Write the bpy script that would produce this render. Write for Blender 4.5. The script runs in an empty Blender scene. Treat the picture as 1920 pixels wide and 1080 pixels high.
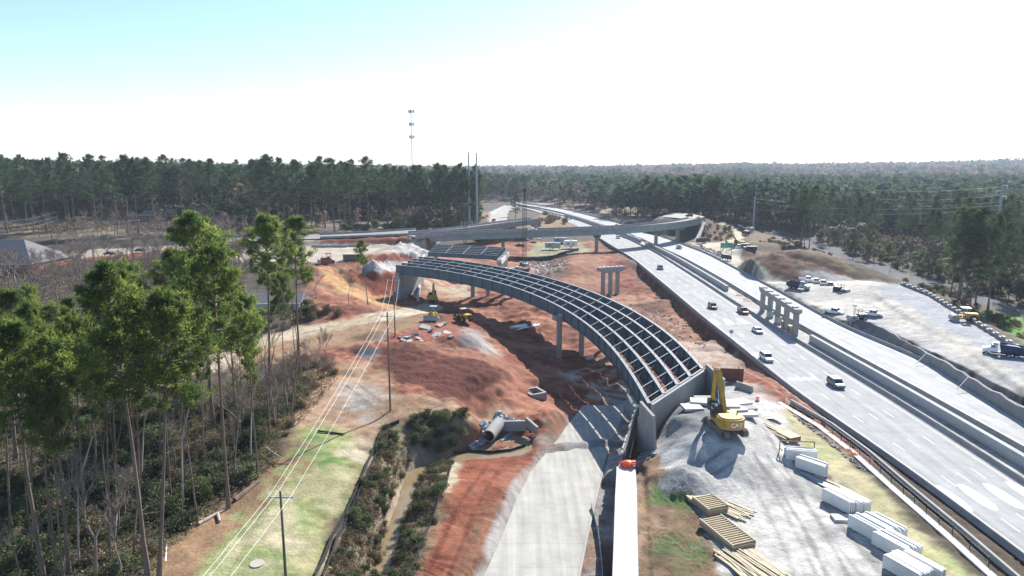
import bpy, bmesh, math, random
import numpy as np
from mathutils import Vector, Matrix, Euler
R = math.radians
random.seed(7)
C = bpy.context.scene.collection
SC = bpy.context.scene
# ------------------------------------------------------------------ camera
CAMZ = 45.0
F = 1280.0
TH = math.atan(232.0 / 1280.0)
cam = bpy.data.cameras.new('camera'); cam.lens = 24.0; cam.sensor_width = 36.0
cam.clip_start = 1.0; cam.clip_end = 30000.0
cob = bpy.data.objects.new('camera', cam); C.objects.link(cob)
cob.location = (0, 0, CAMZ); cob.rotation_euler = (math.pi / 2 - TH, 0, 0)
SC.camera = cob
# ------------------------------------------------------------------ sky, sun, exposure
SUN_AZ, SUN_EL = R(29.0), R(34.3)          # azimuth measured from +Y towards +X
w = bpy.data.worlds.new('World'); SC.world = w; w.use_nodes = True
nt = w.node_tree
sky = nt.nodes.new('ShaderNodeTexSky'); sky.sky_type = 'NISHITA'; sky.sun_disc = False
sky.sun_elevation = SUN_EL; sky.sun_rotation = SUN_AZ
sky.air_density = 1.0; sky.dust_density = 0.4; sky.ozone_density = 3.2; sky.altitude = 200
bg = nt.nodes['Background']; bg.inputs[1].default_value = 0.10
nt.links.new(sky.outputs[0], bg.inputs[0])
sl = bpy.data.lights.new('sun', 'SUN'); sl.energy = 5.0; sl.angle = R(0.5); sl.color = (1.0, 0.955, 0.88)
so = bpy.data.objects.new('sun', sl); C.objects.link(so)
sd = Vector((math.sin(SUN_AZ) * math.cos(SUN_EL), math.cos(SUN_AZ) * math.cos(SUN_EL), math.sin(SUN_EL)))
so.rotation_euler = sd.to_track_quat('Z', 'Y').to_euler(); so.location = (60, 100, 200)
vs = SC.view_settings; SC.display_settings.display_device = 'sRGB'
vs.view_transform = 'Standard'; vs.look = 'None'; vs.exposure = 1.08; vs.gamma = 1.0; vs.use_curve_mapping = False
SC.cycles.max_bounces = 5; SC.cycles.diffuse_bounces = 3; SC.cycles.transparent_max_bounces = 4

# ------------------------------------------------------------------ surveying helpers
CT, ST = math.cos(TH), math.sin(TH)
def ray(px, py):
    a = (px - 960.0) / F; b = (540.0 - py) / F
    return a, CT + b * ST, -ST + b * CT
def P(px, py, e):
    """world point seen at that bearing and standing at elevation e"""
    a, y, z = ray(px, py); t = (e - CAMZ) / z
    return Vector((a * t, y * t, e))
def PY(px, py, Y):
    a, y, z = ray(px, py); t = Y / y
    return Vector((a * t, Y, CAMZ + z * t))
def scale_at(Y):            # metres per photo pixel at distance Y
    return Y / F

# ------------------------------------------------------------------ numpy noise
def _h(ix, iy, s):
    n = (ix.astype(np.int64) * 374761393 + iy.astype(np.int64) * 668265263 + s * 974711) & 0x7fffffff
    n = ((n ^ (n >> 13)) * 1274126177) & 0x7fffffff
    return ((n ^ (n >> 16)) & 0xffff) / 65535.0
def vnoise(x, y, s=0):
    ix = np.floor(x); iy = np.floor(y); fx = x - ix; fy = y - iy
    fx = fx * fx * (3 - 2 * fx); fy = fy * fy * (3 - 2 * fy)
    a = _h(ix, iy, s); b = _h(ix + 1, iy, s); c = _h(ix, iy + 1, s); d = _h(ix + 1, iy + 1, s)
    return (a * (1 - fx) + b * fx) * (1 - fy) + (c * (1 - fx) + d * fx) * fy
def fbm(x, y, s=0, o=4):
    r = 0; a = 0.5; t = 0
    for k in range(o):
        r = r + a * vnoise(x, y, s + k * 17); t += a; x = x * 2.03 + 5.3; y = y * 2.03 + 1.7; a *= 0.5
    return r / t

# ------------------------------------------------------------------ mesh builder
class MB:
    def __init__(s): s.v = []; s.f = []; s.m = []; s.cur = 0
    def mi(s, k): s.cur = k; return s
    def add(s, vs, fs):
        o = len(s.v); s.v += [tuple(p) for p in vs]
        for f in fs: s.f.append(tuple(i + o for i in f)); s.m.append(s.cur)
        return s
    def box(s, c, sz, rz=0.0, M=None):
        x, y, z = sz[0] / 2, sz[1] / 2, sz[2] / 2
        pts = [Vector((i, j, k)) for i in (-x, x) for j in (-y, y) for k in (-z, z)]
        m = M if M is not None else Matrix.Rotation(rz, 3, 'Z')
        cc = Vector(c)
        return s.add([m @ p + cc for p in pts], [(0, 1, 3, 2), (4, 6, 7, 5), (0, 4, 5, 1), (2, 3, 7, 6), (0, 2, 6, 4), (1, 5, 7, 3)])
    def beam(s, p0, p1, wd, ht, up=(0, 0, 1)):
        p0 = Vector(p0); p1 = Vector(p1); d = (p1 - p0)
        if d.length < 1e-6: return s
        d.normalize(); u = Vector(up)
        if abs(d.dot(u)) > 0.98: u = Vector((0, 1, 0))
        r = d.cross(u).normalized(); u = r.cross(d).normalized()
        q = []
        for p in (p0, p1):
            for a, b in ((-1, -1), (1, -1), (1, 1), (-1, 1)): q.append(p + r * a * wd / 2 + u * b * ht / 2)
        return s.add(q, [(0, 1, 2, 3), (7, 6, 5, 4), (0, 4, 5, 1), (1, 5, 6, 2), (2, 6, 7, 3), (3, 7, 4, 0)])
    def tube(s, pts, rad, n=6, cap=True):
        pts = [Vector(p) for p in pts]
        if not hasattr(rad, '__len__'): rad = [rad] * len(pts)
        vs_, fs = [], []
        for i, p in enumerate(pts):
            d = (pts[min(i + 1, len(pts) - 1)] - pts[max(i - 1, 0)]).normalized()
            u = Vector((0, 0, 1)) if abs(d.z) < 0.9 else Vector((1, 0, 0))
            r = d.cross(u).normalized(); u = r.cross(d)
            for k in range(n):
                a = 2 * math.pi * k / n
                vs_.append(p + (r * math.cos(a) + u * math.sin(a)) * rad[i])
        for i in range(len(pts) - 1):
            for k in range(n):
                fs.append((i * n + k, i * n + (k + 1) % n, (i + 1) * n + (k + 1) % n, (i + 1) * n + k))
        if cap:
            fs.append(tuple(range(n))[::-1]); fs.append(tuple(range((len(pts) - 1) * n, len(pts) * n)))
        return s.add(vs_, fs)
    def prism(s, poly, axis, a, b):
        """polygon in the plane normal to axis, extruded from a to b"""
        n = len(poly)
        def pt(q, t):
            if axis == 'x': return (t, q[0], q[1])
            if axis == 'y': return (q[0], t, q[1])
            return (q[0], q[1], t)
        vs_ = [pt(q, a) for q in poly] + [pt(q, b) for q in poly]
        fs = [tuple(range(n))[::-1], tuple(range(n, 2 * n))] + [(i, (i + 1) % n, n + (i + 1) % n, n + i) for i in range(n)]
        return s.add(vs_, fs)
    def loft(s, rings, closed=True, cap=True):
        n = len(rings[0]); vs_ = [p for r in rings for p in r]; fs = []
        for i in range(len(rings) - 1):
            for k in range(n if closed else n - 1):
                fs.append((i * n + k, i * n + (k + 1) % n, (i + 1) * n + (k + 1) % n, (i + 1) * n + k))
        if cap and closed:
            fs.append(tuple(range(n))[::-1]); fs.append(tuple(range((len(rings) - 1) * n, len(rings) * n)))
        return s.add(vs_, fs)
    def xform(s, M, start=0):
        for i in range(start, len(s.v)): s.v[i] = tuple(M @ Vector(s.v[i]))
        return s
    def build(s, name, mats, parent=None, smooth=False, recalc=True, world=False):
        me = bpy.data.meshes.new(name)
        off = parent.location if (world and parent is not None) else None
        v = [tuple(Vector(p) - off) for p in s.v] if off is not None else s.v
        me.from_pydata(v, [], s.f)
        if not isinstance(mats, (list, tuple)): mats = [mats]
        for m in mats: me.materials.append(m)
        if len(mats) > 1: me.polygons.foreach_set('material_index', s.m)
        if smooth: me.polygons.foreach_set('use_smooth', [True] * len(me.polygons))
        if recalc:
            bm = bmesh.new(); bm.from_mesh(me); bmesh.ops.recalc_face_normals(bm, faces=bm.faces); bm.to_mesh(me); bm.free()
        me.update()
        o = bpy.data.objects.new(name, me); C.objects.link(o)
        if parent is not None: o.parent = parent
        return o

def tag(o, label=None, cat=None, group=None, kind=None):
    if label: o['label'] = label
    if cat: o['category'] = cat
    if group: o['group'] = group
    if kind: o['kind'] = kind
    return o
def thing(name, label, cat, loc=(0, 0, 0), rz=0.0, group=None):
    o = bpy.data.objects.new(name, None); C.objects.link(o)
    o.empty_display_size = 0.5
    o.location = Vector(loc); o.rotation_euler = (0, 0, rz)
    return tag(o, label, cat, group)
def kids(o): return [c for c in C.objects if c.parent == o]
_kidcache = {}
def dup(root, loc, rz=0.0, label=None, group=None, scale=None, tilt=None):
    if root.name not in _kidcache:
        ch = [c for c in C.objects if c.parent == root]
        _kidcache[root.name] = [(c, [g for g in C.objects if g.parent == c]) for c in ch]
    r = root.copy(); C.objects.link(r); r.location = Vector(loc); r.rotation_euler = (tilt[0], tilt[1], rz) if tilt else (0, 0, rz)
    if scale is not None: r.scale = scale if hasattr(scale, '__len__') else (scale,) * 3
    if label: r['label'] = label
    if group: r['group'] = group
    for c, gs in _kidcache[root.name]:
        d = c.copy(); C.objects.link(d); d.parent = r
        for g in gs:
            e = g.copy(); C.objects.link(e); e.parent = d
    return r

# ------------------------------------------------------------------ materials
def mat(name, col, rough=0.8, metal=0.0, var=0.15, scale=1.0, bump=0.0, bscale=None, spec=0.3, stretch=None, col2=None):
    m = bpy.data.materials.new(name); m.use_nodes = True; t = m.node_tree
    b = t.nodes['Principled BSDF']; b.inputs['Roughness'].default_value = rough; b.inputs['Metallic'].default_value = metal
    b.inputs['Specular IOR Level'].default_value = spec
    tc = t.nodes.new('ShaderNodeTexCoord'); src = tc.outputs['Object']
    if stretch:
        mp = t.nodes.new('ShaderNodeMapping'); mp.inputs['Scale'].default_value = stretch; t.links.new(src, mp.inputs[0]); src = mp.outputs[0]
    n = t.nodes.new('ShaderNodeTexNoise'); n.inputs['Scale'].default_value = scale; n.inputs['Detail'].default_value = 6
    n.inputs['Roughness'].default_value = 0.65
    t.links.new(src, n.inputs['Vector'])
    rp = t.nodes.new('ShaderNodeValToRGB'); t.links.new(n.outputs[0], rp.inputs[0])
    c2 = col2 or tuple(min(1, c * (1 + var)) for c in col); c1 = tuple(c * (1 - var) for c in col) if not col2 else col
    rp.color_ramp.elements[0].position = 0.3; rp.color_ramp.elements[1].position = 0.7
    rp.color_ramp.elements[0].color = (*c1, 1); rp.color_ramp.elements[1].color = (*c2, 1)
    t.links.new(rp.outputs[0], b.inputs['Base Color'])
    if bump:
        n2 = t.nodes.new('ShaderNodeTexNoise'); n2.inputs['Scale'].default_value = bscale or scale * 6; n2.inputs['Detail'].default_value = 4
        t.links.new(src, n2.inputs['Vector'])
        bu = t.nodes.new('ShaderNodeBump'); bu.inputs['Strength'].default_value = 0.6; bu.inputs['Distance'].default_value = bump
        t.links.new(n2.outputs[0], bu.inputs['Height']); t.links.new(bu.outputs[0], b.inputs['Normal'])
    return m
def leafmat(name, c1, c2, trans=0.35, scale=0.5, rnd=0.35, rough=0.6):
    m = bpy.data.materials.new(name); m.use_nodes = True; t = m.node_tree; t.nodes.clear()
    out = t.nodes.new('ShaderNodeOutputMaterial')
    tc = t.nodes.new('ShaderNodeTexCoord'); n = t.nodes.new('ShaderNodeTexNoise'); n.inputs['Scale'].default_value = scale
    n.inputs['Detail'].default_value = 4; t.links.new(tc.outputs['Object'], n.inputs['Vector'])
    rp = t.nodes.new('ShaderNodeValToRGB'); rp.color_ramp.elements[0].position = 0.35; rp.color_ramp.elements[1].position = 0.68
    rp.color_ramp.elements[0].color = (*c1, 1); rp.color_ramp.elements[1].color = (*c2, 1)
    t.links.new(n.outputs[0], rp.inputs[0])
    oi = t.nodes.new('ShaderNodeObjectInfo'); mr = t.nodes.new('ShaderNodeMapRange')
    mr.inputs['To Min'].default_value = 1 - rnd; mr.inputs['To Max'].default_value = 1 + rnd
    t.links.new(oi.outputs['Random'], mr.inputs['Value'])
    mx = t.nodes.new('ShaderNodeVectorMath'); mx.operation = 'SCALE'
    t.links.new(rp.outputs[0], mx.inputs[0]); t.links.new(mr.outputs[0], mx.inputs['Scale'])
    d = t.nodes.new('ShaderNodeBsdfDiffuse'); tr = t.nodes.new('ShaderNodeBsdfTranslucent'); gl = t.nodes.new('ShaderNodeBsdfGlossy')
    gl.inputs['Roughness'].default_value = 0.6
    t.links.new(mx.outputs[0], d.inputs[0]); t.links.new(mx.outputs[0], tr.inputs[0])
    a = t.nodes.new('ShaderNodeMixShader'); a.inputs[0].default_value = trans
    t.links.new(d.outputs[0], a.inputs[1]); t.links.new(tr.outputs[0], a.inputs[2])
    g2 = t.nodes.new('ShaderNodeMixShader'); g2.inputs[0].default_value = 0.012
    t.links.new(a.outputs[0], g2.inputs[1]); t.links.new(gl.outputs[0], g2.inputs[2])
    t.links.new(g2.outputs[0], out.inputs[0])
    return m
def attrmat(name, attr='Col', rough=0.95, fine=1.5, bump=0.12, trans=0.0, var=0.28):
    m = bpy.data.materials.new(name); m.use_nodes = True; t = m.node_tree
    b = t.nodes['Principled BSDF']; b.inputs['Roughness'].default_value = rough; b.inputs['Specular IOR Level'].default_value = 0.25
    at = t.nodes.new('ShaderNodeAttribute'); at.attribute_name = attr
    tc = t.nodes.new('ShaderNodeTexCoord')
    n1 = t.nodes.new('ShaderNodeTexNoise'); n1.inputs['Scale'].default_value = fine; n1.inputs['Detail'].default_value = 8; n1.inputs['Roughness'].default_value = 0.7
    n2 = t.nodes.new('ShaderNodeTexNoise'); n2.inputs['Scale'].default_value = 0.13; n2.inputs['Detail'].default_value = 6; n2.inputs['Roughness'].default_value = 0.65
    for n in (n1, n2): t.links.new(tc.outputs['Object'], n.inputs['Vector'])
    mu = t.nodes.new('ShaderNodeMath'); mu.operation = 'ADD'; t.links.new(n1.outputs[0], mu.inputs[0]); t.links.new(n2.outputs[0], mu.inputs[1])
    mr = t.nodes.new('ShaderNodeMapRange'); mr.inputs['From Min'].default_value = 0.65; mr.inputs['From Max'].default_value = 1.35
    mr.inputs['To Min'].default_value = 1 - var; mr.inputs['To Max'].default_value = 1 + var
    t.links.new(mu.outputs[0], mr.inputs['Value'])
    sc = t.nodes.new('ShaderNodeVectorMath'); sc.operation = 'SCALE'
    t.links.new(at.outputs['Color'], sc.inputs[0]); t.links.new(mr.outputs[0], sc.inputs['Scale']); t.links.new(sc.outputs[0], b.inputs['Base Color'])
    if trans:
        tr = t.nodes.new('ShaderNodeBsdfTranslucent'); t.links.new(sc.outputs[0], tr.inputs[0]); mxs = t.nodes.new('ShaderNodeMixShader'); mxs.inputs[0].default_value = trans
        t.links.new(b.outputs[0], mxs.inputs[1]); t.links.new(tr.outputs[0], mxs.inputs[2]); t.links.new(mxs.outputs[0], t.nodes['Material Output'].inputs[0])
    if bump:
        bu = t.nodes.new('ShaderNodeBump'); bu.inputs['Strength'].default_value = 0.7; bu.inputs['Distance'].default_value = bump
        t.links.new(n1.outputs[0], bu.inputs['Height']); t.links.new(bu.outputs[0], b.inputs['Normal'])
    return m
M = {}
M['conc'] = mat('pale_concrete', (0.30, 0.295, 0.28), 0.85, var=0.14, scale=0.35, bump=0.01)
M['conc_w'] = mat('white_concrete', (0.47, 0.465, 0.445), 0.85, var=0.10, scale=0.4)
M['conc_d'] = mat('grey_concrete', (0.205, 0.205, 0.21), 0.9, var=0.2, scale=0.3, bump=0.02)
M['conc_old'] = mat('stained_concrete', (0.27, 0.26, 0.26), 0.9, var=0.3, scale=0.4, stretch=(1, 1, 0.25))
M['wall_b'] = mat('muddy_wall_concrete', (0.17, 0.105, 0.08), 0.95, var=0.3, scale=0.5, bump=0.05)
M['steel'] = mat('grey_blue_girder_paint', (0.085, 0.125, 0.155), 0.55, var=0.12, scale=0.5)
M['steel_top'] = mat('bare_flange_steel', (0.15, 0.17, 0.195), 0.65, var=0.15, scale=1.0)
M['rust'] = mat('rusty_steel', (0.20, 0.09, 0.06), 0.85, var=0.3, scale=0.8)
M['teal'] = mat('green_grey_girder_paint', (0.23, 0.31, 0.30), 0.6, var=0.15, scale=0.3)
M['white'] = mat('white_paint', (0.80, 0.80, 0.79), 0.4, var=0.04)
M['wmark'] = mat('road_marking_paint', (0.56, 0.565, 0.57), 0.7, var=0.12, scale=3)
M['yel'] = mat('machine_yellow', (0.44, 0.27, 0.045), 0.6, var=0.28, scale=1.1)
M['black'] = mat('black_rubber', (0.02, 0.02, 0.022), 0.7, var=0.3, scale=3)
M['dark'] = mat('dark_steel', (0.05, 0.05, 0.055), 0.55, var=0.3, scale=2)
M['trk'] = mat('dusty_track', (0.16, 0.14, 0.125), 0.85, var=0.3, scale=3)
M['glass'] = mat('dark_glass', (0.02, 0.03, 0.035), 0.08, var=0.1, spec=0.8)
M['chrome'] = mat('bright_metal', (0.6, 0.6, 0.6), 0.25, 1.0, var=0.05)
M['wood'] = mat('fresh_lumber', (0.46, 0.39, 0.27), 0.8, var=0.18, scale=2)
M['ply'] = mat('worn_plywood', (0.36, 0.26, 0.165), 0.85, var=0.2, scale=1.5)
M['pole'] = mat('weathered_pole_wood', (0.16, 0.13, 0.105), 0.9, var=0.25, scale=2, stretch=(1, 1, 0.15))
M['galv'] = mat('galvanised_steel', (0.30, 0.34, 0.38), 0.5, var=0.1, scale=0.5)
M['wire'] = mat('bright_cable', (0.55, 0.55, 0.53), 0.5, var=0.05)
M['precast'] = mat('white_precast', (0.68, 0.68, 0.66), 0.85, var=0.08, scale=0.5)
M['cable'] = mat('grey_cable', (0.40, 0.41, 0.42), 0.6, var=0.05)
M['orange'] = mat('orange_plastic', (0.85, 0.10, 0.03), 0.5, var=0.08)
M['green_s'] = mat('green_sign_sheeting', (0.0, 0.22, 0.12), 0.4, var=0.05)
M['silt'] = mat('black_silt_fabric', (0.035, 0.04, 0.045), 0.8, var=0.3, scale=1)
M['rock'] = mat('grey_riprap', (0.30, 0.31, 0.33), 0.9, var=0.3, scale=1.2)
M['water'] = mat('muddy_water', (0.22, 0.17, 0.10), 0.08, var=0.15, scale=0.3)
M['roofg'] = mat('grey_shingles', (0.16, 0.16, 0.165), 0.95, var=0.25, scale=2)
M['brick'] = mat('red_brick', (0.26, 0.12, 0.09), 0.9, var=0.25, scale=3)
M['siding'] = mat('pale_siding', (0.5, 0.48, 0.44), 0.8, var=0.1)
M['blue'] = mat('dark_blue_paint', (0.012, 0.03, 0.10), 0.4, var=0.15)
M['navy'] = mat('navy_car_paint', (0.02, 0.035, 0.07), 0.3, var=0.1)
M['maroon'] = mat('maroon_car_paint', (0.16, 0.012, 0.03), 0.3, var=0.1)
M['silver'] = mat('silver_car_paint', (0.42, 0.43, 0.44), 0.35, var=0.05)
M['olive'] = mat('grey_green_car_paint', (0.16, 0.175, 0.16), 0.35, var=0.05)
M['blackp'] = mat('black_car_paint', (0.015, 0.016, 0.02), 0.3, var=0.1)
M['red'] = mat('faded_red_paint', (0.35, 0.05, 0.035), 0.5, var=0.2)
M['tan'] = mat('tan_car_paint', (0.42, 0.38, 0.32), 0.4, var=0.05)
M['skin'] = mat('skin', (0.45, 0.27, 0.19), 0.7)
M['hivis_y'] = mat('yellow_vest', (0.6, 0.75, 0.05), 0.8)
M['hivis_g'] = mat('green_vest', (0.05, 0.5, 0.22), 0.8)
M['denim'] = mat('dark_trousers', (0.05, 0.07, 0.12), 0.9)
M['bark'] = mat('grey_brown_bark', (0.165, 0.125, 0.10), 0.95, var=0.35, scale=1.2, stretch=(1, 1, 0.2))
M['bark_p'] = mat('pale_bark', (0.34, 0.30, 0.27), 0.95, var=0.3, scale=1.0, stretch=(1, 1, 0.2))
M['twig'] = mat('bare_grey_twigs', (0.235, 0.19, 0.165), 0.95, var=0.35, scale=0.6)
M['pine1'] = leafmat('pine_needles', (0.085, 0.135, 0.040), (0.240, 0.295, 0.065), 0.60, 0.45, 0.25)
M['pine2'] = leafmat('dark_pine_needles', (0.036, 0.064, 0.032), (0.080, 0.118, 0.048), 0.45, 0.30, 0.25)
M['shrub'] = leafmat('shrub_leaves', (0.060, 0.080, 0.038), (0.145, 0.160, 0.075), 0.4, 0.5, 0.4)
M['dry'] = leafmat('dry_brush', (0.14, 0.105, 0.065), (0.27, 0.21, 0.13), 0.2, 0.6, 0.3)
M['ground'] = attrmat('bare_ground', fine=2.2, bump=0.3, var=0.34)
M['farleaf'] = attrmat('far_foliage', rough=0.9, fine=0.3, bump=0, var=0.15, trans=0.5)
# ================================================================== TERRAIN
CP = []                                            # surveyed ground points (x, y, elevation)
def cp(e, *pts):
    for px, py in pts: CP.append(tuple(P(px, py, e)))
def cw(*pts): CP.extend(pts)
cp(1.0, (550, 950), (330, 1060), (650, 900), (600, 800), (480, 1040))
cp(1.3, (732, 770), (700, 810), (640, 740), (690, 730))
cp(0.0, (100, 1075), (300, 920), (200, 1000), (-200, 1000), (430, 960))
cp(1.5, (450, 850), (200, 800), (0, 800), (560, 720), (-300, 750))
cp(2.5, (560, 630), (300, 690), (440, 665), (120, 700), (640, 615), (700, 600))
cp(3.0, (750, 600), (790, 590), (740, 630), (860, 590), (820, 610), (850, 640))
cp(2.2, (720, 665), (780, 690), (900, 660), (800, 740))
cp(1.6, (850, 745), (940, 695), (870, 770))
cp(-3.5, (985, 720), (1000, 760), (985, 690))
cp(0.2, (715, 800), (690, 865), (665, 925), (625, 1000), (588, 1080))
cp(-3.6, (800, 850), (780, 900), (748, 980), (725, 1040), (715, 1090))
cp(-4.6, (920, 838), (870, 850), (960, 838))
cp(-4.2, (930, 800), (975, 805), (900, 790))
cp(0.8, (835, 772), (770, 790))
cp(-1.8, (825, 930), (795, 1010), (765, 1080))
cp(-3.6, (848, 868), (880, 866), (1010, 840))
cp(-4.1, (965, 858), (920, 862))
cp(-2.9, (920, 900))
cp(-2.4, (870, 960), (830, 1060))
cp(-3.8, (920, 1000), (985, 900), (880, 1085), (1040, 850))
cp(-4.2, (1000, 1000), (1020, 1085), (1090, 1085))
cp(-4.9, (1060, 870), (1120, 900), (1110, 980), (1140, 860))
cp(-5.4, (1100, 790), (1160, 790), (1060, 770), (1180, 760))
cp(-2.6, (1030, 765), (1015, 775))
cp(-5.0, (1040, 720), (1020, 690), (1000, 735), (1090, 690), (1050, 650), (1140, 720), (1000, 650))
cp(-2.0, (1195, 700), (1210, 650))
cp(-4.0, (1160, 640), (1120, 600), (960, 630), (945, 600), (1100, 560))
cp(-2.6, (905, 585), (900, 610))
cp(-1.5, (1000, 600), (1010, 575))
cp(-3.4, (1250, 600), (1200, 545), (1290, 640), (1330, 640), (1180, 520))
cp(-5.0, (1130, 552), (1160, 552))
cp(-1.5, (1350, 680), (1390, 690))
cp(0.3, (1400, 720), (1440, 745), (1480, 775), (1520, 800))
cp(0.5, (1080, 478), (1065, 500), (1120, 485))
cp(-3.0, (1040, 510), (1010, 500), (1090, 540), (1060, 550))
cp(-1.5, (985, 500), (1010, 478), (1050, 470), (1000, 462), (1070, 462), (1115, 468))
cp(0.0, (850, 535), (940, 535), (890, 520), (830, 550), (880, 560))
cp(-0.5, (790, 560), (800, 575))
cp(1.0, (730, 545), (710, 555))
cp(5.0, (640, 575), (600, 560), (660, 530))
cp(8.5, (590, 500), (620, 490), (560, 520))
cp(9.0, (600, 465), (680, 465), (650, 480), (740, 465), (700, 478), (780, 472))
cp(9.0, (740, 487), (700, 500))
cp(5.5, (690, 520), (720, 515))
cp(8.0, (520, 470), (400, 470), (300, 480), (480, 520))
cp(3.5, (540, 580), (480, 600), (400, 600), (250, 600), (100, 560), (-100, 600))
cp(5.0, (50, 500), (150, 520), (300, 530), (400, 540))
cp(-1.0, (930, 500), (960, 515), (900, 505))
cp(0.0, (1350, 470), (1300, 455), (1400, 500), (1440, 520))
cp(1.2, (1480, 540), (1550, 550), (1600, 570), (1540, 580), (1640, 600))
cp(2.5, (1700, 590), (1750, 600), (1850, 640), (1800, 600), (1900, 690), (1700, 640))
cp(3.0, (1690, 535), (1800, 600), (1910, 665), (1640, 535))
cp(-3.0, (1720, 530), (1820, 590), (1925, 640), (1960, 650))
cp(-5.0, (1600, 488), (1680, 512), (1760, 545), (1900, 590), (1500, 455))
cp(-2.0, (1560, 490), (1640, 515))
cp(-4.0, (1700, 470), (1900, 480), (1800, 460), (1650, 450))
cp(2.0, (1420, 455), (1390, 440), (1370, 425), (1340, 440))
cp(1.0, (1450, 440), (1480, 450), (1520, 472))
cp(5.0, (1340, 408))
cp(-0.4, (1160, 1000), (1250, 980), (1165, 920), (1320, 980), (1200, 1085), (1165, 870))
cp(0.2, (1350, 940), (1450, 1000), (1550, 1080), (1250, 880), (1420, 920), (1560, 960), (1680, 1070), (1500, 880))
cp(4.4, (1262, 778), (1290, 755), (1320, 745), (1310, 770))
cp(3.6, (1360, 820), (1345, 790), (1385, 800), (1400, 770), (1360, 750))
cp(1.2, (1250, 850), (1350, 890), (1430, 862), (1450, 800))
cp(2.3, (1300, 850))
cp(2.8, (1360, 848), (1325, 842), (1395, 838))
cp(3.1, (1689, 536), (1740, 557), (1800, 594), (1860, 631), (1925, 672))
cp(0.0, (1600, 870), (1720, 980), (1850, 1085), (1700, 1000))
cp(-1.5, (1225, 838))
# land further out (metres): x, y, elevation
cw((0, 20, -4), (-60, 20, 0), (60, 20, 0), (-120, 30, 1), (130, 30, 1), (150, 100, 2))
cw((-200, 330, 9), (-100, 350, 9), (-260, 400, 10), (-120, 450, 9), (-50, 420, 8), (-350, 420, 12), (-300, 300, 8), (-200, 600, 9), (-400, 700, 12), (-60, 560, 4), (-100, 800, 4))
cw((40, 560, 1), (110, 560, 2), (200, 560, 0), (10, 700, 0), (60, 800, 0), (200, 800, 0), (330, 520, -3), (450, 450, -4), (450, 700, 0))
cw((0, 1200, 0), (-200, 1400, 8), (300, 1200, 0), (700, 1100, 0), (-600, 1400, 14), (1100, 1500, 8), (600, 1700, 8))
cw((0, 2200, 8), (-700, 2200, 20), (700, 2300, 12), (1600, 2200, 24), (200, 3200, 8), (1200, 2900, 24), (2200, 2800, 42), (-1500, 2500, 25))
cw((0, 4500, 2), (2000, 4500, 14), (-2000, 4500, 10), (4500, 4500, 25), (-4500, 4500, 25), (0, 9000, 0), (6000, 9000, 5), (-6000, 9000, 5))
CP = np.array(CP, float)
_keep = []
for i, p in enumerate(CP):                        # drop near-duplicates
    if all((p[0] - CP[j][0]) ** 2 + (p[1] - CP[j][1]) ** 2 > 1.5 ** 2 for j in _keep): _keep.append(i)
CP = CP[_keep]
def _phi(r): return r
_n = len(CP)
_A = np.zeros((_n + 3, _n + 3)); _d = np.hypot(CP[:, None, 0] - CP[None, :, 0], CP[:, None, 1] - CP[None, :, 1])
_A[:_n, :_n] = _phi(_d) - np.eye(_n) * 0.6
_A[:_n, _n] = 1; _A[:_n, _n + 1] = CP[:, 0] / 1000; _A[:_n, _n + 2] = CP[:, 1] / 1000; _A[_n:, :_n] = _A[:_n, _n:].T
_w = np.linalg.solve(_A, np.concatenate([CP[:, 2], [0, 0, 0]]))
def rbf(x, y):
    out = np.empty(len(x))
    for s in range(0, len(x), 16000):
        a, b = x[s:s + 16000], y[s:s + 16000]
        r = np.sqrt((a[:, None] - CP[None, :, 0]) ** 2 + (b[:, None] - CP[None, :, 1]) ** 2)
        out[s:s + 16000] = r @ _w[:_n] + _w[_n] + _w[_n + 1] * a / 1000 + _w[_n + 2] * b / 1000
    return out
def sdist(x, y, poly):
    """signed distance to a polygon, negative inside"""
    q = np.asarray(poly, float)[:, :2]; d = np.full(len(x), 1e18); ins = np.zeros(len(x), bool)
    for i in range(len(q)):
        a = q[i]; b = q[(i + 1) % len(q)]; e = b - a; L = e @ e + 1e-9
        t = np.clip(((x - a[0]) * e[0] + (y - a[1]) * e[1]) / L, 0, 1)
        d = np.minimum(d, (x - a[0] - t * e[0]) ** 2 + (y - a[1] - t * e[1]) ** 2)
        c = ((a[1] > y) != (b[1] > y)); ex = e[0] / (e[1] if abs(e[1]) > 1e-9 else 1e-9)
        ins ^= c & (x < a[0] + (y - a[1]) * ex)
    d = np.sqrt(d); return np.where(ins, -d, d)
FLAT = []      # (polygon, elevation function, blend metres)
MOUND2 = []
MOUND = []     # (x, y, radius, height, sharpness, stretch, angle)
def H(x, y):
    x = np.atleast_1d(np.asarray(x, float)); y = np.atleast_1d(np.asarray(y, float))
    h = rbf(x, y)
    for mx, my, r, ht, st, an in MOUND:
        c, s = math.cos(an), math.sin(an); dx, dy = x - mx, y - my
        u = (dx * c + dy * s) / st; v = -dx * s + dy * c
        d = np.hypot(u, v) / r
        h = h + ht * np.where(d < 1, (1 - d) * (1 - 0.25 * (1 - d)) * 1.33 * np.clip(1.0, 0, 1), 0)
    for poly, fn, bl in FLAT:
        q = np.asarray(poly)[:, :2]; lo = q.min(0) - bl - 1; hi = q.max(0) + bl + 1
        k = np.where((x > lo[0]) & (x < hi[0]) & (y > lo[1]) & (y < hi[1]))[0]
        if len(k) == 0: continue
        d = sdist(x[k], y[k], poly); wgt = np.clip(1 - d / max(bl, 1e-3), 0, 1); wgt[d <= 0] = 1
        wgt = wgt * wgt * (3 - 2 * wgt)
        h[k] = h[k] * (1 - wgt) + fn(x[k], y[k]) * wgt
    for mx, my, r, ht in MOUND2:
        d = np.hypot(x - mx, y - my) / r; h = h + ht * np.clip(1 - d, 0, 1) ** 1.5
    return h
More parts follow.
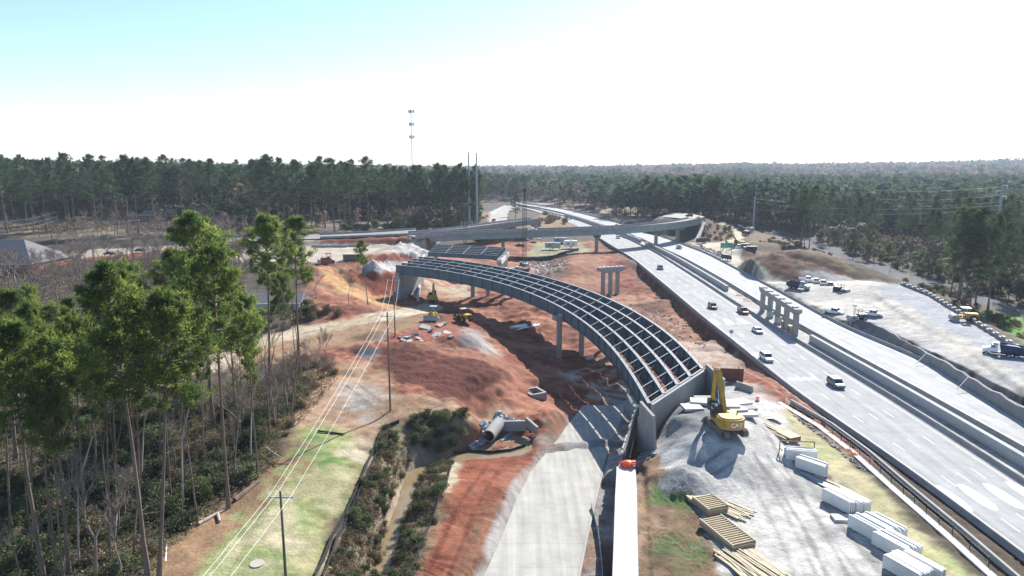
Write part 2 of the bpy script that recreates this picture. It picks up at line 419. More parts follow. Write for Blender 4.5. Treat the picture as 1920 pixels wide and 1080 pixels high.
def Hs(x, y): return float(H(x, y)[0])
_tt = np.geomspace(40, 4000, 900)
def G(px, py):
    """where that line of sight meets the ground"""
    a, yy, z = ray(px, py); X = a * _tt; Y = yy * _tt; Z = CAMZ + z * _tt
    h = H(X, Y); b = np.where(Z < h)[0]
    if len(b) == 0: return P(px, py, 0.0)
    i = max(1, b[0]); f0 = Z[i - 1] - h[i - 1]; f1 = Z[i] - h[i]; k = f0 / (f0 - f1)
    t = _tt[i - 1] + k * (_tt[i] - _tt[i - 1])
    return Vector((a * t, yy * t, CAMZ + z * t))
def on(x, y, dz=0.0): return Vector((x, y, Hs(x, y) + dz))

# ------------------------------------------------------------------ highway lines (elevation 0)
def px0(pts, e=0.0): return [P(a, b, e) for a, b in pts]
def resample(pts, ys):
    q = sorted([(p.y, p.x, p.z) for p in pts]); Y = [a[0] for a in q]
    return [Vector((float(np.interp(y, Y, [a[1] for a in q])), y, float(np.interp(y, Y, [a[2] for a in q])))) for y in ys]
def smoothline(pts, ys, deg_break=None, win=3):
    r = resample(pts, ys)
    xs = np.array([p.x for p in r]); k = np.ones(2 * win + 1) / (2 * win + 1)
    pad = np.concatenate([2 * xs[0] - xs[win:0:-1], xs, 2 * xs[-1] - xs[-2:-win - 2:-1]])
    sx = np.convolve(pad, k, 'valid')
    return [Vector((float(sx[i]), r[i].y, r[i].z)) for i in range(len(r))]
YS = list(np.concatenate([np.arange(40, 420, 6), np.arange(420, 1000, 14)]))
def extend(l):          # carry the near end on behind the frame edge
    q = sorted(l, key=lambda p: p.y); a, b = q[0], q[3]; d = (a - b); d = d / abs(d.y)
    q.insert(0, a + d * max(0, a.y - 38)); return q
LE = smoothline(extend(px0([(1920, 1052), (1763, 922), (1642, 840), (1548, 779), (1455, 710), (1405, 664), (1356, 628), (1305, 586), (1258, 545), (1221, 514.5), (1187, 485.5), (1172.8, 478), (1124, 447.5), (1085, 427), (1064, 418), (1040, 409), (1012, 400), (990, 393.5), (972, 388.5), (950, 385)])), YS)
ML = smoothline(extend(px0([(1920, 910), (1802, 834), (1721, 778), (1612, 713), (1500, 645), (1412.5, 592), (1374.5, 568), (1319, 531), (1277, 504), (1242, 482), (1228, 473), (1159, 440), (1123, 428), (1075, 410), (1020, 396.5), (985, 388), (955, 384.2)])), YS)
MR = smoothline(extend(px0([(1900, 835), (1815, 785), (1545, 637), (1539, 633.7), (1421.7, 568), (1400, 552), (1333, 513), (1277, 482), (1244, 468), (1180, 438), (1139, 425.5), (1075, 404.5), (1020, 392), (988, 386), (960, 383.6)])), YS)
RE = smoothline(extend(px0([(1920, 775), (1745, 680), (1644, 643), (1566.7, 608), (1469, 552), (1400, 516), (1323, 475), (1272, 456.5), (1240, 443), (1177, 423.5), (1117, 407.5), (1061, 393), (1020, 386.2), (995, 383.4), (965, 382)])), YS)
# ------------------------------------------------------------------ flats, mounds
def grow(poly, d):
    c = sum(poly, Vector((0, 0, 0))) / len(poly)
    return [p + (p - c).normalized() * d for p in poly]
HW = [Vector((p.x - 0.5, p.y, 0)) for p in LE] + [Vector((p.x + 0.5, p.y, 0)) for p in reversed(RE)]
def e_road(x, y): return np.interp(y, [60, 72, 115, 140], [-4.0, -4.1, -5.2, -5.4])
RL = resample([P(a, b, e) for a, b, e in [(880, 1140, -4), (905, 1085, -4.1), (935, 1020, -4.2), (965, 945, -4.4), (995, 885, -4.7), (1025, 848, -5), (1046, 824, -5.1), (1062, 800, -5.2), (1082, 775, -5.3), (1092, 762, -5.3)]], list(np.arange(66, 141, 3)))
RR = resample([P(a, b, e) for a, b, e in [(1072, 1140, -4), (1083, 1085, -4.1), (1097, 1015, -4.2), (1112, 950, -4.4), (1123, 905, -4.7), (1136, 860, -5), (1150, 820, -5.2), (1161, 795, -5.3), (1168, 775, -5.3), (1172, 762, -5.3)]], list(np.arange(66, 141, 3)))
FLAT.append(([*RL, *reversed(RR)], lambda x, y: e_road(x, y) - 0.10, 1.2))
# bench behind the ramp wall
WT = [P(1149, 1140, -0.4), P(1150, 1085, -0.4), P(1153, 1000, -0.4), P(1155, 930, -0.4), P(1158, 880, -0.4), P(1166, 852, 0.0), P(1176, 820, 1.0), P(1186, 788, 2.4), P(1196, 765, 3.6)]
WB = [P(1197, 1140, -0.4), P(1197, 1085, -0.4), P(1195, 1000, -0.4), P(1194, 930, -0.4), P(1192, 882, -0.4)]
FLAT.append(([Vector((p.x - 9, p.y, 0)) if i < 4 else Vector((p.x - 6.5, p.y, 0)) for i, p in enumerate(WT[:6])] + [Vector((p.x + 0.05, p.y, 0)) for p in reversed(WT[:6])],
             lambda x, y: e_road(x, y) - 0.15, 0.35))
FLAT.append(([Vector((p.x + 0.25, p.y, 0)) for p in WT[:6]] + [Vector((p.x + 1.2, p.y, 0)) for p in reversed(WB)], lambda x, y: 0 * x - 0.75, 0.5))
FLAT.append((HW, lambda x, y: 0 * x - 0.35, 0.9))
FLAT.append(([P(a, b, -5.2) for a, b in [(1042, 836), (1068, 800), (1095, 770), (1175, 762), (1160, 840), (1150, 845)]], lambda x, y: 0 * x - 5.3, 3.0))
for a_, b_, r_, h_ in ((1028, 846, 2.6, .5), (1048, 838, 3.2, .7), (1070, 834, 3.0, .6), (1092, 833, 3.0, .55), (1118, 830, 3.2, .7), (1060, 842, 2, .3), (1100, 838, 2, .3), (1140, 828, 3, .6)):
    g_ = P(a_, b_, -5.0); MOUND2.append((g_.x, g_.y, r_, h_))
# stream channel and pond
def g0(pts): return [P(a, b, -4) for a, b in pts]
POND = g0([(845, 850), (880, 838), (925, 822), (960, 812), (985, 818), (990, 835), (965, 845), (915, 850), (870, 855), (840, 860)])
STREAM = g0([(855, 852), (830, 862), (800, 876), (782, 892), (775, 915), (770, 940), (755, 965), (742, 1000), (735, 1040), (720, 1090), (697, 1090), (712, 1040), (722, 1000), (738, 960), (750, 930), (757, 905), (768, 880), (790, 866), (820, 855)])
FLAT.append((POND, lambda x, y: 0 * x - 5.0, 2.0))
FLAT.append((STREAM, lambda x, y: 0 * x - 5.0, 2.2))
FLAT.append(([P(a, b, 3.0) for a, b in [(1640, 548), (1688, 535), (1740, 555), (1800, 592), (1860, 629), (1925, 669), (2000, 714), (2000, 780), (1800, 645), (1700, 590)]], lambda x, y: 0 * x + 3.0, 1.2))
FLAT.append(([Vector((p.x + .9, p.y, 0)) for p in RE if 95 < p.y < 195] + [Vector((p.x - .3, p.y, 0)) for p in [P(1600, 598, 1.3), P(1640, 607, 1.6), P(1700, 640, 2.2), P(1760, 672, 2.4), P(1830, 713, 2.5), P(1925, 768, 2.5), P(2010, 815, 2.5)]], lambda x, y: 0 * x - 1.4, 0.35))
# overpass approach embankment, fill behind the far abutment
AP = [P(470, 452, 11.2), P(598, 449, 11.2), P(780, 444, 11.2), P(800, 443, 11.2), P(800, 434, 11.2), P(700, 436, 11.2), P(598, 438, 11.2), P(470, 441, 11.2)]
FLAT.append((AP, lambda x, y: 0 * x + 10.9, 5.0))
RMP1 = ([P(916, 420, 11.2), P(921, 408, 8.5), P(936, 393, 4), P(952, 386, 2)], [P(951, 415, 11.2), P(950, 404, 8.5), P(957, 392, 4), P(966, 385.6, 2)])
RMP2 = ([P(1240, 407, 10.2), P(1275, 410, 11), P(1302, 411, 11.3)], [P(1262, 399, 10.2), P(1298, 402, 11), P(1322, 407, 11.3)])
_a = sorted([(p.y, p.z) for p in RMP1[0]])
FLAT.append((RMP1[0] + RMP1[1][::-1], lambda x, y: np.interp(y, [a[0] for a in _a], [a[1] for a in _a]) - .1, 13.0))
FLAT.append((RMP2[0] + RMP2[1][::-1], lambda x, y: 0 * x + 10.4, 15.0))
def mound(px, py, r, h, st=1.0, an=0.0):
    g = G(px, py); MOUND.append((g.x, g.y, r, h, st, an))
def moundE(px, py, e, r, h, st=1.0, an=0.0):
    g = P(px, py, e); MOUND.append((g.x, g.y, r, h, st, an))
moundE(780, 476, 9, 11, 4.2, 1.5, -0.2); moundE(755, 470, 9, 8, 2.5, 1.4); moundE(705, 503, 9, 9, 2.6, 1.8, -0.3); moundE(745, 498, 9, 10, 2.4, 1.5, -0.3)
moundE(700, 484, 9, 7, 2.2, 1.8); moundE(735, 480, 9, 7, 2.4, 1.5)
moundE(717, 463, 9, 5, 1.6, 1.4)
moundE(1450, 512, 1, 19, 9.0, 1.6, -0.45); moundE(1540, 508, 1, 17, 8.5, 1.9, -0.55); moundE(1495, 496, 1, 15, 6.5, 1.8, -0.4); moundE(1390, 470, 2, 9, 3.0, 1.2)
moundE(1290, 912, 0.3, 4.0, 2.0, 1.1, 0.5); moundE(1262, 895, 0.1, 3.0, 1.0, 1.3); moundE(1290, 865, 0.4, 3.4, 1.0, 1.5, 0.8)
moundE(877, 640, 2.6, 7.0, 2.4, 1.2, -0.6); moundE(690, 660, 1.8, 4.5, 1.9, 1.3); moundE(705, 632, 2.5, 4.5, 1.5, 1.4); moundE(660, 700, 1.5, 3, 0.8)
moundE(1022, 782, -3, 4.5, 1.6, 1.3)
moundE(1360, 645, -2.5, 5, 1.5, 1.4); moundE(1330, 655, -2.5, 4, 1.0, 1.4); moundE(1240, 572, -3.4, 8, 1.4, 1.6, .4); moundE(1085, 495, 0, 16, 3.6, 1.4, 1.2)
moundE(1180, 505, -3, 10, 2.2, 1.3); moundE(1020, 500, -2, 9, 1.3, 1.6); moundE(990, 530, -2, 8, 1.2, 1.5)
moundE(1050, 375, 1, 26, 5, 2.2); moundE(1190, 393, 2, 22, 5, 2.4); moundE(1255, 393, 3, 18, 5, 1.8)
moundE(1345, 425, 3, 17, 5.5, 1.3, 0.3); moundE(1440, 462, 2, 16, 3, 1.8, -.4)
# ------------------------------------------------------------------ ground sheet
U = np.concatenate([np.arange(-1.25, -0.80, 0.012), np.arange(-0.80, 0.80, 0.0030), np.arange(0.80, 1.2501, 0.012)])
YR = [26.0]
while YR[-1] < 12000:
    y = YR[-1]; YR.append(y * (1.02 if y < 62 else 1.0042 if y < 330 else 1.007 if y < 700 else 1.02))
YR = np.array(YR)
gx = (U[None, :] * YR[:, None]).ravel(); gy = np.repeat(YR, len(U))
gz = H(gx, gy)
ZONES = []
def zone(col, pts, soft=1.2, rag=1.5, amp=None, mix=None, pw=False, stripe=None):
    poly = pts if pw else [G(a, b) for a, b in pts]
    f_ = lambda c: (c[0] * .90, c[1] * .69, c[2] * .62) if c[0] > 1.9 * c[2] and c[0] > 1.6 * c[1] else (c[0] * .86, c[1] * .76, c[2] * .66) if c[0] > 1.5 * c[2] and c[0] > 1.3 * c[1] else tuple(c)
    col = f_(col)
    if mix: mix = (f_(mix[0]),) + tuple(mix[1:])
    ZONES.append((np.array([[p.x, p.y] for p in poly]), np.array(col), soft, rag, amp, mix, stripe))
TAN = (0.32, 0.225, 0.15); PALE = (0.52, 0.44, 0.32); RED = (0.20, 0.072, 0.046); BRN = (0.20, 0.088, 0.056); PINK = (0.36, 0.20, 0.135)
GRV = (0.36, 0.35, 0.335); SAND = (0.50, 0.48, 0.45); GRN = (0.12, 0.19, 0.05); DRYG = (0.34, 0.31, 0.17); LEAF = (0.26, 0.18, 0.115); FLOOR = (0.078, 0.060, 0.043)
# whole site
zone(BRN, [(560, 640), (590, 480), (620, 452), (1000, 452), (1120, 450), (1190, 500), (1300, 590), (1420, 690), (1540, 800), (1180, 900), (1140, 1080), (740, 1085), (830, 900), (730, 800), (620, 760)], 6, 4, 0.30, (PINK, 0.22, 0.50))
# lawn strip and its margins
zone(LEAF, [(290, 1100), (300, 1035), (420, 940), (520, 860), (545, 790), (560, 700), (650, 680), (730, 700), (720, 800), (690, 880), (650, 950), (580, 1100)], 3, 3, 0.06, (TAN, 0.2, 0.5))
zone((0.36, 0.335, 0.18), [(370, 1100), (400, 1030), (480, 950), (550, 880), (560, 800), (600, 760), (690, 830), (685, 880), (650, 940), (620, 1000), (585, 1100)], 2.5, 3, 0.04, ((0.20, 0.255, 0.09), 0.16, 0.5))
zone((0.11, 0.20, 0.045), [(545, 850), (570, 815), (640, 840), (670, 860), (640, 875), (560, 880)], 3, 4, 0.03, (DRYG, 0.3, 0.55))
zone((0.12, 0.20, 0.05), [(590, 960), (650, 930), (640, 970), (600, 1030), (560, 1060), (540, 1040)], 3, 5, 0.03, (DRYG, 0.3, 0.5))
zone(DRYG, [(530, 930), (620, 890), (640, 900), (560, 1000), (480, 1060), (450, 1040)], 4, 5, 0.03, ((0.42, 0.37, 0.24), 0.2, 0.5))
zone(TAN, [(545, 800), (600, 720), (690, 680), (740, 740), (860, 760), (950, 770), (860, 790), (750, 795), (715, 805), (690, 835), (620, 790)], 2.5, 3, 0.12, ((0.44, 0.33, 0.25), 0.15, 0.5))
zone((0.36, 0.33, 0.30), [(640, 740), (680, 710), (715, 760), (700, 790), (660, 775)], 3, 3, 0.08)
zone((0.46, 0.39, 0.29), [(650, 830), (700, 835), (690, 870), (655, 850)], 2, 3, 0.03)
# red mound
zone((0.33, 0.17, 0.12), [(800, 650), (900, 640), (965, 690), (975, 730), (880, 690), (820, 670)], 2, 2, 0.15, (RED, 0.3, 0.5), stripe=(2.0, 0.5, 0.25))
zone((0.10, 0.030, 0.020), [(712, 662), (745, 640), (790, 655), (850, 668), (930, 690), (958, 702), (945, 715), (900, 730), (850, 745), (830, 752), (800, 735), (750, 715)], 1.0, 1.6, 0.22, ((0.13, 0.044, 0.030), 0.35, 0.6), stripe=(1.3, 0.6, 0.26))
zone((0.30, 0.15, 0.10), [(700, 640), (760, 610), (850, 610), (880, 640), (830, 650), (760, 645)], 2, 2, 0.2, ((0.24, 0.08, 0.05), 0.3, 0.5))
zone((0.30, 0.27, 0.25), [(865, 620), (900, 620), (935, 665), (900, 665)], 1.5, 2, 0.2)
zone((0.17, 0.15, 0.145), [(858, 632), (880, 622), (905, 650), (885, 656), (860, 650)], 1, 1.5, 0.12)
zone((0.15, 0.15, 0.155), [(670, 655), (695, 645), (715, 660), (695, 672), (675, 668)], 1, 1.0, 0.1)
zone((0.24, 0.21, 0.19), [(685, 628), (715, 618), (735, 630), (715, 642), (690, 642)], 1, 1.2, 0.25)
# dirt road and the cuts above it
zone(PALE, [(140, 770), (250, 705), (330, 685), (420, 655), (560, 612), (660, 598), (740, 580), (800, 562), (830, 575), (800, 588), (745, 602), (650, 628), (560, 652), (440, 690), (300, 720), (200, 760)], 1.5, 1.2, 0.05, ((0.40, 0.32, 0.22), 0.25, 0.5), stripe=(1.2, 0.25, 0.12))
zone(TAN, [(430, 660), (700, 605), (800, 590), (790, 610), (700, 635), (600, 655), (440, 700)], 2, 2, 0.12)
zone((0.34, 0.13, 0.075), [(585, 495), (640, 498), (700, 520), (760, 545), (800, 560), (740, 580), (690, 575), (640, 565), (600, 545)], 2, 2, 0.4, (TAN, 0.25, 0.5), stripe=(2.5, 0.5, 0.35))
zone((0.50, 0.34, 0.17), [(596, 500), (612, 500), (660, 535), (720, 562), (745, 572), (735, 582), (690, 566), (640, 545), (603, 520)], 1.2, 1.2, 0.15, stripe=(1.8, 0.4, 0.1))
zone((0.24, 0.075, 0.05), [(690, 508), (745, 515), (760, 530), (740, 548), (700, 545), (680, 525)], 1.5, 2, 0.3)
# gravel pad
zone((0.47, 0.42, 0.345), [(400, 462), (600, 455), (700, 456), (790, 460), (800, 475), (740, 478), (680, 482), (640, 492), (590, 492), (400, 490)], 2, 2, 0.08, ((0.40, 0.33, 0.24), 0.3, 0.5))
zone(RED, [(600, 449), (700, 447), (760, 450), (740, 457), (690, 456), (600, 456)], 1.2, 2, 0.2)
zone((0.42, 0.40, 0.375), [(735, 462), (800, 462), (812, 478), (790, 490), (770, 480), (740, 474)], 1.5, 2, 0.5, stripe=(1.8, 0.5, 0.6))
zone((0.43, 0.41, 0.385), [(683, 500), (720, 490), (770, 490), (760, 500), (742, 507), (715, 514), (690, 508)], 1.5, 1.5, 0.5, stripe=(1.8, 0.5, 0.6))
zone(RED, [(692, 483), (730, 478), (770, 482), (780, 490), (740, 489), (700, 488)], 1.2, 2, 0.4)
# floor beyond and below the bridge
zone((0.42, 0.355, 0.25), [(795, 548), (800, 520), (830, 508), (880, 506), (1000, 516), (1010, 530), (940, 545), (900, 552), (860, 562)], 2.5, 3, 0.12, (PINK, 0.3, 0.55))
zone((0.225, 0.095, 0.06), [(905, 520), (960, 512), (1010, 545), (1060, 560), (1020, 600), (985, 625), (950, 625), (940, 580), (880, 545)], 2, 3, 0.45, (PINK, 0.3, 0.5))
zone((0.24, 0.19, 0.16), [(1000, 455), (1085, 455), (1110, 470), (1060, 480), (985, 482)], 2, 2, 0.1, ((0.26, 0.27, 0.13), 0.3, 0.45))
zone((0.17, 0.105, 0.085), [(985, 487), (1060, 485), (1075, 500), (1060, 520), (1000, 520)], 2, 3, 0.5, ((0.40, 0.36, 0.33), 0.55, 0.65))
zone((0.31, 0.175, 0.125), [(1068, 480), (1085, 472), (1135, 490), (1150, 520), (1120, 545), (1070, 535), (1062, 505)], 2, 2, 0.2, (TAN, 0.3, 0.6), stripe=(1.6, 0.45, 0.15))
zone((0.25, 0.09, 0.065), [(1130, 470), (1160, 482), (1230, 560), (1190, 560), (1150, 515)], 2, 3, 0.45, (PINK, 0.4, 0.6))
zone((0.40, 0.26, 0.19), [(1080, 560), (1180, 552), (1230, 560), (1290, 620), (1320, 660), (1270, 640), (1230, 610), (1160, 590)], 3, 4, 0.4, ((0.23, 0.12, 0.085), 0.45, 0.6))
zone((0.19, 0.105, 0.08), [(1180, 572), (1240, 565), (1260, 590), (1200, 590)], 2, 3, 0.35)
zone((0.42, 0.33, 0.27), [(1270, 640), (1340, 640), (1400, 680), (1480, 740), (1530, 790), (1450, 760), (1370, 720), (1300, 680)], 2, 2, 0.12, ((0.30, 0.19, 0.13), 0.35, 0.55), stripe=(1.4, 0.4, 0.1))
zone((0.26, 0.11, 0.075), [(1390, 670), (1440, 705), (1530, 780), (1640, 870), (1600, 855), (1500, 780), (1430, 735), (1390, 710)], 1.5, 1.5, 0.35)
zone((0.25, 0.105, 0.062), [(1045, 690), (1075, 660), (1150, 650), (1190, 700), (1200, 740), (1150, 760), (1100, 740)], 2, 3, 0.3, ((0.46, 0.37, 0.28), 0.35, 0.55))
zone((0.40, 0.38, 0.35), [(1150, 755), (1165, 725), (1200, 730), (1210, 775), (1180, 790)], 1.5, 1.5, 0.06)
# working ground in front of the road, tracked red slope
zone((0.30, 0.29, 0.285), [(1030, 850), (1050, 790), (1150, 760), (1190, 770), (1170, 850), (1150, 1000), (1140, 1100), (1080, 1100), (1100, 1000), (1120, 900)], 2, 2, 0.1, ((0.20, 0.15, 0.12), 0.35, 0.55))
zone((0.235, 0.088, 0.050), [(850, 872), (930, 850), (1010, 830), (1030, 838), (990, 885), (960, 935), (910, 1000), (870, 1100), (770, 1100), (810, 990), (830, 930)], 1.5, 2, 0.12, ((0.30, 0.14, 0.085), 0.3, 0.55), stripe=(1.2, 1.25, 0.26))
zone((0.24, 0.155, 0.115), [(960, 900), (990, 880), (960, 945), (900, 1100), (830, 1100), (880, 1000)], 2.5, 2, 0.15, stripe=(0.9, 0.3, 0.1))
zone((0.37, 0.355, 0.335), [(1030, 833), (1050, 835), (990, 900), (940, 1020), (910, 1100), (885, 1100), (915, 1010), (965, 900)], 0.8, 0.6, 0.04)
zone((0.30, 0.125, 0.075), [(955, 790), (1015, 765), (1045, 800), (1035, 822), (990, 815)], 1.5, 1.5, 0.5, (PINK, 0.4, 0.6))
zone((0.20, 0.16, 0.125), [(1000, 830), (1035, 800), (1060, 820), (1030, 850)], 2, 2, 0.2)
# ravine
zone((0.17, 0.14, 0.085), [(718, 800), (770, 780), (860, 770), (900, 790), (890, 830), (850, 862), (815, 990), (765, 1100), (592, 1100), (640, 1000), (665, 930), (695, 870)], 1.5, 2, 0.3, ((0.26, 0.21, 0.14), 0.35, 0.55))
zone((0.34, 0.27, 0.20), [(855, 850), (800, 872), (776, 915), (752, 965), (735, 1040), (715, 1100), (690, 1100), (715, 1000), (745, 930), (765, 880), (810, 856)], 1.5, 1.5, 0.1)
zone((0.40, 0.36, 0.25), [(846, 862), (862, 862), (850, 905), (836, 920)], 0.8, 1, 0.1)
# ramp bench and fill
zone((0.38, 0.37, 0.355), [(1200, 1100), (1200, 870), (1215, 825), (1230, 780), (1330, 700), (1400, 725), (1470, 765), (1540, 850), (1640, 960), (1770, 1100)], 1.5, 1.5, 0.06, ((0.55, 0.53, 0.49), 0.35, 0.5), stripe=(1.3, 0.75, 0.05))
zone((0.23, 0.24, 0.25), [(1225, 800), (1235, 775), (1325, 703), (1345, 735), (1345, 790), (1300, 850), (1240, 850)], 1.2, 1.2, 0.15)
zone((0.17, 0.115, 0.08), [(1196, 865), (1215, 845), (1240, 855), (1255, 880), (1265, 905), (1290, 905), (1310, 950), (1330, 1000), (1370, 1100), (1198, 1100)], 0.7, 0.8, 0.12, ((0.30, 0.22, 0.155), 0.25, 0.5), stripe=(0.55, 0.5, 0.18))
zone((0.085, 0.145, 0.045), [(1235, 915), (1270, 905), (1290, 915), (1300, 960), (1260, 960), (1240, 940)], 1.5, 2.5, 0.10, stripe=(0.55, 0.5, 0.16))
zone((0.10, 0.15, 0.055), [(1250, 1000), (1310, 990), (1345, 1060), (1300, 1100), (1240, 1060)], 3, 3, 0.10, ((0.2, 0.15, 0.1), 0.35, 0.5), stripe=(0.55, 0.5, 0.16))
zone((0.27, 0.275, 0.285), [(1245, 900), (1285, 870), (1335, 905), (1320, 925), (1260, 915)], 0.8, 1.0, 0.18)
zone((0.52, 0.50, 0.46), [(1320, 905), (1400, 920), (1480, 1000), (1540, 1100), (1400, 1100), (1340, 980)], 3, 3, 0.03, (SAND, 0.3, 0.5))
zone((0.44, 0.39, 0.23), [(1462, 768), (1485, 770), (1540, 815), (1620, 890), (1720, 985), (1850, 1100), (1760, 1100), (1640, 975), (1560, 890), (1500, 830)], 1.0, 1.0, 0.05, ((0.30, 0.33, 0.14), 0.15, 0.55))
zone((0.15, 0.125, 0.10), [(1505, 855), (1530, 870), (1580, 920), (1650, 985), (1700, 1040), (1760, 1100), (1745, 1100), (1690, 1045), (1640, 990), (1570, 925)], 0.5, 0.8, 0.1)
def ruts(pts, wd, c, per=0.8, sa=0.10, n=2, gap=2.3):
    q = [G(a, b) for a, b in pts]
    for k in range(n):
        L_, R_ = [], []
        for i, p in enumerate(q):
            d = (q[min(i + 1, len(q) - 1)] - q[max(i - 1, 0)]); d.z = 0; d.normalize(); s = Vector((d.y, -d.x, 0)); o_ = (k - (n - 1) / 2) * gap
            L_.append(p + s * (o_ - wd / 2)); R_.append(p + s * (o_ + wd / 2))
        a_ = math.atan2(d.y, d.x)
        zone(c, L_ + R_[::-1], 0.3, 0.25, None, None, True, (per, a_, sa))
ruts([(1425, 850), (1480, 920), (1530, 1000), (1580, 1100)], .6, (0.27, 0.26, 0.245)); ruts([(1395, 870), (1440, 930), (1480, 1010), (1520, 1100)], .6, (0.36, 0.34, 0.31)); ruts([(1440, 800), (1500, 900), (1570, 1000), (1650, 1100)], .6, (0.30, 0.29, 0.28)); ruts([(1310, 880), (1360, 930), (1400, 1000), (1440, 1100)], .5, (0.50, 0.48, 0.45)); ruts([(1380, 850), (1330, 880), (1300, 870)], .6, (0.26, 0.25, 0.25))
ruts([(770, 660), (860, 690), (950, 735)], .5, (0.20, 0.08, 0.055)); ruts([(790, 645), (880, 665), (970, 700)], .6, (0.36, 0.23, 0.17), 1.2, .2, 3, 2.0); ruts([(330, 690), (480, 648), (640, 612), (800, 575)], .6, (0.36, 0.29, 0.20)); ruts([(600, 500), (660, 535), (740, 572)], .5, (0.36, 0.22, 0.12))
ruts([(960, 870), (900, 970), (850, 1090)], .6, (0.30, 0.16, 0.10), .6, .12, 2, 2.4); ruts([(930, 870), (870, 960), (820, 1080)], .7, (0.17, 0.065, 0.04), .6, .16, 2, 2.4)
ruts([(1420, 505), (1540, 560), (1680, 620), (1860, 700)], .9, (0.56, 0.52, 0.46), 3, .03); ruts([(1560, 575), (1700, 630), (1880, 710)], .7, (0.30, 0.29, 0.28), 2, .1, 3, 3.2); ruts([(1330, 650), (1420, 700), (1500, 760)], .5, (0.46, 0.33, 0.25)); ruts([(1090, 560), (1200, 580), (1300, 640)], .6, (0.25, 0.14, 0.10), 1, .2); ruts([(900, 525), (980, 520), (1010, 540)], .6, (0.5, 0.40, 0.28)); ruts([(1090, 700), (1130, 735), (1180, 745)], .6, (0.22, 0.11, 0.075), 1, .15); ruts([(620, 470), (690, 470), (780, 468)], .6, (0.36, 0.31, 0.25), 2, .05)
ruts([(660, 720), (720, 770), (800, 760), (860, 755)], .4, (0.26, 0.18, 0.13), 1, .05)
# median, right-hand yard
zone((0.42, 0.40, 0.375), [Vector((p.x, p.y, 0)) for p in ML] + [Vector((p.x, p.y, 0)) for p in reversed(MR)], 0.5, 0.2, 0.02, pw=True)
zone((0.37, 0.36, 0.34), [(1320, 470), (1370, 450), (1420, 500), (1480, 530), (1620, 525), (1690, 530), (1925, 668), (1960, 760), (1700, 640), (1560, 590), (1430, 530)], 1.5, 2, 0.04, ((0.50, 0.46, 0.40), 0.3, 0.5), stripe=(1.5, 2.2, 0.05))
zone((0.33, 0.345, 0.37), [(1640, 540), (1690, 533), (1800, 597), (1925, 668), (1930, 715), (1840, 650), (1760, 610), (1700, 575)], 1.5, 1.5, 0.03)
zone((0.38, 0.375, 0.365), [(1540, 585), (1640, 590), (1720, 630), (1880, 700), (1960, 760), (1700, 640)], 2, 2, 0.15, stripe=(1.2, 2.2, 0.12))
zone((0.125, 0.060, 0.047), [(1390, 478), (1430, 470), (1520, 475), (1590, 495), (1620, 520), (1560, 528), (1500, 525), (1440, 520), (1400, 500)], 1.5, 2, 0.35, ((0.12, 0.085, 0.07), 0.3, 0.5), stripe=(2.2, 2.0, 0.25))
zone((0.36, 0.35, 0.34), [(1505, 510), (1560, 512), (1610, 525), (1550, 530)], 1.5, 2, 0.2)
zone(PALE, [(1340, 418), (1365, 420), (1385, 428), (1395, 445), (1370, 460), (1400, 490), (1460, 530), (1430, 530), (1350, 475), (1290, 455), (1345, 455), (1375, 448), (1375, 432)], 1.2, 1.2, 0.05)
zone((0.14, 0.095, 0.07), [(1305, 425), (1340, 420), (1372, 430), (1372, 448), (1345, 454), (1312, 450)], 1.5, 2, 0.3)
zone((0.16, 0.122, 0.082), [(1400, 445), (1430, 430), (1480, 445), (1530, 470), (1600, 500), (1640, 525), (1600, 520), (1500, 478), (1410, 470)], 2, 2, 0.2)
zone((0.11, 0.085, 0.065), [(1600, 500), (1680, 525), (1800, 590), (1930, 665), (1930, 620), (1760, 560), (1640, 515)], 2, 3, 0.25)
zone((0.12, 0.25, 0.035), [(1840, 585), (1890, 590), (1940, 600), (1940, 660), (1890, 625)], 2, 2, 0.03)
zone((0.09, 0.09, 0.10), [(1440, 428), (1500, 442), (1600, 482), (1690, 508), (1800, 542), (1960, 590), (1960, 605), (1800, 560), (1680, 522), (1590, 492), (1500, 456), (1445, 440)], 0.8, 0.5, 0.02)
# far verge dirt beyond the overpass
zone((0.38, 0.30, 0.22), [(1000, 381), (1100, 381), (1200, 396), (1300, 402), (1320, 408), (1240, 416), (1180, 414), (1090, 395), (1020, 384)], 3, 4, 0.2, ((0.24, 0.13, 0.09), 0.4, 0.6))
zone((0.26, 0.19, 0.12), [(1020, 400), (1040, 405), (1090, 428), (1010, 432), (985, 425)], 2, 3, 0.2)
zone((0.30, 0.21, 0.14), [(900, 400), (920, 395), (918, 412), (900, 422), (890, 422)], 2, 3, 0.2)
zone((0.50, 0.48, 0.44), [(918, 398), (945, 385), (965, 388), (950, 398), (948, 412), (916, 420)], 1.5, 1, 0.03)
zone((0.085, 0.07, 0.058), [(-80, 570), (330, 600), (450, 600), (480, 520), (430, 475), (160, 488), (-80, 488)], 4, 4, 0.2)
zone((0.10, 0.082, 0.062), [(-80, 446), (560, 446), (900, 424), (900, 400), (700, 380), (300, 375), (-80, 390)], 4, 4, 0.2, ((0.22, 0.17, 0.10), 0.3, 0.55))
zone((0.045, 0.042, 0.036), [(1530, 450), (1640, 435), (1800, 440), (1960, 470), (2060, 560), (1960, 580), (1800, 540), (1690, 505), (1600, 480)], 3, 4, 0.2, ((0.10, 0.085, 0.05), 0.3, 0.58))
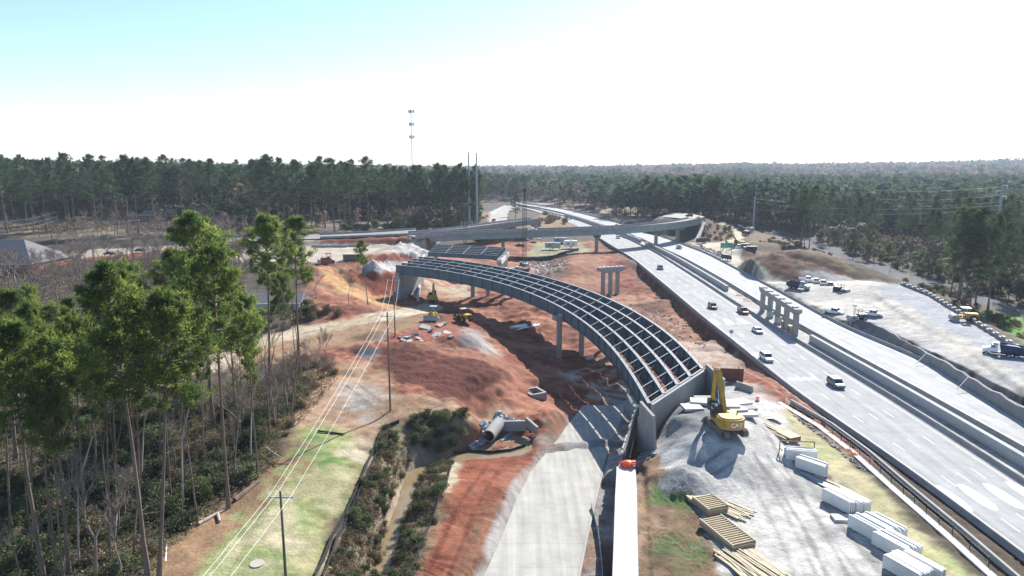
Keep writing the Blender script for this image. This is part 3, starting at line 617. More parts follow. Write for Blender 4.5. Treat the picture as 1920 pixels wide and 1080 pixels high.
# left road among the houses
zone((0.36, 0.30, 0.24), [(130, 470), (330, 460), (480, 450), (600, 452), (600, 462), (400, 470), (150, 485)], 2, 2, 0.05)
zone((0.30, 0.12, 0.08), [(160, 483), (330, 470), (340, 480), (160, 495)], 2, 2, 0.1)
zone((0.34, 0.25, 0.15), [(300, 410), (400, 395), (480, 400), (480, 420), (330, 440)], 4, 5, 0.1)
col = np.empty((len(gx), 3)); nf = fbm(gx / 9.0, gy / 9.0, 3); nn = fbm(gx / 2.2, gy / 2.2, 11)
col[:] = FLOOR
far = np.clip((gy - 500) / 600, 0, 1)[:, None]
col = col * (1 - far) + np.array((0.085, 0.072, 0.055)) * far
amp = np.full(len(gx), 0.12)
near = gy < 900
rag = (fbm(gx / 3.0, gy / 3.0, 31) - 0.5) * 2
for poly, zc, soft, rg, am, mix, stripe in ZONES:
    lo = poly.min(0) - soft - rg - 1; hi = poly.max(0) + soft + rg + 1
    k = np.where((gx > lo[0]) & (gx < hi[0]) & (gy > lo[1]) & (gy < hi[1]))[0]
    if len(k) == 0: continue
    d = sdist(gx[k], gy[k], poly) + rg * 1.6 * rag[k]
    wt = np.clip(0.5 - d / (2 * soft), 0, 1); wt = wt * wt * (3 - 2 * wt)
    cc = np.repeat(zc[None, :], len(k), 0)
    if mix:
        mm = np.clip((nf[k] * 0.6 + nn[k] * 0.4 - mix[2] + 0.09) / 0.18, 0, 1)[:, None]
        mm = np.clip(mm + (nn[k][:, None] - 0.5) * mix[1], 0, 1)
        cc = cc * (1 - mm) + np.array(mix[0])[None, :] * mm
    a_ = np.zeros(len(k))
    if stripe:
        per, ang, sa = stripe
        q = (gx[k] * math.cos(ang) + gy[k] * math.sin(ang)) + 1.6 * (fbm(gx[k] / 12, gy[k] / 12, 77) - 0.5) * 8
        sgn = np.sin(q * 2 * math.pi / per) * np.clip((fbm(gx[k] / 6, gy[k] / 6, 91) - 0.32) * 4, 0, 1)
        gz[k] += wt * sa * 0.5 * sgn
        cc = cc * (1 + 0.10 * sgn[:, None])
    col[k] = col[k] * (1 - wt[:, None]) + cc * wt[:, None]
    if am is not None: amp[k] = amp[k] * (1 - wt) + am * wt
# keep the ground low and smooth beneath paved strips
for poly in (HW, [*RL, *reversed(RR)]):
    q = np.array([[p.x, p.y] for p in poly]); lo = q.min(0) - 2; hi = q.max(0) + 2
    k = np.where((gx > lo[0]) & (gx < hi[0]) & (gy > lo[1]) & (gy < hi[1]))[0]
    dd = sdist(gx[k], gy[k], q); amp[k] *= np.clip(dd / 1.5, 0, 1)
rough = (fbm(gx / 2.6, gy / 2.6, 5, 5) - 0.5) * 2 * 1.7 + (fbm(gx / 0.9, gy / 0.9, 8, 3) - 0.5) * 0.9
gz = gz + 1.35 * amp * rough * np.clip((1500 - gy) / 600, 0, 1)
hill = np.clip((gy - 1100) / 900, 0, 1)
gz = gz + hill * ((fbm(gx / 420, gy / 420, 41) - 0.5) * 26)
col *= 0.84 * (0.66 + 0.68 * fbm(gx / 1.1, gy / 1.1, 51, 4))[:, None] * (0.78 + 0.44 * nf)[:, None]
nu = len(U); nr = len(YR)
idx = np.arange(nr * nu).reshape(nr, nu)
quads = np.stack([idx[:-1, :-1], idx[:-1, 1:], idx[1:, 1:], idx[1:, :-1]], -1).reshape(-1, 4)
def npmesh(name, v, faces, mats, colors=None, parent=None, smooth=False, kind=None, attr='Col'):
    me = bpy.data.meshes.new(name); nf_ = len(faces); k = faces.shape[1]
    me.vertices.add(len(v)); me.vertices.foreach_set('co', np.asarray(v, np.float32).ravel())
    me.loops.add(nf_ * k); me.loops.foreach_set('vertex_index', faces.astype(np.int32).ravel())
    me.polygons.add(nf_); me.polygons.foreach_set('loop_start', np.arange(0, nf_ * k, k, dtype=np.int32))
    try: me.polygons.foreach_set('loop_total', np.full(nf_, k, dtype=np.int32))
    except Exception: pass
    if smooth: me.polygons.foreach_set('use_smooth', np.ones(nf_, bool))
    if not isinstance(mats, (list, tuple)): mats = [mats]
    for m in mats: me.materials.append(m)
    if colors is not None:
        a = me.attributes.new(attr, 'FLOAT_COLOR', 'POINT')
        a.data.foreach_set('color', np.concatenate([colors, np.ones((len(colors), 1))], 1).astype(np.float32).ravel())
    me.update(calc_edges=True)
    o = bpy.data.objects.new(name, me); C.objects.link(o)
    if parent is not None: o.parent = parent
    if kind: o['kind'] = kind
    return o
npmesh('ground', np.stack([gx, gy, gz], 1), quads, M['ground'], np.clip(col, 0.004, 0.85), smooth=True, kind='structure')
# ================================================================== ROADS
def strip(name, L, Rr, m, dz=0.0, nx=1, kind='structure', parent=None, fn=None):
    b = MB(); n = len(L)
    for i in range(n):
        for k in range(nx + 1):
            p = L[i].lerp(Rr[i], k / nx); b.v.append((p.x, p.y, p.z + dz))
    for i in range(n - 1):
        for k in range(nx):
            a = i * (nx + 1) + k; b.f.append((a, a + 1, a + nx + 2, a + nx + 1)); b.m.append(0)
    o = b.build(name, m, parent, recalc=False)
    if kind: o['kind'] = kind
    return o
def pavemat(name, c, jl=4.6, rough=0.92, streak=(0.45, 0.02), axis='y', patch=0.2):
    """slab concrete: joints, wheel-path streaks, patchiness"""
    m = bpy.data.materials.new(name); m.use_nodes = True; t = m.node_tree; b = t.nodes['Principled BSDF']
    b.inputs['Roughness'].default_value = rough; b.inputs['Specular IOR Level'].default_value = 0.06
    tc = t.nodes.new('ShaderNodeTexCoord')
    mp = t.nodes.new('ShaderNodeMapping'); mp.inputs['Scale'].default_value = (streak[0], streak[1], 1); t.links.new(tc.outputs['Object'], mp.inputs[0])
    n1 = t.nodes.new('ShaderNodeTexNoise'); n1.inputs['Scale'].default_value = 1.6; n1.inputs['Detail'].default_value = 5; t.links.new(mp.outputs[0], n1.inputs['Vector'])
    n2 = t.nodes.new('ShaderNodeTexNoise'); n2.inputs['Scale'].default_value = 0.25; n2.inputs['Detail'].default_value = 8; n2.inputs['Roughness'].default_value = 0.7; t.links.new(tc.outputs['Object'], n2.inputs['Vector'])
    sx = t.nodes.new('ShaderNodeSeparateXYZ'); t.links.new(tc.outputs['Object'], sx.inputs[0])
    wv = t.nodes.new('ShaderNodeMath'); wv.operation = 'PINGPONG'; wv.inputs[1].default_value = jl / 2; t.links.new(sx.outputs['Y'], wv.inputs[0])
    jt = t.nodes.new('ShaderNodeMath'); jt.operation = 'LESS_THAN'; jt.inputs[1].default_value = 0.045; t.links.new(wv.outputs[0], jt.inputs[0])
    ad = t.nodes.new('ShaderNodeMath'); ad.operation = 'ADD'; t.links.new(n1.outputs[0], ad.inputs[0]); t.links.new(n2.outputs[0], ad.inputs[1])
    mr = t.nodes.new('ShaderNodeMapRange'); mr.inputs['From Min'].default_value = 0.6; mr.inputs['From Max'].default_value = 1.4
    mr.inputs['To Min'].default_value = 1 - patch; mr.inputs['To Max'].default_value = 1 + patch; t.links.new(ad.outputs[0], mr.inputs['Value'])
    ml = t.nodes.new('ShaderNodeMath'); ml.operation = 'MULTIPLY_ADD'; ml.inputs[1].default_value = -0.18
    t.links.new(jt.outputs[0], ml.inputs[0]); t.links.new(mr.outputs[0], ml.inputs[2])
    sc = t.nodes.new('ShaderNodeVectorMath'); sc.operation = 'SCALE'; sc.inputs[0].default_value = c
    t.links.new(ml.outputs[0], sc.inputs['Scale']); t.links.new(sc.outputs[0], b.inputs['Base Color'])
    return m
M['hw'] = pavemat('highway_concrete', (0.335, 0.338, 0.333), patch=0.28)
M['hw2'] = pavemat('highway_concrete_pale', (0.40, 0.40, 0.395), patch=0.26)
M['newroad'] = pavemat('new_ramp_concrete', (0.36, 0.35, 0.32), 5.5, 0.9, (0.7, 0.02), patch=0.30)
M['deck'] = pavemat('bridge_deck_concrete', (0.25, 0.245, 0.24), 6.0, 0.8)
M['conc_j'] = pavemat('barrier_concrete', (0.27, 0.27, 0.27), 6.1, 0.9, (0.4, 0.4), patch=0.25)
M['conc_jw'] = pavemat('median_wall_concrete', (0.40, 0.405, 0.40), 9.0, 0.9, (0.3, 0.3), patch=0.15)
def off(l, d): return [Vector((p.x + d, p.y, p.z)) for p in l]
hw1 = strip('highway', off(LE, 0.05), off(ML, -0.1), M['hw'], 0.0)
hw2 = strip('highway', off(MR, 0.25), off(RE, -0.05), M['hw2'], 0.0)
strip('road', RL, RR, M['newroad'], 0.02, nx=3)
cb = MB()
for i in range(len(RR) - 1):
    a, b2 = RR[i], RR[i + 1]
    if a.y > 104: break
    cb.beam(a + Vector((0.12, 0, 0.06)), b2 + Vector((0.12, 0, 0.06)), 0.35, 0.12)
cb.build('kerb', M['conc'])['kind'] = 'structure'
# ---- painted markings: sheets 4 mm above the pavement
mk = MB()
def mline(L, Rr, f, y0, y1, wd, dash=None, dz=0.004):
    Y = [p.y for p in L]
    def at(y):
        a = np.interp(y, Y, [p.x for p in L]); b2 = np.interp(y, Y, [p.x for p in Rr]); return a + (b2 - a) * f
    y = y0
    while y < y1:
        e = y + (dash[0] if dash else 12.0)
        xa, xb = at(y), at(min(e, y1)); wdd = wd * (1 if y < 250 else 1.3)
        mk.add([(xa - wdd / 2, y, dz), (xa + wdd / 2, y, dz), (xb + wdd / 2, min(e, y1), dz), (xb - wdd / 2, min(e, y1), dz)], [(0, 1, 2, 3)])
        y = e + (dash[1] if dash else 0)
for f in (0.285, 0.50, 0.715): mline(LE, ML, f, 52 + 6 * f, 640, 0.16, (3.4, 8.8))
mline(LE, ML, 0.075, 45, 640, 0.14); mline(LE, ML, 0.925, 45, 640, 0.14)
for f in (0.40, 0.68): mline(MR, RE, f, 52, 640, 0.16, (3.4, 8.8))
mline(MR, RE, 0.12, 45, 640, 0.14); mline(MR, RE, 0.94, 45, 640, 0.14)
mk.build('lane_markings', M['wmark'], hw1)
# route shields and a worded legend
M['pblue'] = mat('faded_blue_paint', (0.42, 0.58, 0.70), 0.7, var=0.12, scale=2); M['pred'] = mat('faded_red_marking', (0.68, 0.36, 0.38), 0.7, var=0.12, scale=2)
def shield(px, py, full, ln=7.6, wd=2.0):
    c = P(px, py, 0); a = math.radians(2)
    def pt(u, v, dz): return (c.x + u * wd / 2, c.y + v * ln / 2, dz)
    out = [(-0.42, -1), (0.42, -1), (0.92, -0.45), (1.0, 0.1), (0.86, 0.62), (0.5, 0.9), (0, 1.0), (-0.5, 0.9), (-0.86, 0.62), (-1.0, 0.1), (-0.92, -0.45)]
    out = [(u, -v) for u, v in out][::-1]
    b = MB(); b.add([pt(u, v, 0.006) for u, v in out], [tuple(range(len(out)))])
    o = b.build('route_shield', M['wmark'], hw1, recalc=False)
    if full:
        b = MB(); b.add([pt(u * 0.86, v * 0.86, 0.010) for u, v in out if v < 0.55] , [tuple(range(len([1 for u, v in out if v < 0.55])))]); b.build('blue_field', M['pblue'], o, recalc=False)
        b = MB(); b.add([pt(u, v, 0.014) for u, v in [(-0.62, 0.60), (0.62, 0.60), (0.42, 0.92), (-0.42, 0.92)]], [(0, 1, 2, 3)]); b.build('red_field', M['pred'], o, recalc=False)
        b = MB()                                       # worn numerals
        for k, u0 in enumerate((-0.55, -0.08, 0.38)):
            q = [(-.17, -.5), (.17, -.5), (.17, -.38), (-.17, -.38)], [(-.17, .3), (.17, .3), (.17, .42), (-.17, .42)], [(-.17, -.1), (.17, -.1), (.17, .02), (-.17, .02)], [(.09, -.5), (.17, -.5), (.17, .42), (.09, .42)]
            for r in q: b.add([pt(u + u0 + 0.08, v, 0.014) for u, v in r], [(0, 1, 2, 3)])
        b.build('numerals', M['wmark'], o, recalc=False)
for i, (a, b2) in enumerate([(1787, 935), (1833, 932), (1882, 930), (1926, 926)]): shield(a, b2, i == 0)
for a, b2 in [(1340, 604), (1366, 603), (1391, 602)]: shield(a, b2, False)
b = MB()
for k in range(12):
    c = P(1479 + k * 4.6, 711 - 0.15 * k, 0); b.box((c.x, c.y, 0.005), (0.15, 2.6 if k % 3 else 2.0, 0.002))
for k in range(6):
    c = P(1409 + k * 4.6, 664 - 0.15 * k, 0); b.box((c.x, c.y, 0.005), (0.16, 2.3, 0.002))
b.build('worn_legend', M['wmark'], hw1)
# ================================================================== BARRIERS AND WALLS
def barrier(name, L, label, cat, group=None, h=0.85, base=0.62, top=0.18, skirt=0.0, m='conc', step=1, y0=0, y1=1e9, gap=None, cap=None, part=None):
    """jersey-profile barrier swept along a line; skirt carries it down as a wall face"""
    q = [p for p in L if y0 <= p.y <= y1][::step]
    prof = [(-base / 2, 0.0), (-base / 2, 0.08), (-base / 4, 0.3), (-top / 2, h), (top / 2, h), (base / 4, 0.3), (base / 2, 0.08), (base / 2, 0.0)]
    b = MB(); rings = []
    for p in q: rings.append([Vector((p.x + u, p.y, p.z + v)) for u, v in prof])
    b.loft(rings)
    t = thing(name, label, cat, (q[0].x, q[0].y, 0), 0, group)
    b.build('parapet', M['conc_j'], t, world=True)
    if skirt:
        b = MB(); b.loft([[Vector((p.x - 0.28, p.y, -0.01)), Vector((p.x + 0.2, p.y, -0.01)), Vector((p.x + 0.2, p.y, -skirt)), Vector((p.x - 0.28, p.y, -skirt))] for p in q])
        b.build('wall_face', M['wall_b'], t, world=True)
    return t
barrier('roadside_barrier', off(LE, -0.35), 'long concrete barrier on the brown retaining wall along the near edge of the highway', 'barrier', skirt=6.0)
barrier('median_barrier', off(ML, 0.25), 'long concrete barrier between the oncoming lanes and the median strip', 'barrier', y0=40)
barrier('median_barrier', off(MR, -0.2), 'long concrete barrier between the median strip and the far lanes', 'barrier', y0=40)
barrier('roadside_barrier', off(RE, 0.3), 'long concrete barrier between the far lanes and the grey construction yard', 'barrier', y0=40)
# thick unfinished median wall, two runs
def medwall(p0, p1, label, h=1.55, wd=0.9):
    q = [p for p in [Vector(((a.x + b2.x) / 2 + 0.3, a.y, 0)) for a, b2 in zip(ML, MR)] if p0 <= p.y <= p1]
    t = thing('median_wall', label, 'concrete wall', q[0], 0)
    b = MB(); b.loft([[Vector((p.x - wd / 2, p.y, -0.3)), Vector((p.x - wd / 2, p.y, h)), Vector((p.x + wd / 2, p.y, h)), Vector((p.x + wd / 2, p.y, -0.3))] for p in q]); b.build('wall', M['conc_jw'], t, world=True)
medwall(38, 172, 'thick pale concrete median wall from the foreground up to the white pier bent')
medwall(243, 392, 'thick concrete median wall running from the gap beyond the pier bent to the overpass')
medwall(398, 620, 'distant thick concrete median wall beyond the overpass')
# retaining wall beside the ramp bench
t = thing('retaining_wall', 'ramp retaining wall with broad white concrete coping beside the new road', 'retaining wall', WT[2])
b = MB(); q = WT[:6]
b.loft([[Vector((p.x - 0.02, p.y, p.z)), Vector((p.x + 0.28, p.y, p.z)), Vector((p.x + 0.28, p.y, -7)), Vector((p.x - 0.02, p.y, -7))] for p in q]); b.build('wall_panels', M['conc_d'], t, world=True)
b = MB(); cl = resample(WT[:5], list(np.arange(58, 100, 3))); cr = resample(WB, list(np.arange(58, 100, 3)))
b.loft([[Vector((a.x - 0.12, a.y, -0.34)), Vector((a.x - 0.12, a.y, -0.08)), Vector((c2.x, c2.y, -0.06)), Vector((c2.x, c2.y, -0.34))] for a, c2 in zip(cl, cr)]); b.build('coping', M['conc_w'], t, world=True)
b = MB()
b.loft([[Vector((p.x - 0.14, p.y, p.z + 0.02)), Vector((p.x + 0.3, p.y, p.z + 0.02)), Vector((p.x + 0.3, p.y, -7)), Vector((p.x - 0.02, p.y, -7))] for p in WT[5:]]); b.build('raised_panels', M['conc_d'], t, world=True)
b = MB(); random.seed(3)
for i in range(5, len(WT) - 1):
    for k in range(5):
        p = WT[i].lerp(WT[i + 1], k / 5); p2 = WT[i].lerp(WT[i + 1], (k + 0.75) / 5); h = random.uniform(0.2, 0.8)
        b.beam(p + Vector((-.05, 0, h / 2)), p2 + Vector((-.05, 0, h / 2)), 0.25, h)
b.build('protruding_panels', M['conc_w'], t, world=True)
# grey wall of the far yard, above the trench
YW = [P(1600, 598, 1.3), P(1640, 607, 1.6), P(1700, 640, 2.2), P(1760, 672, 2.4), P(1830, 713, 2.5), P(1925, 768, 2.5), P(2010, 815, 2.5)]
random.seed(5)
t = thing('retaining_wall', 'grey retaining wall face along the trench below the far construction yard', 'retaining wall', YW[2])
b = MB(); q = []
for i in range(len(YW) - 1):
    for k in range(6): q.append(YW[i].lerp(YW[i + 1], k / 6) + Vector((0, 0, random.uniform(-.25, .25))))
b.loft([[Vector((p.x - 0.25, p.y, p.z)), Vector((p.x + 0.35, p.y, p.z + 0.02)), Vector((p.x + 0.35, p.y, -3)), Vector((p.x - 0.25, p.y, -3))] for p in q]); b.build('wall_face', M['conc_d'], t, world=True)
# lean props
b = MB()
for a, b2 in [(0.45, 0.49), (0.66, 0.70), (0.9, 0.94)]:
    i = int(a * len(q)); p = q[i]; b.beam(p + Vector((-0.2, 0, 0)), p + Vector((-4.2, -3, -1.6)), 0.12, 0.12)
b.build('brace', M['conc_w'], t, world=True)
# panel wall along the back of the yard
BW = [P(1689, 533, 3.2), P(1740, 553, 3.2), P(1800, 590, 3.2), P(1860, 627, 3.2), P(1925, 667, 3.2), P(2000, 712, 3.2)]
t = thing('panel_wall', 'row of stepped grey wall panels along the back edge of the yard', 'retaining wall', BW[1])
b = MB(); c2 = MB(); n = 0; d0 = 0
for i in range(len(BW) - 1):
    L = (BW[i + 1] - BW[i]).length; k = max(1, int(L / 1.9))
    for s in range(k):
        p = BW[i].lerp(BW[i + 1], s / k); p2 = BW[i].lerp(BW[i + 1], (s + 0.93) / k); h = 0.95 if n % 2 else 0.45; n += 1
        b.beam(p + Vector((0, 0, h / 2 - 2)), p2 + Vector((0, 0, h / 2 - 2)), 0.28, 4 + h)
        c2.beam(p + Vector((0.1, 0, h + 0.14)), p.lerp(p2, 0.8) + Vector((0.1, 0, h + 0.14)), 0.5, 0.22)
b.build('panel_row', M['conc_d'], t, world=True); c2.build('coping_blocks', M['conc_w'], t, world=True)
# ================================================================== CURVED GIRDER BRIDGE
LG = [(740, 497.2), (775.6, 498.9), (820, 504.9), (856, 511), (886.7, 518), (922.8, 526.4), (961.7, 538), (990.5, 548), (1019.7, 560.5), (1053, 575), (1083, 594), (1116.7, 616), (1141.7, 644), (1164, 676), (1189, 710.5), (1219.4, 755)]
RG = [(783, 481.7), (816, 483), (853, 486.5), (880, 491), (904.7, 496), (936.7, 500.5), (979.7, 508), (1001.7, 514), (1029, 522), (1071, 532.6), (1099, 543), (1132, 555.6), (1175, 575), (1208, 593), (1241.7, 620), (1283, 652), (1316.7, 689.7)]
def fitcurve(pts, e0, e1, n=61, deg=4):
    q = np.array(pts, float); s = np.concatenate([[0], np.cumsum(np.hypot(*np.diff(q, axis=0).T))]); s /= s[-1]
    w_ = [P(a, b, e0) for a, b in pts]
    # elevation by world distance, iterated
    el = np.full(len(pts), (e0 + e1) / 2)
    for _ in range(6):
        w3 = [P(a, b, e) for (a, b), e in zip(pts, el)]
        d = np.concatenate([[0], np.cumsum([(w3[i + 1] - w3[i]).length for i in range(len(w3) - 1)])]); t_ = d / d[-1]
        el = e0 + (e1 - e0) * (1 - (1 - t_) ** 1.15 if False else t_)
    t2 = np.linspace(0, 1, n); out = []
    cx = np.polyfit(t_, [p.x for p in w3], deg); cy = np.polyfit(t_, [p.y for p in w3], deg); cz = np.polyfit(t_, [p.z for p in w3], 2)
    return [Vector((float(np.polyval(cx, v)), float(np.polyval(cy, v)), float(np.polyval(cz, v)))) for v in t2]
NB = 61
GLc = fitcurve(LG, 12.0, 5.6, NB); GRc = fitcurve(RG, 12.2, 6.2, NB)
girders = [[a.lerp(b2, k / 4) for a, b2 in zip(GLc, GRc)] for k in range(5)]
br = thing('curved_bridge', 'curved grey-blue steel girder bridge without a deck, spanning the red dirt site', 'bridge', girders[2][30])
WEB = 3.1; FL = 0.62
def sidev(q, i):
    d = (q[min(i + 1, len(q) - 1)] - q[max(i - 1, 0)]); d.z = 0; d.normalize(); return Vector((d.y, -d.x, 0))
def girder(q, parent, web=WEB, fl=FL, mname='steel', name='girder', splices=(), world=True):
    b = MB()
    def ring(u0, u1, z0, z1):
        return [[p + sidev(q, i) * u0 + Vector((0, 0, z0)), p + sidev(q, i) * u1 + Vector((0, 0, z0)), p + sidev(q, i) * u1 + Vector((0, 0, z1)), p + sidev(q, i) * u0 + Vector((0, 0, z1))] for i, p in [(i, q[i]) for i in range(len(q))]]
    b.loft(ring(-0.03, 0.03, -web, -0.06)); b.loft(ring(-fl / 2 - 0.05, fl / 2 + 0.05, -web - 0.07, -web))
    b.mi(1); b.loft(ring(-fl / 2, fl / 2, -0.06, 0.0)); b.mi(0)
    for i in range(1, len(q) - 1, 2):                        # stiffeners
        p = q[i]; s = sidev(q, i)
        for sg in (-1, 1): b.beam(p + s * sg * 0.16 + Vector((0, 0, -0.07)), p + s * sg * 0.16 + Vector((0, 0, -web)), 0.24, 0.03, up=s.cross(Vector((0, 0, 1))))
    for i in splices:                                       # bolted splice plates
        p, p2 = q[i], q[i + 1]; s = sidev(q, i)
        for sg in (-1, 1): b.beam(p + s * sg * 0.06 + Vector((0, 0, -web / 2)), p2 + s * sg * 0.06 + Vector((0, 0, -web / 2)), 0.05, web * 0.86)
    return b.build(name, [M[mname], M['steel_top']], parent, world=world)
for k in range(5): girder(girders[k], br, splices=(20, 41))
M['red_m'] = mat('red_safety_post', (0.35, 0.05, 0.06), 0.6)
cf = [int(round(v)) for v in np.linspace(1, NB - 2, 25)]
for k in range(4):
    for j, i in enumerate(cf):
        i2 = i
        a, c2 = girders[k][i2], girders[k + 1][i2]; b = MB()
        for sgn in (0,):
            a1 = a + Vector((0, 0, -0.22)); c1 = c2 + Vector((0, 0, -0.22)); a0 = a + Vector((0, 0, -WEB + 0.15)); c0 = c2 + Vector((0, 0, -WEB + 0.15))
            b.mi(1).beam(a1, c1, 0.17, 0.12); b.mi(0).beam(a0, c0, 0.16, 0.12); b.beam(a1, c0, 0.11, 0.1); b.beam(a0, c1, 0.11, 0.1)
        b.build('cross_frame', [M['steel'], M['steel_top']], br, world=True)
b = MB()
for k in (0, 1, 2, 3, 4):
    for i in range(2, NB, 3):
        p = girders[k][i]; b.beam(p, p + Vector((0, 0, 1.15)), 0.06, 0.06)
b.build('lifeline_post', M['red_m'], br, world=True)['kind'] = 'stuff'
for k in (0, 4):
    b = MB(); q = [girders[k][i] + Vector((0, 0, 1.1)) for i in range(2, NB, 3)]
    for i in range(len(q) - 1): b.beam(q[i], q[i + 1], 0.025, 0.025)
    b.build('lifeline', M['dark'], br, world=True)
# end diaphragm
b = MB()
for k in range(4):
    a, c2 = girders[k][-1], girders[k + 1][-1]; b.beam(a + Vector((0, 0, -0.15)), c2 + Vector((0, 0, -0.15)), 0.35, 0.12)
    b.beam(a + Vector((0, 0, -1.2)), c2 + Vector((0, 0, -1.2)), 0.12, 1.9)
b.build('end_diaphragm', [M['steel_top']], br, world=True)

def bent(name, label, bases, caplen_extra, ztop, capd, capw, colr, m='conc', zbase=None, square=False, steps=0, cat='bridge pier'):
    """pier bent: row of columns under a cap beam"""
    c = sum(bases, Vector((0, 0, 0))) / len(bases)
    t = thing(name, label, cat, c)
    d = (bases[-1] - bases[0]); d.z = 0; ln = d.length; d.normalize(); s = Vector((d.y, -d.x, 0))
    a = bases[0] - d * caplen_extra; z = bases[-1] + d * caplen_extra
    b = MB(); za, zz = (ztop if isinstance(ztop, tuple) else (ztop, ztop))
    def capring(p, zt, dep): return [Vector((p.x, p.y, zt - dep)) - s * capw / 2, Vector((p.x, p.y, zt - dep)) + s * capw / 2, Vector((p.x, p.y, zt)) + s * capw / 2, Vector((p.x, p.y, zt)) - s * capw / 2]
    L = (z - a).length; fr = caplen_extra / L
    def lz(f): return za + (zz - za) * f
    b.loft([capring(a.lerp(z, f), lz(f), dep) for f, dep in ((0, capd * 0.62), (fr * 0.9, capd), (1 - fr * 0.9, capd), (1, capd * 0.62))])
    b.build('cap_beam', M[m], t, world=True)
    for i, p in enumerate(bases):
        f = (p - a).length / L; b = MB(); zt = lz(f) - capd + 0.02
        if square: b.box((p.x, p.y, (p.z - 0.6 + zt) / 2), (colr * 2, colr * 2, zt - p.z + 0.6), math.atan2(d.y, d.x))
        else: b.tube([(p.x, p.y, p.z - 0.8), (p.x, p.y, zt)], colr, 16)
        b.build('column', M[m], t, world=True, smooth=False)
    if steps:
        for i in range(steps):
            f = (i + 0.5) / steps; p = a.lerp(z, f); b = MB()
            b.box((p.x, p.y, lz(f) + 0.16), (1.1, capw * 0.75, 0.34), math.atan2(d.y, d.x)); b.build('bearing_seat', M['conc_w'], t, world=True)
    return t
def line_bases(p0, p1, n, step=None):
    d = p1 - p0
    return [p0 + d * k for k in range(n)]
b1a, b1b = P(1048, 672, -5), P(1090, 667, -5)
bent('pier_bent', 'tall concrete pier with round columns under the middle of the curved bridge', line_bases(b1a, b1b, 4), 1.7, (6.4, 6.8), 1.6, 1.9, 0.72, 'conc', steps=5)
b2a, b2b = P(886.7, 561, -1.0), P(915, 558.5, -1.0)
bent('pier_bent', 'shaded concrete pier under the far part of the curved bridge near the small excavator', line_bases(b2a, b2b, 4), 1.9, (8.6, 9.1), 1.7, 1.9, 0.75, 'conc', steps=5)
# near abutment
ab = thing('bridge_abutment', 'concrete abutment with two wing walls at the near end of the curved bridge', 'abutment', P(1270, 735, 4))
A0, A1 = GLc[-1], GRc[-1]; dv = (A1 - A0); dv.z = 0; dv.normalize(); nv = Vector((dv.y, -dv.x, 0)); nv = nv if nv.y < 0 else -nv
b = MB(); a = A0 - dv * 0.7 + nv * 0.9; z = A1 + dv * 0.7 + nv * 0.9
b.beam(Vector((a.x, a.y, 1.9)), Vector((z.x, z.y, 2.4)), 0.5, 7.8); b.build('backwall', M['conc'], ab, world=True)
b = MB(); a2 = A0 - dv * 0.9 - nv * 0.5; z2 = A1 + dv * 0.9 - nv * 0.5
b.beam(Vector((a2.x, a2.y, -0.3)), Vector((z2.x, z2.y, 0.3)), 2.2, 7.0); b.build('bearing_shelf', M['conc'], ab, world=True)
for (p0, p1, zb) in (((P(1201.5, 752, 6.4)), (P(1226, 780, 5.6)), -4.0), ((P(1325, 682, 7.2)), (P(1358, 711, 6.6)), 0.5)):
    b = MB(); e = (p1 - p0); e.z = 0; e.normalize(); s = Vector((e.y, -e.x, 0)) * 0.24
    q = [p0, p1, p1 + e * 0.02, Vector((p1.x, p1.y, zb)) + e * (1.8 if zb < 0 else 0), Vector((p0.x, p0.y, zb))]
    n = len(q); b.add([p - s for p in q] + [p + s for p in q], [tuple(range(n)), tuple(range(n, 2 * n))[::-1]] + [(i, (i + 1) % n, n + (i + 1) % n, n + i) for i in range(n)])
    b.build('wing_wall', M['conc'], ab, world=True)
# far abutment: shaded wall below the far girder ends
fa = thing('bridge_abutment', 'shaded concrete abutment wall and wing at the far left end of the curved bridge', 'abutment', P(790, 545, 0))
p0, p1 = GLc[0], GRc[0]; d = (p1 - p0); d.z = 0; d.normalize()
b = MB(); off_ = Vector((0.8, -0.4, 0)); b.beam(Vector((p0.x, p0.y, 4.0)) - d * 1.0 + off_, Vector((p1.x, p1.y, 4.2)) + d * 1.0 + off_, 1.4, 11.0); b.build('backwall', M['conc'], fa, world=True)
w0 = P(783, 566, -0.5); w1 = P(792, 532, -0.5); w2 = P(800, 515, -0.5)
b = MB(); g0_ = GLc[2]
b.loft([[Vector((p.x - 0.3, p.y, zt)), Vector((p.x + 0.3, p.y, zt)), Vector((p.x + 0.3, p.y, -1.5)), Vector((p.x - 0.3, p.y, -1.5))] for p, zt in ((w0, 2.5), (w0.lerp(w1, 0.5), 2.6), (w0.lerp(w1, 0.52), 6.5), (w1, 9.4), (w2, 9.4), (P(822, 509, -0.5), 5.0))])
b.build('wing_wall', M['conc_w'], fa, world=True)
# ================================================================== STRAIGHT GIRDER SPAN BEHIND
sb = thing('girder_span', 'straight span of six parallel grey steel girders behind the curved bridge', 'bridge', P(870, 468, 9))
ln_ = [(P(802, 472, 11), P(932.5, 479, 9.5)), (P(817, 457.5, 11), P(947.8, 464, 9.5))]
gs = []
for k in range(6):
    a = ln_[0][0].lerp(ln_[1][0], k / 5); c2 = ln_[0][1].lerp(ln_[1][1], k / 5); q = [a.lerp(c2, i / 12) for i in range(13)]; gs.append(q)
    girder(q, sb, web=1.7, fl=0.55)
for k in range(5):
    for i in (3, 6, 9):
        b = MB(); a, c2 = gs[k][i], gs[k + 1][i]; dn = Vector((0, 0, -0.2)); db = Vector((0, 0, -1.5))
        b.mi(1).beam(a + dn, c2 + dn, 0.3, 0.14); b.mi(0).beam(a + db, c2 + db, 0.15, 0.12); b.beam(a + dn, c2 + db, 0.1, 0.1)
        b.build('cross_frame', [M['steel'], M['steel_top']], sb, world=True)
q0 = P(936, 513, -1); q1 = P(946, 507, -1)
e0, e1 = gs[0][-1], gs[5][-1]
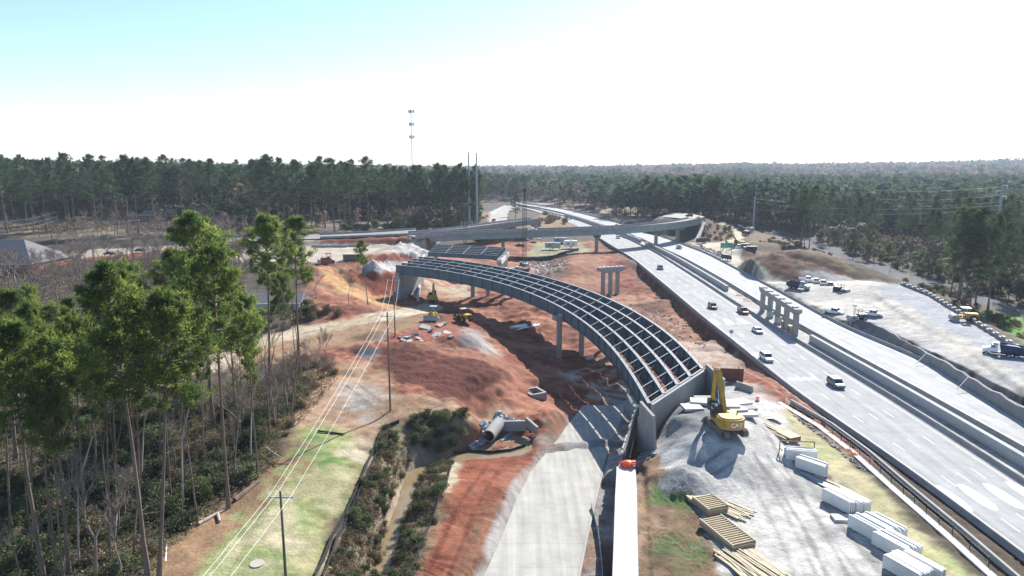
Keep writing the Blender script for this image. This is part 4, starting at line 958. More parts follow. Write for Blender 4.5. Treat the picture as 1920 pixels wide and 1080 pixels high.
bs = [Vector((e0.lerp(e1, f).x + 0.6, e0.lerp(e1, f).y, -1)) for f in (0.08, 0.36, 0.64, 0.92)]
bent('pier_bent', 'bright concrete pier with stepped seats at the end of the straight girder span', bs, 1.5, (7.6, 7.6), 1.9, 2.0, 0.65, 'conc_w', steps=6)
# lone bents waiting for girders
bs = [P(1130, 553, -5), P(1144, 555, -5), P(1157, 551.5, -5)]
bs[1] = bs[0].lerp(bs[2], 0.5); bs[0] = bs[0].copy()
bent('pier_bent', 'lone three column concrete bent on red earth left of the highway', bs, 2.3, (5.6, 5.8), 1.9, 2.2, 0.62, 'conc', steps=6, square=True)
bs = [P(1429, 582, 0), P(1490.5, 626, 0)]
bs = [bs[0].lerp(bs[1], k / 4) for k in range(5)]
bent('pier_bent', 'five column pale concrete bent standing in the highway median', bs, 1.5, (7.4, 7.0), 1.5, 1.9, 0.62, 'conc', square=True, steps=6)
# ================================================================== OVERPASSES
def overpass(name, label, near, width, e, dep, mgird, bot=None, ends=None):
    q0 = [P(a, b, e if not callable(e) else e(a)) for a, b in near]
    q = []
    for i in range(len(q0) - 1):
        for k in range(6): q.append(q0[i].lerp(q0[i + 1], k / 6))
    q.append(q0[-1]); xs = np.array([p.x for p in q]); ysm = np.array([p.y for p in q])
    cf_ = np.polyfit(xs, ysm, 3); q = [Vector((p.x, float(np.polyval(cf_, p.x)), p.z)) for p in q]
    t = thing(name, label, 'overpass', q[len(q) // 2])
    def sw(u0, u1, z0, z1): return [[p + n * u0 + Vector((0, 0, z0)), p + n * u1 + Vector((0, 0, z0)), p + n * u1 + Vector((0, 0, z1)), p + n * u0 + Vector((0, 0, z1))] for p, n in nn_]
    nn_ = []
    for i, p in enumerate(q):
        n = sidev(q, i); n = n if n.y > 0 else -n; nn_.append((p, n))
    b = MB(); b.loft(sw(0.32, width - 0.32, -1.35, -1.0)); b.build('deck', M['deck'], t, world=True)
    b = MB(); b.loft(sw(0.0, 0.30, -1.45, 0.0)); b.build('parapet', M['conc_old'], t, world=True)
    b = MB(); b.loft(sw(width - 0.30, width, -1.45, 0.0)); b.build('parapet', M['conc_old'], t, world=True)
    for u in (0.9, width * 0.37, width * 0.65, width - 0.9):
        b = MB(); b.loft(sw(u - 0.02, u + 0.02, -dep, -1.36)); b.loft(sw(u - 0.25, u + 0.25, -dep - 0.06, -dep)); b.build('girder', M[mgird], t, world=True)
    return t, q, nn_
NB_ = [(598, 447), (700, 443.5), (780, 440), (863, 436), (965, 432), (1040, 429.5), (1128, 427), (1206, 422.5), (1280, 416), (1318, 407.5)]
NB_ = [(a, b2) for a, b2 in NB_ if a >= 780]
opB, qB, nB = overpass('highway_overpass', 'long curved overpass with green-grey girders crossing above the highway', NB_, 9.5, lambda a: 12.3, 3.9, 'teal')
NA_ = [(780, 436), (863, 429), (919, 420.5), (976, 413.6), (1015, 409)]
opA, qA, nA = overpass('highway_overpass', 'older overpass with grey parapet splitting off behind the main overpass', NA_, 9.0, 12.3, 3.4, 'conc_old')
# approach roadway left of the overpass
lft = [(600, 447.5), (690, 444), (780, 440.2)]; far_ = [(600, 440.5), (690, 436.5), (780, 430.5)]
AL = [P(a, b, 11.35) for a, b in lft]; AR = [P(a, b, 11.35) for a, b in far_]
strip('road', [P(380, 455, 11.35)] + AL, [P(380, 448, 11.35)] + AR, M['deck'], 0.0)
for l, lab in ((AL, 'weathered concrete parapet on the near side of the left overpass approach'), (AR, 'weathered concrete parapet on the far side of the left overpass approach by the pines')):
    b = MB(); q = l
    for i in range(len(q) - 1): b.beam(q[i] + Vector((0, 0, 0.45)), q[i + 1] + Vector((0, 0, 0.45)), 0.3, 1.0)
    tag(b.build('approach_parapet', M['conc_old']), lab, 'parapet')
# abutment wall of the overpass
t = thing('overpass_abutment', 'grey concrete abutment wall under the left end of the overpass', 'abutment', P(795, 455, 0))
b = MB(); a, c2 = P(775, 441.5, 10.0), P(812, 440.5, 10.0); b.beam(Vector((a.x, a.y, 3)), Vector((c2.x, c2.y, 3)), 0.8, 11); b.build('wall', M['conc_old'], t, world=True)
b = MB(); b.beam(Vector((c2.x, c2.y, 3)), Vector((c2.x + 1, c2.y + 19, 3)), 0.8, 10); b.build('wing_wall', M['conc_old'], t, world=True)
t = thing('overpass_abutment', 'pale sloping abutment under the right end of the overpass', 'abutment', P(1310, 440, 0))
a = qB[-1]; na = nB[-1][1]
b = MB(); b.beam(Vector((a.x - 1.2, a.y - 0.4, 3.2)), Vector((a.x, a.y, 3.2)) + na * 9.8, 1.0, 10.4); b.build('wall', M['conc_d'], t, world=True)
b = MB(); e = P(1303, 452, 0.5)
b.add([Vector((a.x, a.y - .5, 9.4)), Vector((a.x + 1.6, a.y - .5, 9.4)), Vector((e.x + 1.8, e.y, 0.2)), Vector((e.x - 0.6, e.y, 0.2)), Vector((a.x, a.y - .5, -1)), Vector((a.x + 1.6, a.y - .5, -1)), Vector((e.x + 1.8, e.y, -1)), Vector((e.x - 0.6, e.y, -1))], [(0, 1, 2, 3), (4, 7, 6, 5), (0, 4, 5, 1), (1, 5, 6, 2), (2, 6, 7, 3), (3, 7, 4, 0)])
b.build('slope_paving', M['conc'], t, world=True)
def tpier(px, py, e, q, nn, label, w_=7.5, m='conc'):
    """hammerhead pier under the deck"""
    base = P(px, py, e); i = min(range(len(q)), key=lambda k: abs(q[k].x - base.x) + abs(q[k].y + 4 - base.y)); p, n = nn[i]; c = p + n * 4.7
    base = Vector((c.x, c.y, e)); t = thing('overpass_pier', label, 'bridge pier', base); zt = p.z - 3.98
    b = MB(); h = w_ / 2
    rings = []
    for u, dpt in ((-h, 0.9), (-h * 0.35, 1.9), (h * 0.35, 1.9), (h, 0.9)):
        o = Vector((c.x, c.y, 0)) + n * u; s = sidev(q, i); rings.append([o - s * 0.8 + Vector((0, 0, zt - dpt)), o + s * 0.8 + Vector((0, 0, zt - dpt)), o + s * 0.8 + Vector((0, 0, zt)), o - s * 0.8 + Vector((0, 0, zt))])
    b.loft(rings); b.build('cap_beam', M[m], t, world=True)
    b = MB(); b.box((c.x, c.y, (e - 1 + zt - 1.8) / 2), (1.7, 1.9, zt - 1.8 - e + 1)); b.build('column', M[m], t, world=True)
tpier(1115, 468, -2, qB, nB, 'overpass pier at the left shoulder of the highway, in front of the RV')
tpier(1226, 458, 0, qB, nB, 'overpass pier standing in the highway median')
tpier(1284, 453, 0, qB, nB, 'overpass pier to the right of the far lanes, by the abutment')
tpier(948, 470, -1.5, qB, nB, 'brownish overpass pier behind the straight girder span', m='conc_old')
tpier(965, 440, 0, qA, nA, 'small pier under the older overpass')
# ramps beyond
strip('road', RMP1[0], RMP1[1], M['newroad'], 0.3)
strip('road', RMP2[0], RMP2[1], M['newroad'], 0.3)
# sheet of water
def sheet(name, poly, z, m, kind='structure'):
    b = MB(); b.add([(p.x, p.y, z) for p in poly], [tuple(range(len(poly)))]); o = b.build(name, m, recalc=False); o['kind'] = kind
    bm = bmesh.new(); bm.from_mesh(o.data); bmesh.ops.triangulate(bm, faces=bm.faces); bm.to_mesh(o.data); bm.free(); return o
sheet('water', grow(POND, 2.5), -4.72, M['water'])
b = MB(); L = STREAM[:9]; Rr = list(reversed(STREAM))[:9]
for a, c2 in zip(L, Rr): b.v += [(a.x + 0.3, a.y, -4.76), (c2.x - 0.3, c2.y, -4.76)]
for i in range(8): b.f.append((2 * i, 2 * i + 1, 2 * i + 3, 2 * i + 2)); b.m.append(0)
o = b.build('water', M['water'], recalc=False); o['kind'] = 'structure'
# ================================================================== TREES AND PLANTS
rng = np.random.default_rng(11)
def blades(cent, rad, n, L, W, up=0.25, flat=1.0, seed=0):
    """n needle tufts (thin triangles) around each clump centre; returns verts, faces"""
    r = np.random.default_rng(seed); m = len(cent)
    c = np.repeat(np.asarray(cent), n, 0); rr = np.repeat(np.asarray(rad), n)
    d = r.normal(size=(m * n, 3)); d /= np.linalg.norm(d, axis=1)[:, None]; d[:, 2] *= flat
    base = c + d * (rr * r.uniform(0.15, 0.85, m * n))[:, None]
    t = d + r.normal(size=(m * n, 3)) * 0.45; t[:, 2] += up; t /= np.linalg.norm(t, axis=1)[:, None]
    s = np.cross(t, r.normal(size=(m * n, 3))); s /= np.linalg.norm(s, axis=1)[:, None] + 1e-9
    l = (L * r.uniform(0.6, 1.3, m * n))[:, None]; w_ = (W * r.uniform(0.7, 1.3, m * n))[:, None]
    v = np.stack([base - s * w_, base + s * w_, base + t * l], 1).reshape(-1, 3)
    return v, np.arange(m * n * 3).reshape(-1, 3)
def leafquads(cent, rad, n, S, seed=0, flat=0.8):
    r = np.random.default_rng(seed); m = len(cent)
    c = np.repeat(np.asarray(cent), n, 0); rr = np.repeat(np.asarray(rad), n)
    d = r.normal(size=(m * n, 3)); d /= np.linalg.norm(d, axis=1)[:, None]
    base = c + d * (rr * r.uniform(0.35, 1.0, m * n))[:, None] * np.array([1, 1, flat])
    nrm = d + r.normal(size=(m * n, 3)) * 0.7; nrm /= np.linalg.norm(nrm, axis=1)[:, None]
    a = np.cross(nrm, r.normal(size=(m * n, 3))); a /= np.linalg.norm(a, axis=1)[:, None] + 1e-9; b = np.cross(nrm, a)
    s = (S * r.uniform(0.6, 1.4, m * n))[:, None]
    v = np.stack([base - a * s, base - b * s * 0.6, base + a * s, base + b * s * 0.6], 1).reshape(-1, 3)
    return v, np.arange(m * n * 4).reshape(-1, 4)
def trunkmb(h, r0, r1, bend, seed, n=8, top=1.0):
    rd = random.Random(seed); pts = []; rads = []; bx, by = rd.uniform(-bend, bend), rd.uniform(-bend, bend)
    for i in range(9):
        f = i / 8 * top; k = math.sin(f * 2.2)
        pts.append((bx * k + rd.uniform(-.05, .05), by * k + rd.uniform(-.05, .05), f * h)); rads.append(r0 + (r1 - r0) * f ** 0.9 + (0.35 * r0 if i == 0 else 0))
    b = MB(); b.tube(pts, rads, n, cap=False); return b, pts
def pine(name, label, seed, h=30.0, R0=4.6, cb=0.52, nbr=34, ncl=5, nbl=34, leaf='pine1', r0=0.28, fine=1.0, group=None, bark='bark', gap=0.12):
    """loblolly pine: long bare trunk, irregular crown of needle tufts carried on limbs"""
    rd = random.Random(seed); b, pts = trunkmb(h, r0, 0.05, 0.5, seed)
    def tp(f):
        i = min(7, int(f * 8)); k = f * 8 - i; a, c = Vector(pts[i]), Vector(pts[i + 1]); return a.lerp(c, k)
    cent, rad = [], []
    for i in range(nbr):
        f = cb + (0.985 - cb) * ((i + rd.random() * 0.8) / nbr); u = (f - cb) / (1 - cb)
        prof = (0.45 + 0.62 * math.sin(math.pi * min(1, u * 0.75 + 0.22))) * math.sqrt(max(0.03, 1 - u ** 3.2))
        ln = R0 * prof * rd.uniform(0.6, 1.15); az = i * 2.4 + rd.uniform(-.6, .6); el = rd.uniform(0.05, 0.40) + 0.50 * u
        if rd.random() < gap: continue
        o = tp(f); d = Vector((math.cos(az) * math.cos(el), math.sin(az) * math.cos(el), math.sin(el)))
        m1 = o + d * ln * 0.5 + Vector((0, 0, -0.06 * ln)); e = o + d * ln + Vector((0, 0, 0.05 * ln))
        b.tube([o, m1, e], [0.09 * fine ** .5 + 0.012 * ln, 0.05, 0.02], 4, cap=False)
        for k in range(ncl):
            g = 0.45 + 0.6 * (k + rd.random()) / ncl; q = o + (e - o) * g + Vector((rd.uniform(-1, 1), rd.uniform(-1, 1), rd.uniform(-.35, .6))) * (0.16 * ln + 0.35)
            cent.append(tuple(q)); rad.append(rd.uniform(0.45, 0.95) * (0.70 + 0.3 * prof))
    for k in range(4): q = tp(0.99); cent.append((q.x + rd.uniform(-.5, .5), q.y + rd.uniform(-.5, .5), q.z + rd.uniform(-.8, .3))); rad.append(0.7)
    for k in range(rd.randint(3, 7)):                       # dead stubs on the bare trunk
        f = rd.uniform(0.2, cb); o = tp(f); az = rd.uniform(0, 6.28); b.tube([o, o + Vector((math.cos(az), math.sin(az), rd.uniform(-.1, .4))) * rd.uniform(0.6, 2.2)], [0.045, 0.012], 3, cap=False)
    t = thing(name, label, 'pine tree', (0, 0, 0), 0, group)
    b.build('trunk', M[bark], t, recalc=False, smooth=True)
    v, f = blades(cent, rad, nbl, 0.62 * fine, 0.085 * fine, 0.25, 0.85, seed)
    npmesh('crown', v, f, M[leaf], parent=t)
    return t
def baretree(name, label, seed, h=14.0, r0=0.17, depth=5, spread=0.55, mtl='twig', group=None, first=0.3, lean=0.0, cat='bare tree'):
    rd = random.Random(seed); bt = MB(); bc = MB()
    def grow_(p, d, ln, r, lv):
        q = [p]; dd = d.copy()
        for k in range(3):
            dd = (dd + Vector((rd.uniform(-1, 1), rd.uniform(-1, 1), rd.uniform(-.2, .5))) * 0.13).normalized(); q.append(q[-1] + dd * ln / 3)
        (bt if lv <= 0 else bc).tube(q, [r, r * 0.9, r * 0.8, r * 0.62], 6 if lv == 0 else 4 if lv < 3 else 3, cap=False)
        if lv >= depth: return
        n = 2 if lv == 0 else rd.choice((2, 3, 3))
        for k in range(n + (1 if lv > 1 else 0)):
            az = rd.uniform(0, 6.28); s = spread * rd.uniform(0.6, 1.3)
            nd = (dd + Vector((math.cos(az), math.sin(az), rd.uniform(-.1, .3))) * s).normalized()
            grow_(q[-1] if k < n else q[1 + rd.randint(0, 1)], nd, ln * rd.uniform(0.62, 0.85) * (0.9 if lv else 0.8), max(0.013, r * 0.58), lv + 1)
    t = thing(name, label, cat, (0, 0, 0), 0, group)
    grow_(Vector((0, 0, -0.2)), Vector((lean, 0, 1)).normalized(), h * first, r0, 0)
    bt.build('trunk', M[mtl], t, recalc=False, smooth=True); bc.build('crown', M[mtl], t, recalc=False)
    return t
def shrub(name, label, seed, r=1.4, n=900, S=0.11, leaf='shrub', group=None, tall=1.0, cat='shrub'):
    rd = random.Random(seed); cent, rad = [], []; b = MB()
    for k in range(16):
        az = rd.uniform(0, 6.28); u = rd.uniform(0.0, 0.85) * r; z = rd.uniform(0.25, 1.15) * r * tall * (1 - 0.4 * u / r)
        c = (math.cos(az) * u, math.sin(az) * u, z); cent.append(c); rad.append(rd.uniform(0.3, 0.55) * r)
        b.tube([(0, 0, -0.1), (c[0] * .4, c[1] * .4, z * .6), c], [0.05, 0.035, 0.012], 3, cap=False)
    t = thing(name, label, cat, (0, 0, 0), 0, group)
    v, f = leafquads(cent, rad, n // 16, S, seed); v[:, 2] = np.maximum(v[:, 2], 0.0)
    npmesh('foliage', v, f, M[leaf], parent=t); b.build('stems', M['twig'], t, recalc=False)
    return t
def place(t, loc, rz, sc=None, label=None, group=None, used=set(), tilt=None):
    if t.name not in used:
        used.add(t.name); t.location = Vector(loc); t.rotation_euler = (tilt[0], tilt[1], rz) if tilt else (0, 0, rz)
        if sc is not None: t.scale = sc if hasattr(sc, '__len__') else (sc,) * 3
        if label: t['label'] = label
        if group: t['group'] = group
        return t
    return dup(t, loc, rz, label, group, sc, tilt)
rt = random.Random(21)
# ---------------- foreground pines, each placed on its own base and height
FP = [pine('pine_tree', 'x', 100 + k, 30, 4.1 + 0.35 * (k % 3), 0.58 + 0.05 * (k % 3), 42, 6, 62, 'pine1', 0.27, 0.82, gap=0.18) for k in range(5)]
def by_top(bx, by, topy, label, proto, ln=0.0, group=None, rz=None, wid=1.0, topx=None):
    g = G(bx, by); top = PY(bx, topy, g.y); h = top.z - g.z; s = h / 30.0; wid *= 0.88
    tilt = None
    if topx is not None:
        tx = PY(topx, topy, g.y).x - g.x; tilt = (0.0, math.atan2(tx, h))
    rz = rt.uniform(0, 6.28) if rz is None else rz
    o = place(proto, g, 0.0 if tilt else rz, (s * wid, s * wid, s), label, group, tilt=tilt)
    return o
FGP = [
 (82, 1088, 606, 20, 'tall bright-topped pine nearest the camera at the left edge', 1.15),
 (118, 1090, 700, 92, 'slender pine just right of the nearest tall pine at the left edge', 0.8),
 (130, 1075, 640, 98, 'grey-trunked pine close behind the slender pair at the left edge', 0.9),
 (278, 1085, 498, 190, 'leaning pine whose trunk tilts left above the undergrowth', 1.0),
 (298, 1085, 548, 300, 'straight dark-trunked pine with a rounded crown beside the leaning pine', 1.0),
 (370, 978, 600, 328, 'thin crooked pine at the edge of the grass strip', 0.65),
 (428, 952, 468, 398, 'tall straight pine at the lawn edge with crown against the cut bank', 1.0),
 (484, 895, 560, 462, 'thin pine standing alone nearest the lawn corner', 0.7),
 (400, 800, 402, 352, 'big full-crowned pine rising above the dirt road at left', 1.3),
 (330, 780, 470, 318, 'dense pine behind the big full-crowned pine', 1.1),
 (30, 860, 545, 15, 'broad dark pine at the left edge behind the bright-topped pine', 1.35),
 (120, 850, 575, 95, 'dark pine between the left edge pine and the leaning pine', 1.1),
 (245, 800, 498, 235, 'high dark pine behind the leaning pine crown', 1.0),
 (180, 760, 560, 172, 'mid-green pine above the parked cars at left', 1.0),
 (505, 745, 406, 492, 'left one of a close pair of tall pines beside the dirt road', 1.0),
 (562, 700, 409, 556, 'right one of a close pair of tall pines beside the dirt road', 1.05),
 (690, 572, 452, 676, 'lone pine on the red slope left of the curved bridge', 0.95),
 (440, 760, 520, 430, 'thin-crowned pine behind the tall straight lawn-edge pine', 0.8),
]
SLIM = [(20, 1000, 600, 5), (60, 960, 570, 48), (95, 1040, 640, 80), (160, 1000, 600, 140), (205, 1040, 620, 186), (222, 930, 540, 200), (262, 960, 560, 244), (320, 940, 580, 306), (345, 900, 540, 338), (300, 860, 560, 292), (385, 900, 600, 372), (180, 900, 590, 168), (140, 820, 560, 128), (60, 780, 540, 52), (415, 830, 560, 404), (455, 800, 590, 446), (-10, 900, 600, -20), (475, 830, 640, 470), (535, 760, 520, 528)]
for k, (bx, by, ty, tx) in enumerate(SLIM):
    by_top(bx, by, ty, 'slender pine with a long bare trunk in the near stand at left', FP[(k * 2 + 1) % 5], topx=tx, wid=0.72, group='slender pines of the near left stand')
for i, (bx, by, ty, tx, lab, wd) in enumerate(FGP): by_top(bx, by, ty, lab, FP[i % 5], topx=tx, wid=wd)
# ---------------- forests of separate pines
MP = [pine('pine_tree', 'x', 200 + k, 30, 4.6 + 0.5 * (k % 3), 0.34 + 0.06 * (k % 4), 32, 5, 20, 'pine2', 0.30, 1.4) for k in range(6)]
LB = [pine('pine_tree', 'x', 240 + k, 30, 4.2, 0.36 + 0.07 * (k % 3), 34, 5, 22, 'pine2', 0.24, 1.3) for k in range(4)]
def forest(protos, pts, label, group, hm, hv=0.12, jit=0.0):
    for x, y, e in pts:
        s = hm / 30.0 * rt.uniform(1 - hv, 1 + hv); w_ = s * rt.uniform(0.85, 1.2)
        place(rt.choice(protos), (x, y, e - 0.3), rt.uniform(0, 6.28), (w_, w_, s), label, group, tilt=(rt.uniform(-.03, .03), rt.uniform(-.03, .03)))
def scatter(poly, spacing, n, ok=None, seed=1):
    """blue-noise points inside a world polygon"""
    r = random.Random(seed); q = np.array([[p.x, p.y] for p in poly]); lo, hi = q.min(0), q.max(0); out = []; tries = 0
    while len(out) < n and tries < n * 60:
        tries += 1; x, y = r.uniform(lo[0], hi[0]), r.uniform(lo[1], hi[1])
        if sdist(np.array([x]), np.array([y]), q)[0] > 0: continue
        if any((a - x) ** 2 + (b - y) ** 2 < spacing ** 2 for a, b, _ in out): continue
        if ok and not ok(x, y): continue
        out.append((x, y, 0))
    if not out: return out
    z = H([p[0] for p in out], [p[1] for p in out]); return [(p[0], p[1], float(zz)) for p, zz in zip(out, z)]
def W(*pts): return [Vector((x, y, 0)) for x, y in pts]
left_poly = [P(600, 437, 8), P(470, 437, 8), P(330, 425, 8), P(170, 440, 8), P(-60, 440, 8), P(-60, 398, 8), P(300, 380, 8), P(640, 385, 8), P(880, 392, 5), P(905, 405, 6), P(860, 424, 8), P(780, 428, 8)]
left_pts = scatter(left_poly, 7.0, 84, seed=4)
left_pts += scatter([P(490, 437, 8), P(900, 423, 7), P(893, 414, 7), P(700, 430, 8), P(490, 431, 8)], 4.5, 26, seed=44) + scatter([P(-40, 446, 8), P(470, 440, 8), P(470, 434, 8), P(-40, 438, 8)], 7, 16, seed=45)
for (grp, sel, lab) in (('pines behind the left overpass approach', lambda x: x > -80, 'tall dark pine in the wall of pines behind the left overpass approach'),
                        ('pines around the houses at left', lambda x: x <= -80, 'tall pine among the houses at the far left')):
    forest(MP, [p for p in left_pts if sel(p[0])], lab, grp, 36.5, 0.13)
right_poly = [P(1545, 478, -4), P(1640, 508, -4), P(1700, 535, -3), P(1780, 560, -3), P(1960, 620, -4), P(2060, 560, -4), P(1960, 470, -4), P(1800, 440, -4), P(1640, 440, -4), P(1530, 450, -4)]
fr = np.array([[p.x, p.y] for p in [G(1440, 428), G(1500, 442), G(1600, 482), G(1690, 508), G(1800, 542), G(1960, 590), G(1960, 605), G(1800, 562), G(1680, 526), G(1590, 494), G(1500, 456), G(1445, 440)]])
lw = np.array([[p.x, p.y] for p in [G(1800, 575), G(1960, 590), G(1960, 670), G(1840, 610)]])
okr = lambda x, y: sdist(np.array([x]), np.array([y]), fr)[0] > 1.0 and sdist(np.array([x]), np.array([y]), lw)[0] > 1.0
right_pts = scatter(right_poly, 4.4, 70, okr, seed=9) + scatter([P(1495, 466, 0), P(1600, 507, -2), P(1645, 522, -3), P(1645, 508, -4), P(1600, 491, -4), P(1510, 456, -3)], 3.6, 16, okr, seed=23) + scatter([P(1590, 498, -3), P(1700, 532, -3), P(1800, 572, -3), P(1960, 640, -3), P(1960, 612, -3), P(1800, 560, -3.5), P(1690, 522, -4), P(1590, 490, -4)], 3.6, 34, okr, seed=19)
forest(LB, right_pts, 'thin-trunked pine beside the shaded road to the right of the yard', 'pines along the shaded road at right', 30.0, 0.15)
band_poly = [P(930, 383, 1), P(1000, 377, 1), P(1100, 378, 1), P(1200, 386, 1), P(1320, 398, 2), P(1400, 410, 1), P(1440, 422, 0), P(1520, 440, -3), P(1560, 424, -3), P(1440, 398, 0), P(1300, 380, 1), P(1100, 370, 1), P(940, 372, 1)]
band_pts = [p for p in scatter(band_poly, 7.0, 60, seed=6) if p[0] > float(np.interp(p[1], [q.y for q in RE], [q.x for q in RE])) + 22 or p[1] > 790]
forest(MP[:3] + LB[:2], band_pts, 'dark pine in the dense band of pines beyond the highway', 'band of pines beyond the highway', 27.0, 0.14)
# two that stand out beyond the overpass
place(MP[4], G(966, 416) + Vector((0, 6, -1)), 1.0, (0.9, 0.9, 0.62), 'bushy green tree between the two overpass ramps')
# ---------------- far woods: one mass
def farwood(name, pts, hs, kinds, nb=26, label=None, sz=1.0, seed=0, bare_sz=0.8):
    r = np.random.default_rng(seed); V, Fc, Cc = [], [], []; n0 = 0
    GREEN = np.array((0.050, 0.080, 0.042)); BARE = np.array((0.175, 0.122, 0.110)); RUST = np.array((0.20, 0.12, 0.085)); OL = np.array((0.11, 0.13, 0.065))
    for (x, y, e), h, k in zip(pts, hs, kinds):
        c = (GREEN, BARE, RUST, OL)[k] * r.uniform(0.75, 1.3)
        R_ = h * (0.19 if k in (0, 3) else 0.24); lo = 0.35 if k in (0, 3) else 0.2
        m = nb; u = r.uniform(0, 1, m); zz = e + h * (lo + (1 - lo) * u); pr = np.sin(np.pi * np.clip(0.18 + 0.78 * u, 0, 1)) * R_ * r.uniform(0.35, 1.1, m); az = r.uniform(0, 6.28, m)
        ce = np.stack([x + np.cos(az) * pr, y + np.sin(az) * pr, zz], 1); s = h * 0.085 * sz * r.uniform(0.6, 1.4, m) * (1 if k in (0, 3) else bare_sz)
        v = ce[:, None, :] + r.normal(size=(m, 4, 3)) * s[:, None, None] * np.array([1, 1, 0.75])
        V.append(v.reshape(-1, 3)); Cc.append(np.repeat(c[None], m * 4, 0) * r.uniform(0.8, 1.2, (m * 4, 1)))
        t = np.array([[x - .25, y, e - 1], [x + .25, y, e - 1], [x + .12, y, e + h * .8], [x - .12, y, e + h * .8]]); V.append(t); Cc.append(np.repeat(np.array([[0.11, 0.085, 0.07]]), 4, 0))
        n0 += m * 4 + 4
    V = np.concatenate(V); Fq = np.arange(n0).reshape(-1, 4)
    F3 = np.concatenate([Fq[:, [0, 1, 2]], Fq[:, [0, 2, 3]]])
    o = npmesh(name, V, F3, M['farleaf'], np.concatenate(Cc)); tag(o, label, 'woods', kind='stuff'); return o
_ly = [p.y for p in LE]; _lx = [p.x for p in LE]; _rx = [p.x for p in RE]
def clear(x, y, l=48, r=24):
    return ~((y > 415) & (y < 790) & (x > np.interp(y, _ly, _lx) - np.interp(y, [415, 520, 790], [60, l, 26])) & (x < np.interp(y, _ly, _rx) + r))
def field(poly, spacing, seed, mix, hm):
    r = np.random.default_rng(seed); q = np.array([[p.x, p.y] for p in poly]); lo, hi = q.min(0), q.max(0)
    n = int((hi[0] - lo[0]) * (hi[1] - lo[1]) / spacing ** 2); x = r.uniform(lo[0], hi[0], n); y = r.uniform(lo[1], hi[1], n)
    k = np.where((sdist(x, y, q) < 0) & (np.abs(x) < y * 0.98 + 30) & clear(x, y))[0]; x, y = x[k], y[k]
    e = H(x, y) + np.clip((y - 1100) / 900, 0, 1) * ((fbm(x / 420, y / 420, 41) - 0.5) * 26)
    cl = fbm(x / 110, y / 110, seed + 3) + r.uniform(-.12, .12, len(x)); kind = np.where(cl < mix[0], 0, np.where(cl < mix[1], 1, np.where(cl < mix[2], 3, 2)))
    h = hm * r.uniform(0.7, 1.15, len(x)) * np.where(kind == 0, 1.12, 0.9)
    return list(zip(x, y, e)), h, kind
pts, h, k = field(W((-330, 430), (-60, 470), (-40, 560), (-60, 760), (-500, 900), (-700, 700)), 8.5, 5, (0.62, 0.8, 0.9), 27); farwood('far_woods', pts, h, k, 40, 'dense pine woods filling the ground behind the left pines', 0.8, 1)
pts, h, k = field(W((-120, 900), (60, 830), (20, 690), (110, 560), (230, 500), (420, 430), (600, 420), (900, 700), (900, 1200), (-300, 1200)), 9.5, 6, (0.60, 0.72, 0.9), 23); farwood('far_woods', pts, h, k, 30, 'dark green pine woods in the middle distance beyond the highway', 0.9, 2)
pts, h, k = field(W((15, 600), (110, 500), (200, 470), (240, 520), (120, 600), (20, 700)), 7.5, 11, (0.8, 0.9, 0.95), 25); farwood('far_woods', pts, h, k, 50, 'front of the dense pine band just beyond the highway', 0.75, 6)
pts, h, k = field([P(1640, 458, -4), P(1800, 462, -4), P(1960, 500, -4), P(2090, 520, -4), P(2000, 455, -4), P(1640, 430, -4)], 7, 14, (0.62, 0.8, 0.92), 19); farwood('far_woods', pts, h, k, 60, 'dense mixed woods behind the pines of the shaded road', 0.65, 7)
pts, h, k = field(W((300, 330), (430, 300), (700, 600), (520, 520), (400, 440), (280, 380)), 10, 7, (0.5, 0.8, 0.95), 20); farwood('far_woods', pts, h, k, 40, 'mixed woods right of the shaded road', 0.8, 3)
pts, h, k = field(W((-1500, 1200), (1900, 1200), (3200, 3300), (-3000, 3300)), 23, 8, (0.38, 0.66, 0.70), 22); farwood('far_woods', pts, h, k, 16, 'grey-brown winter woods with scattered pines on the distant hills', 1.35, 4, 1.2)
pts, h, k = field(right_poly, 4.6, 27, (0.48, 0.62, 0.9), 8)
q_ = np.array([[p[0], p[1]] for p in pts]); ok_ = (sdist(q_[:, 0], q_[:, 1], fr) > 2.0) & (sdist(q_[:, 0], q_[:, 1], lw) > 3.0)
farwood('thicket', [p for p, o_ in zip(pts, ok_) if o_], h[ok_], k[ok_], 36, 'low dark thicket filling the ground under the pines along the shaded road', 0.9, 9)
pts, h, k = field([P(300, 436, 8), P(480, 435.5, 8), P(900, 421, 6.5), P(905, 414, 6.5), P(880, 414, 7), P(640, 428, 8), P(300, 431, 8)], 3.6, 21, (0.45, 0.6, 0.9), 11); farwood('thicket', pts, h, k, 44, 'leafy thicket filling the foot of the pine wall behind the left overpass', 0.8, 8)
pts, h, k = field(W((-3000, 3300), (3300, 3300), (4600, 4800), (-4600, 4800)), 42, 9, (0.45, 0.6, 0.66), 24); farwood('far_woods', pts, h, k, 10, 'hazy woods on the farthest ridge', 2.2, 5, 1.6)
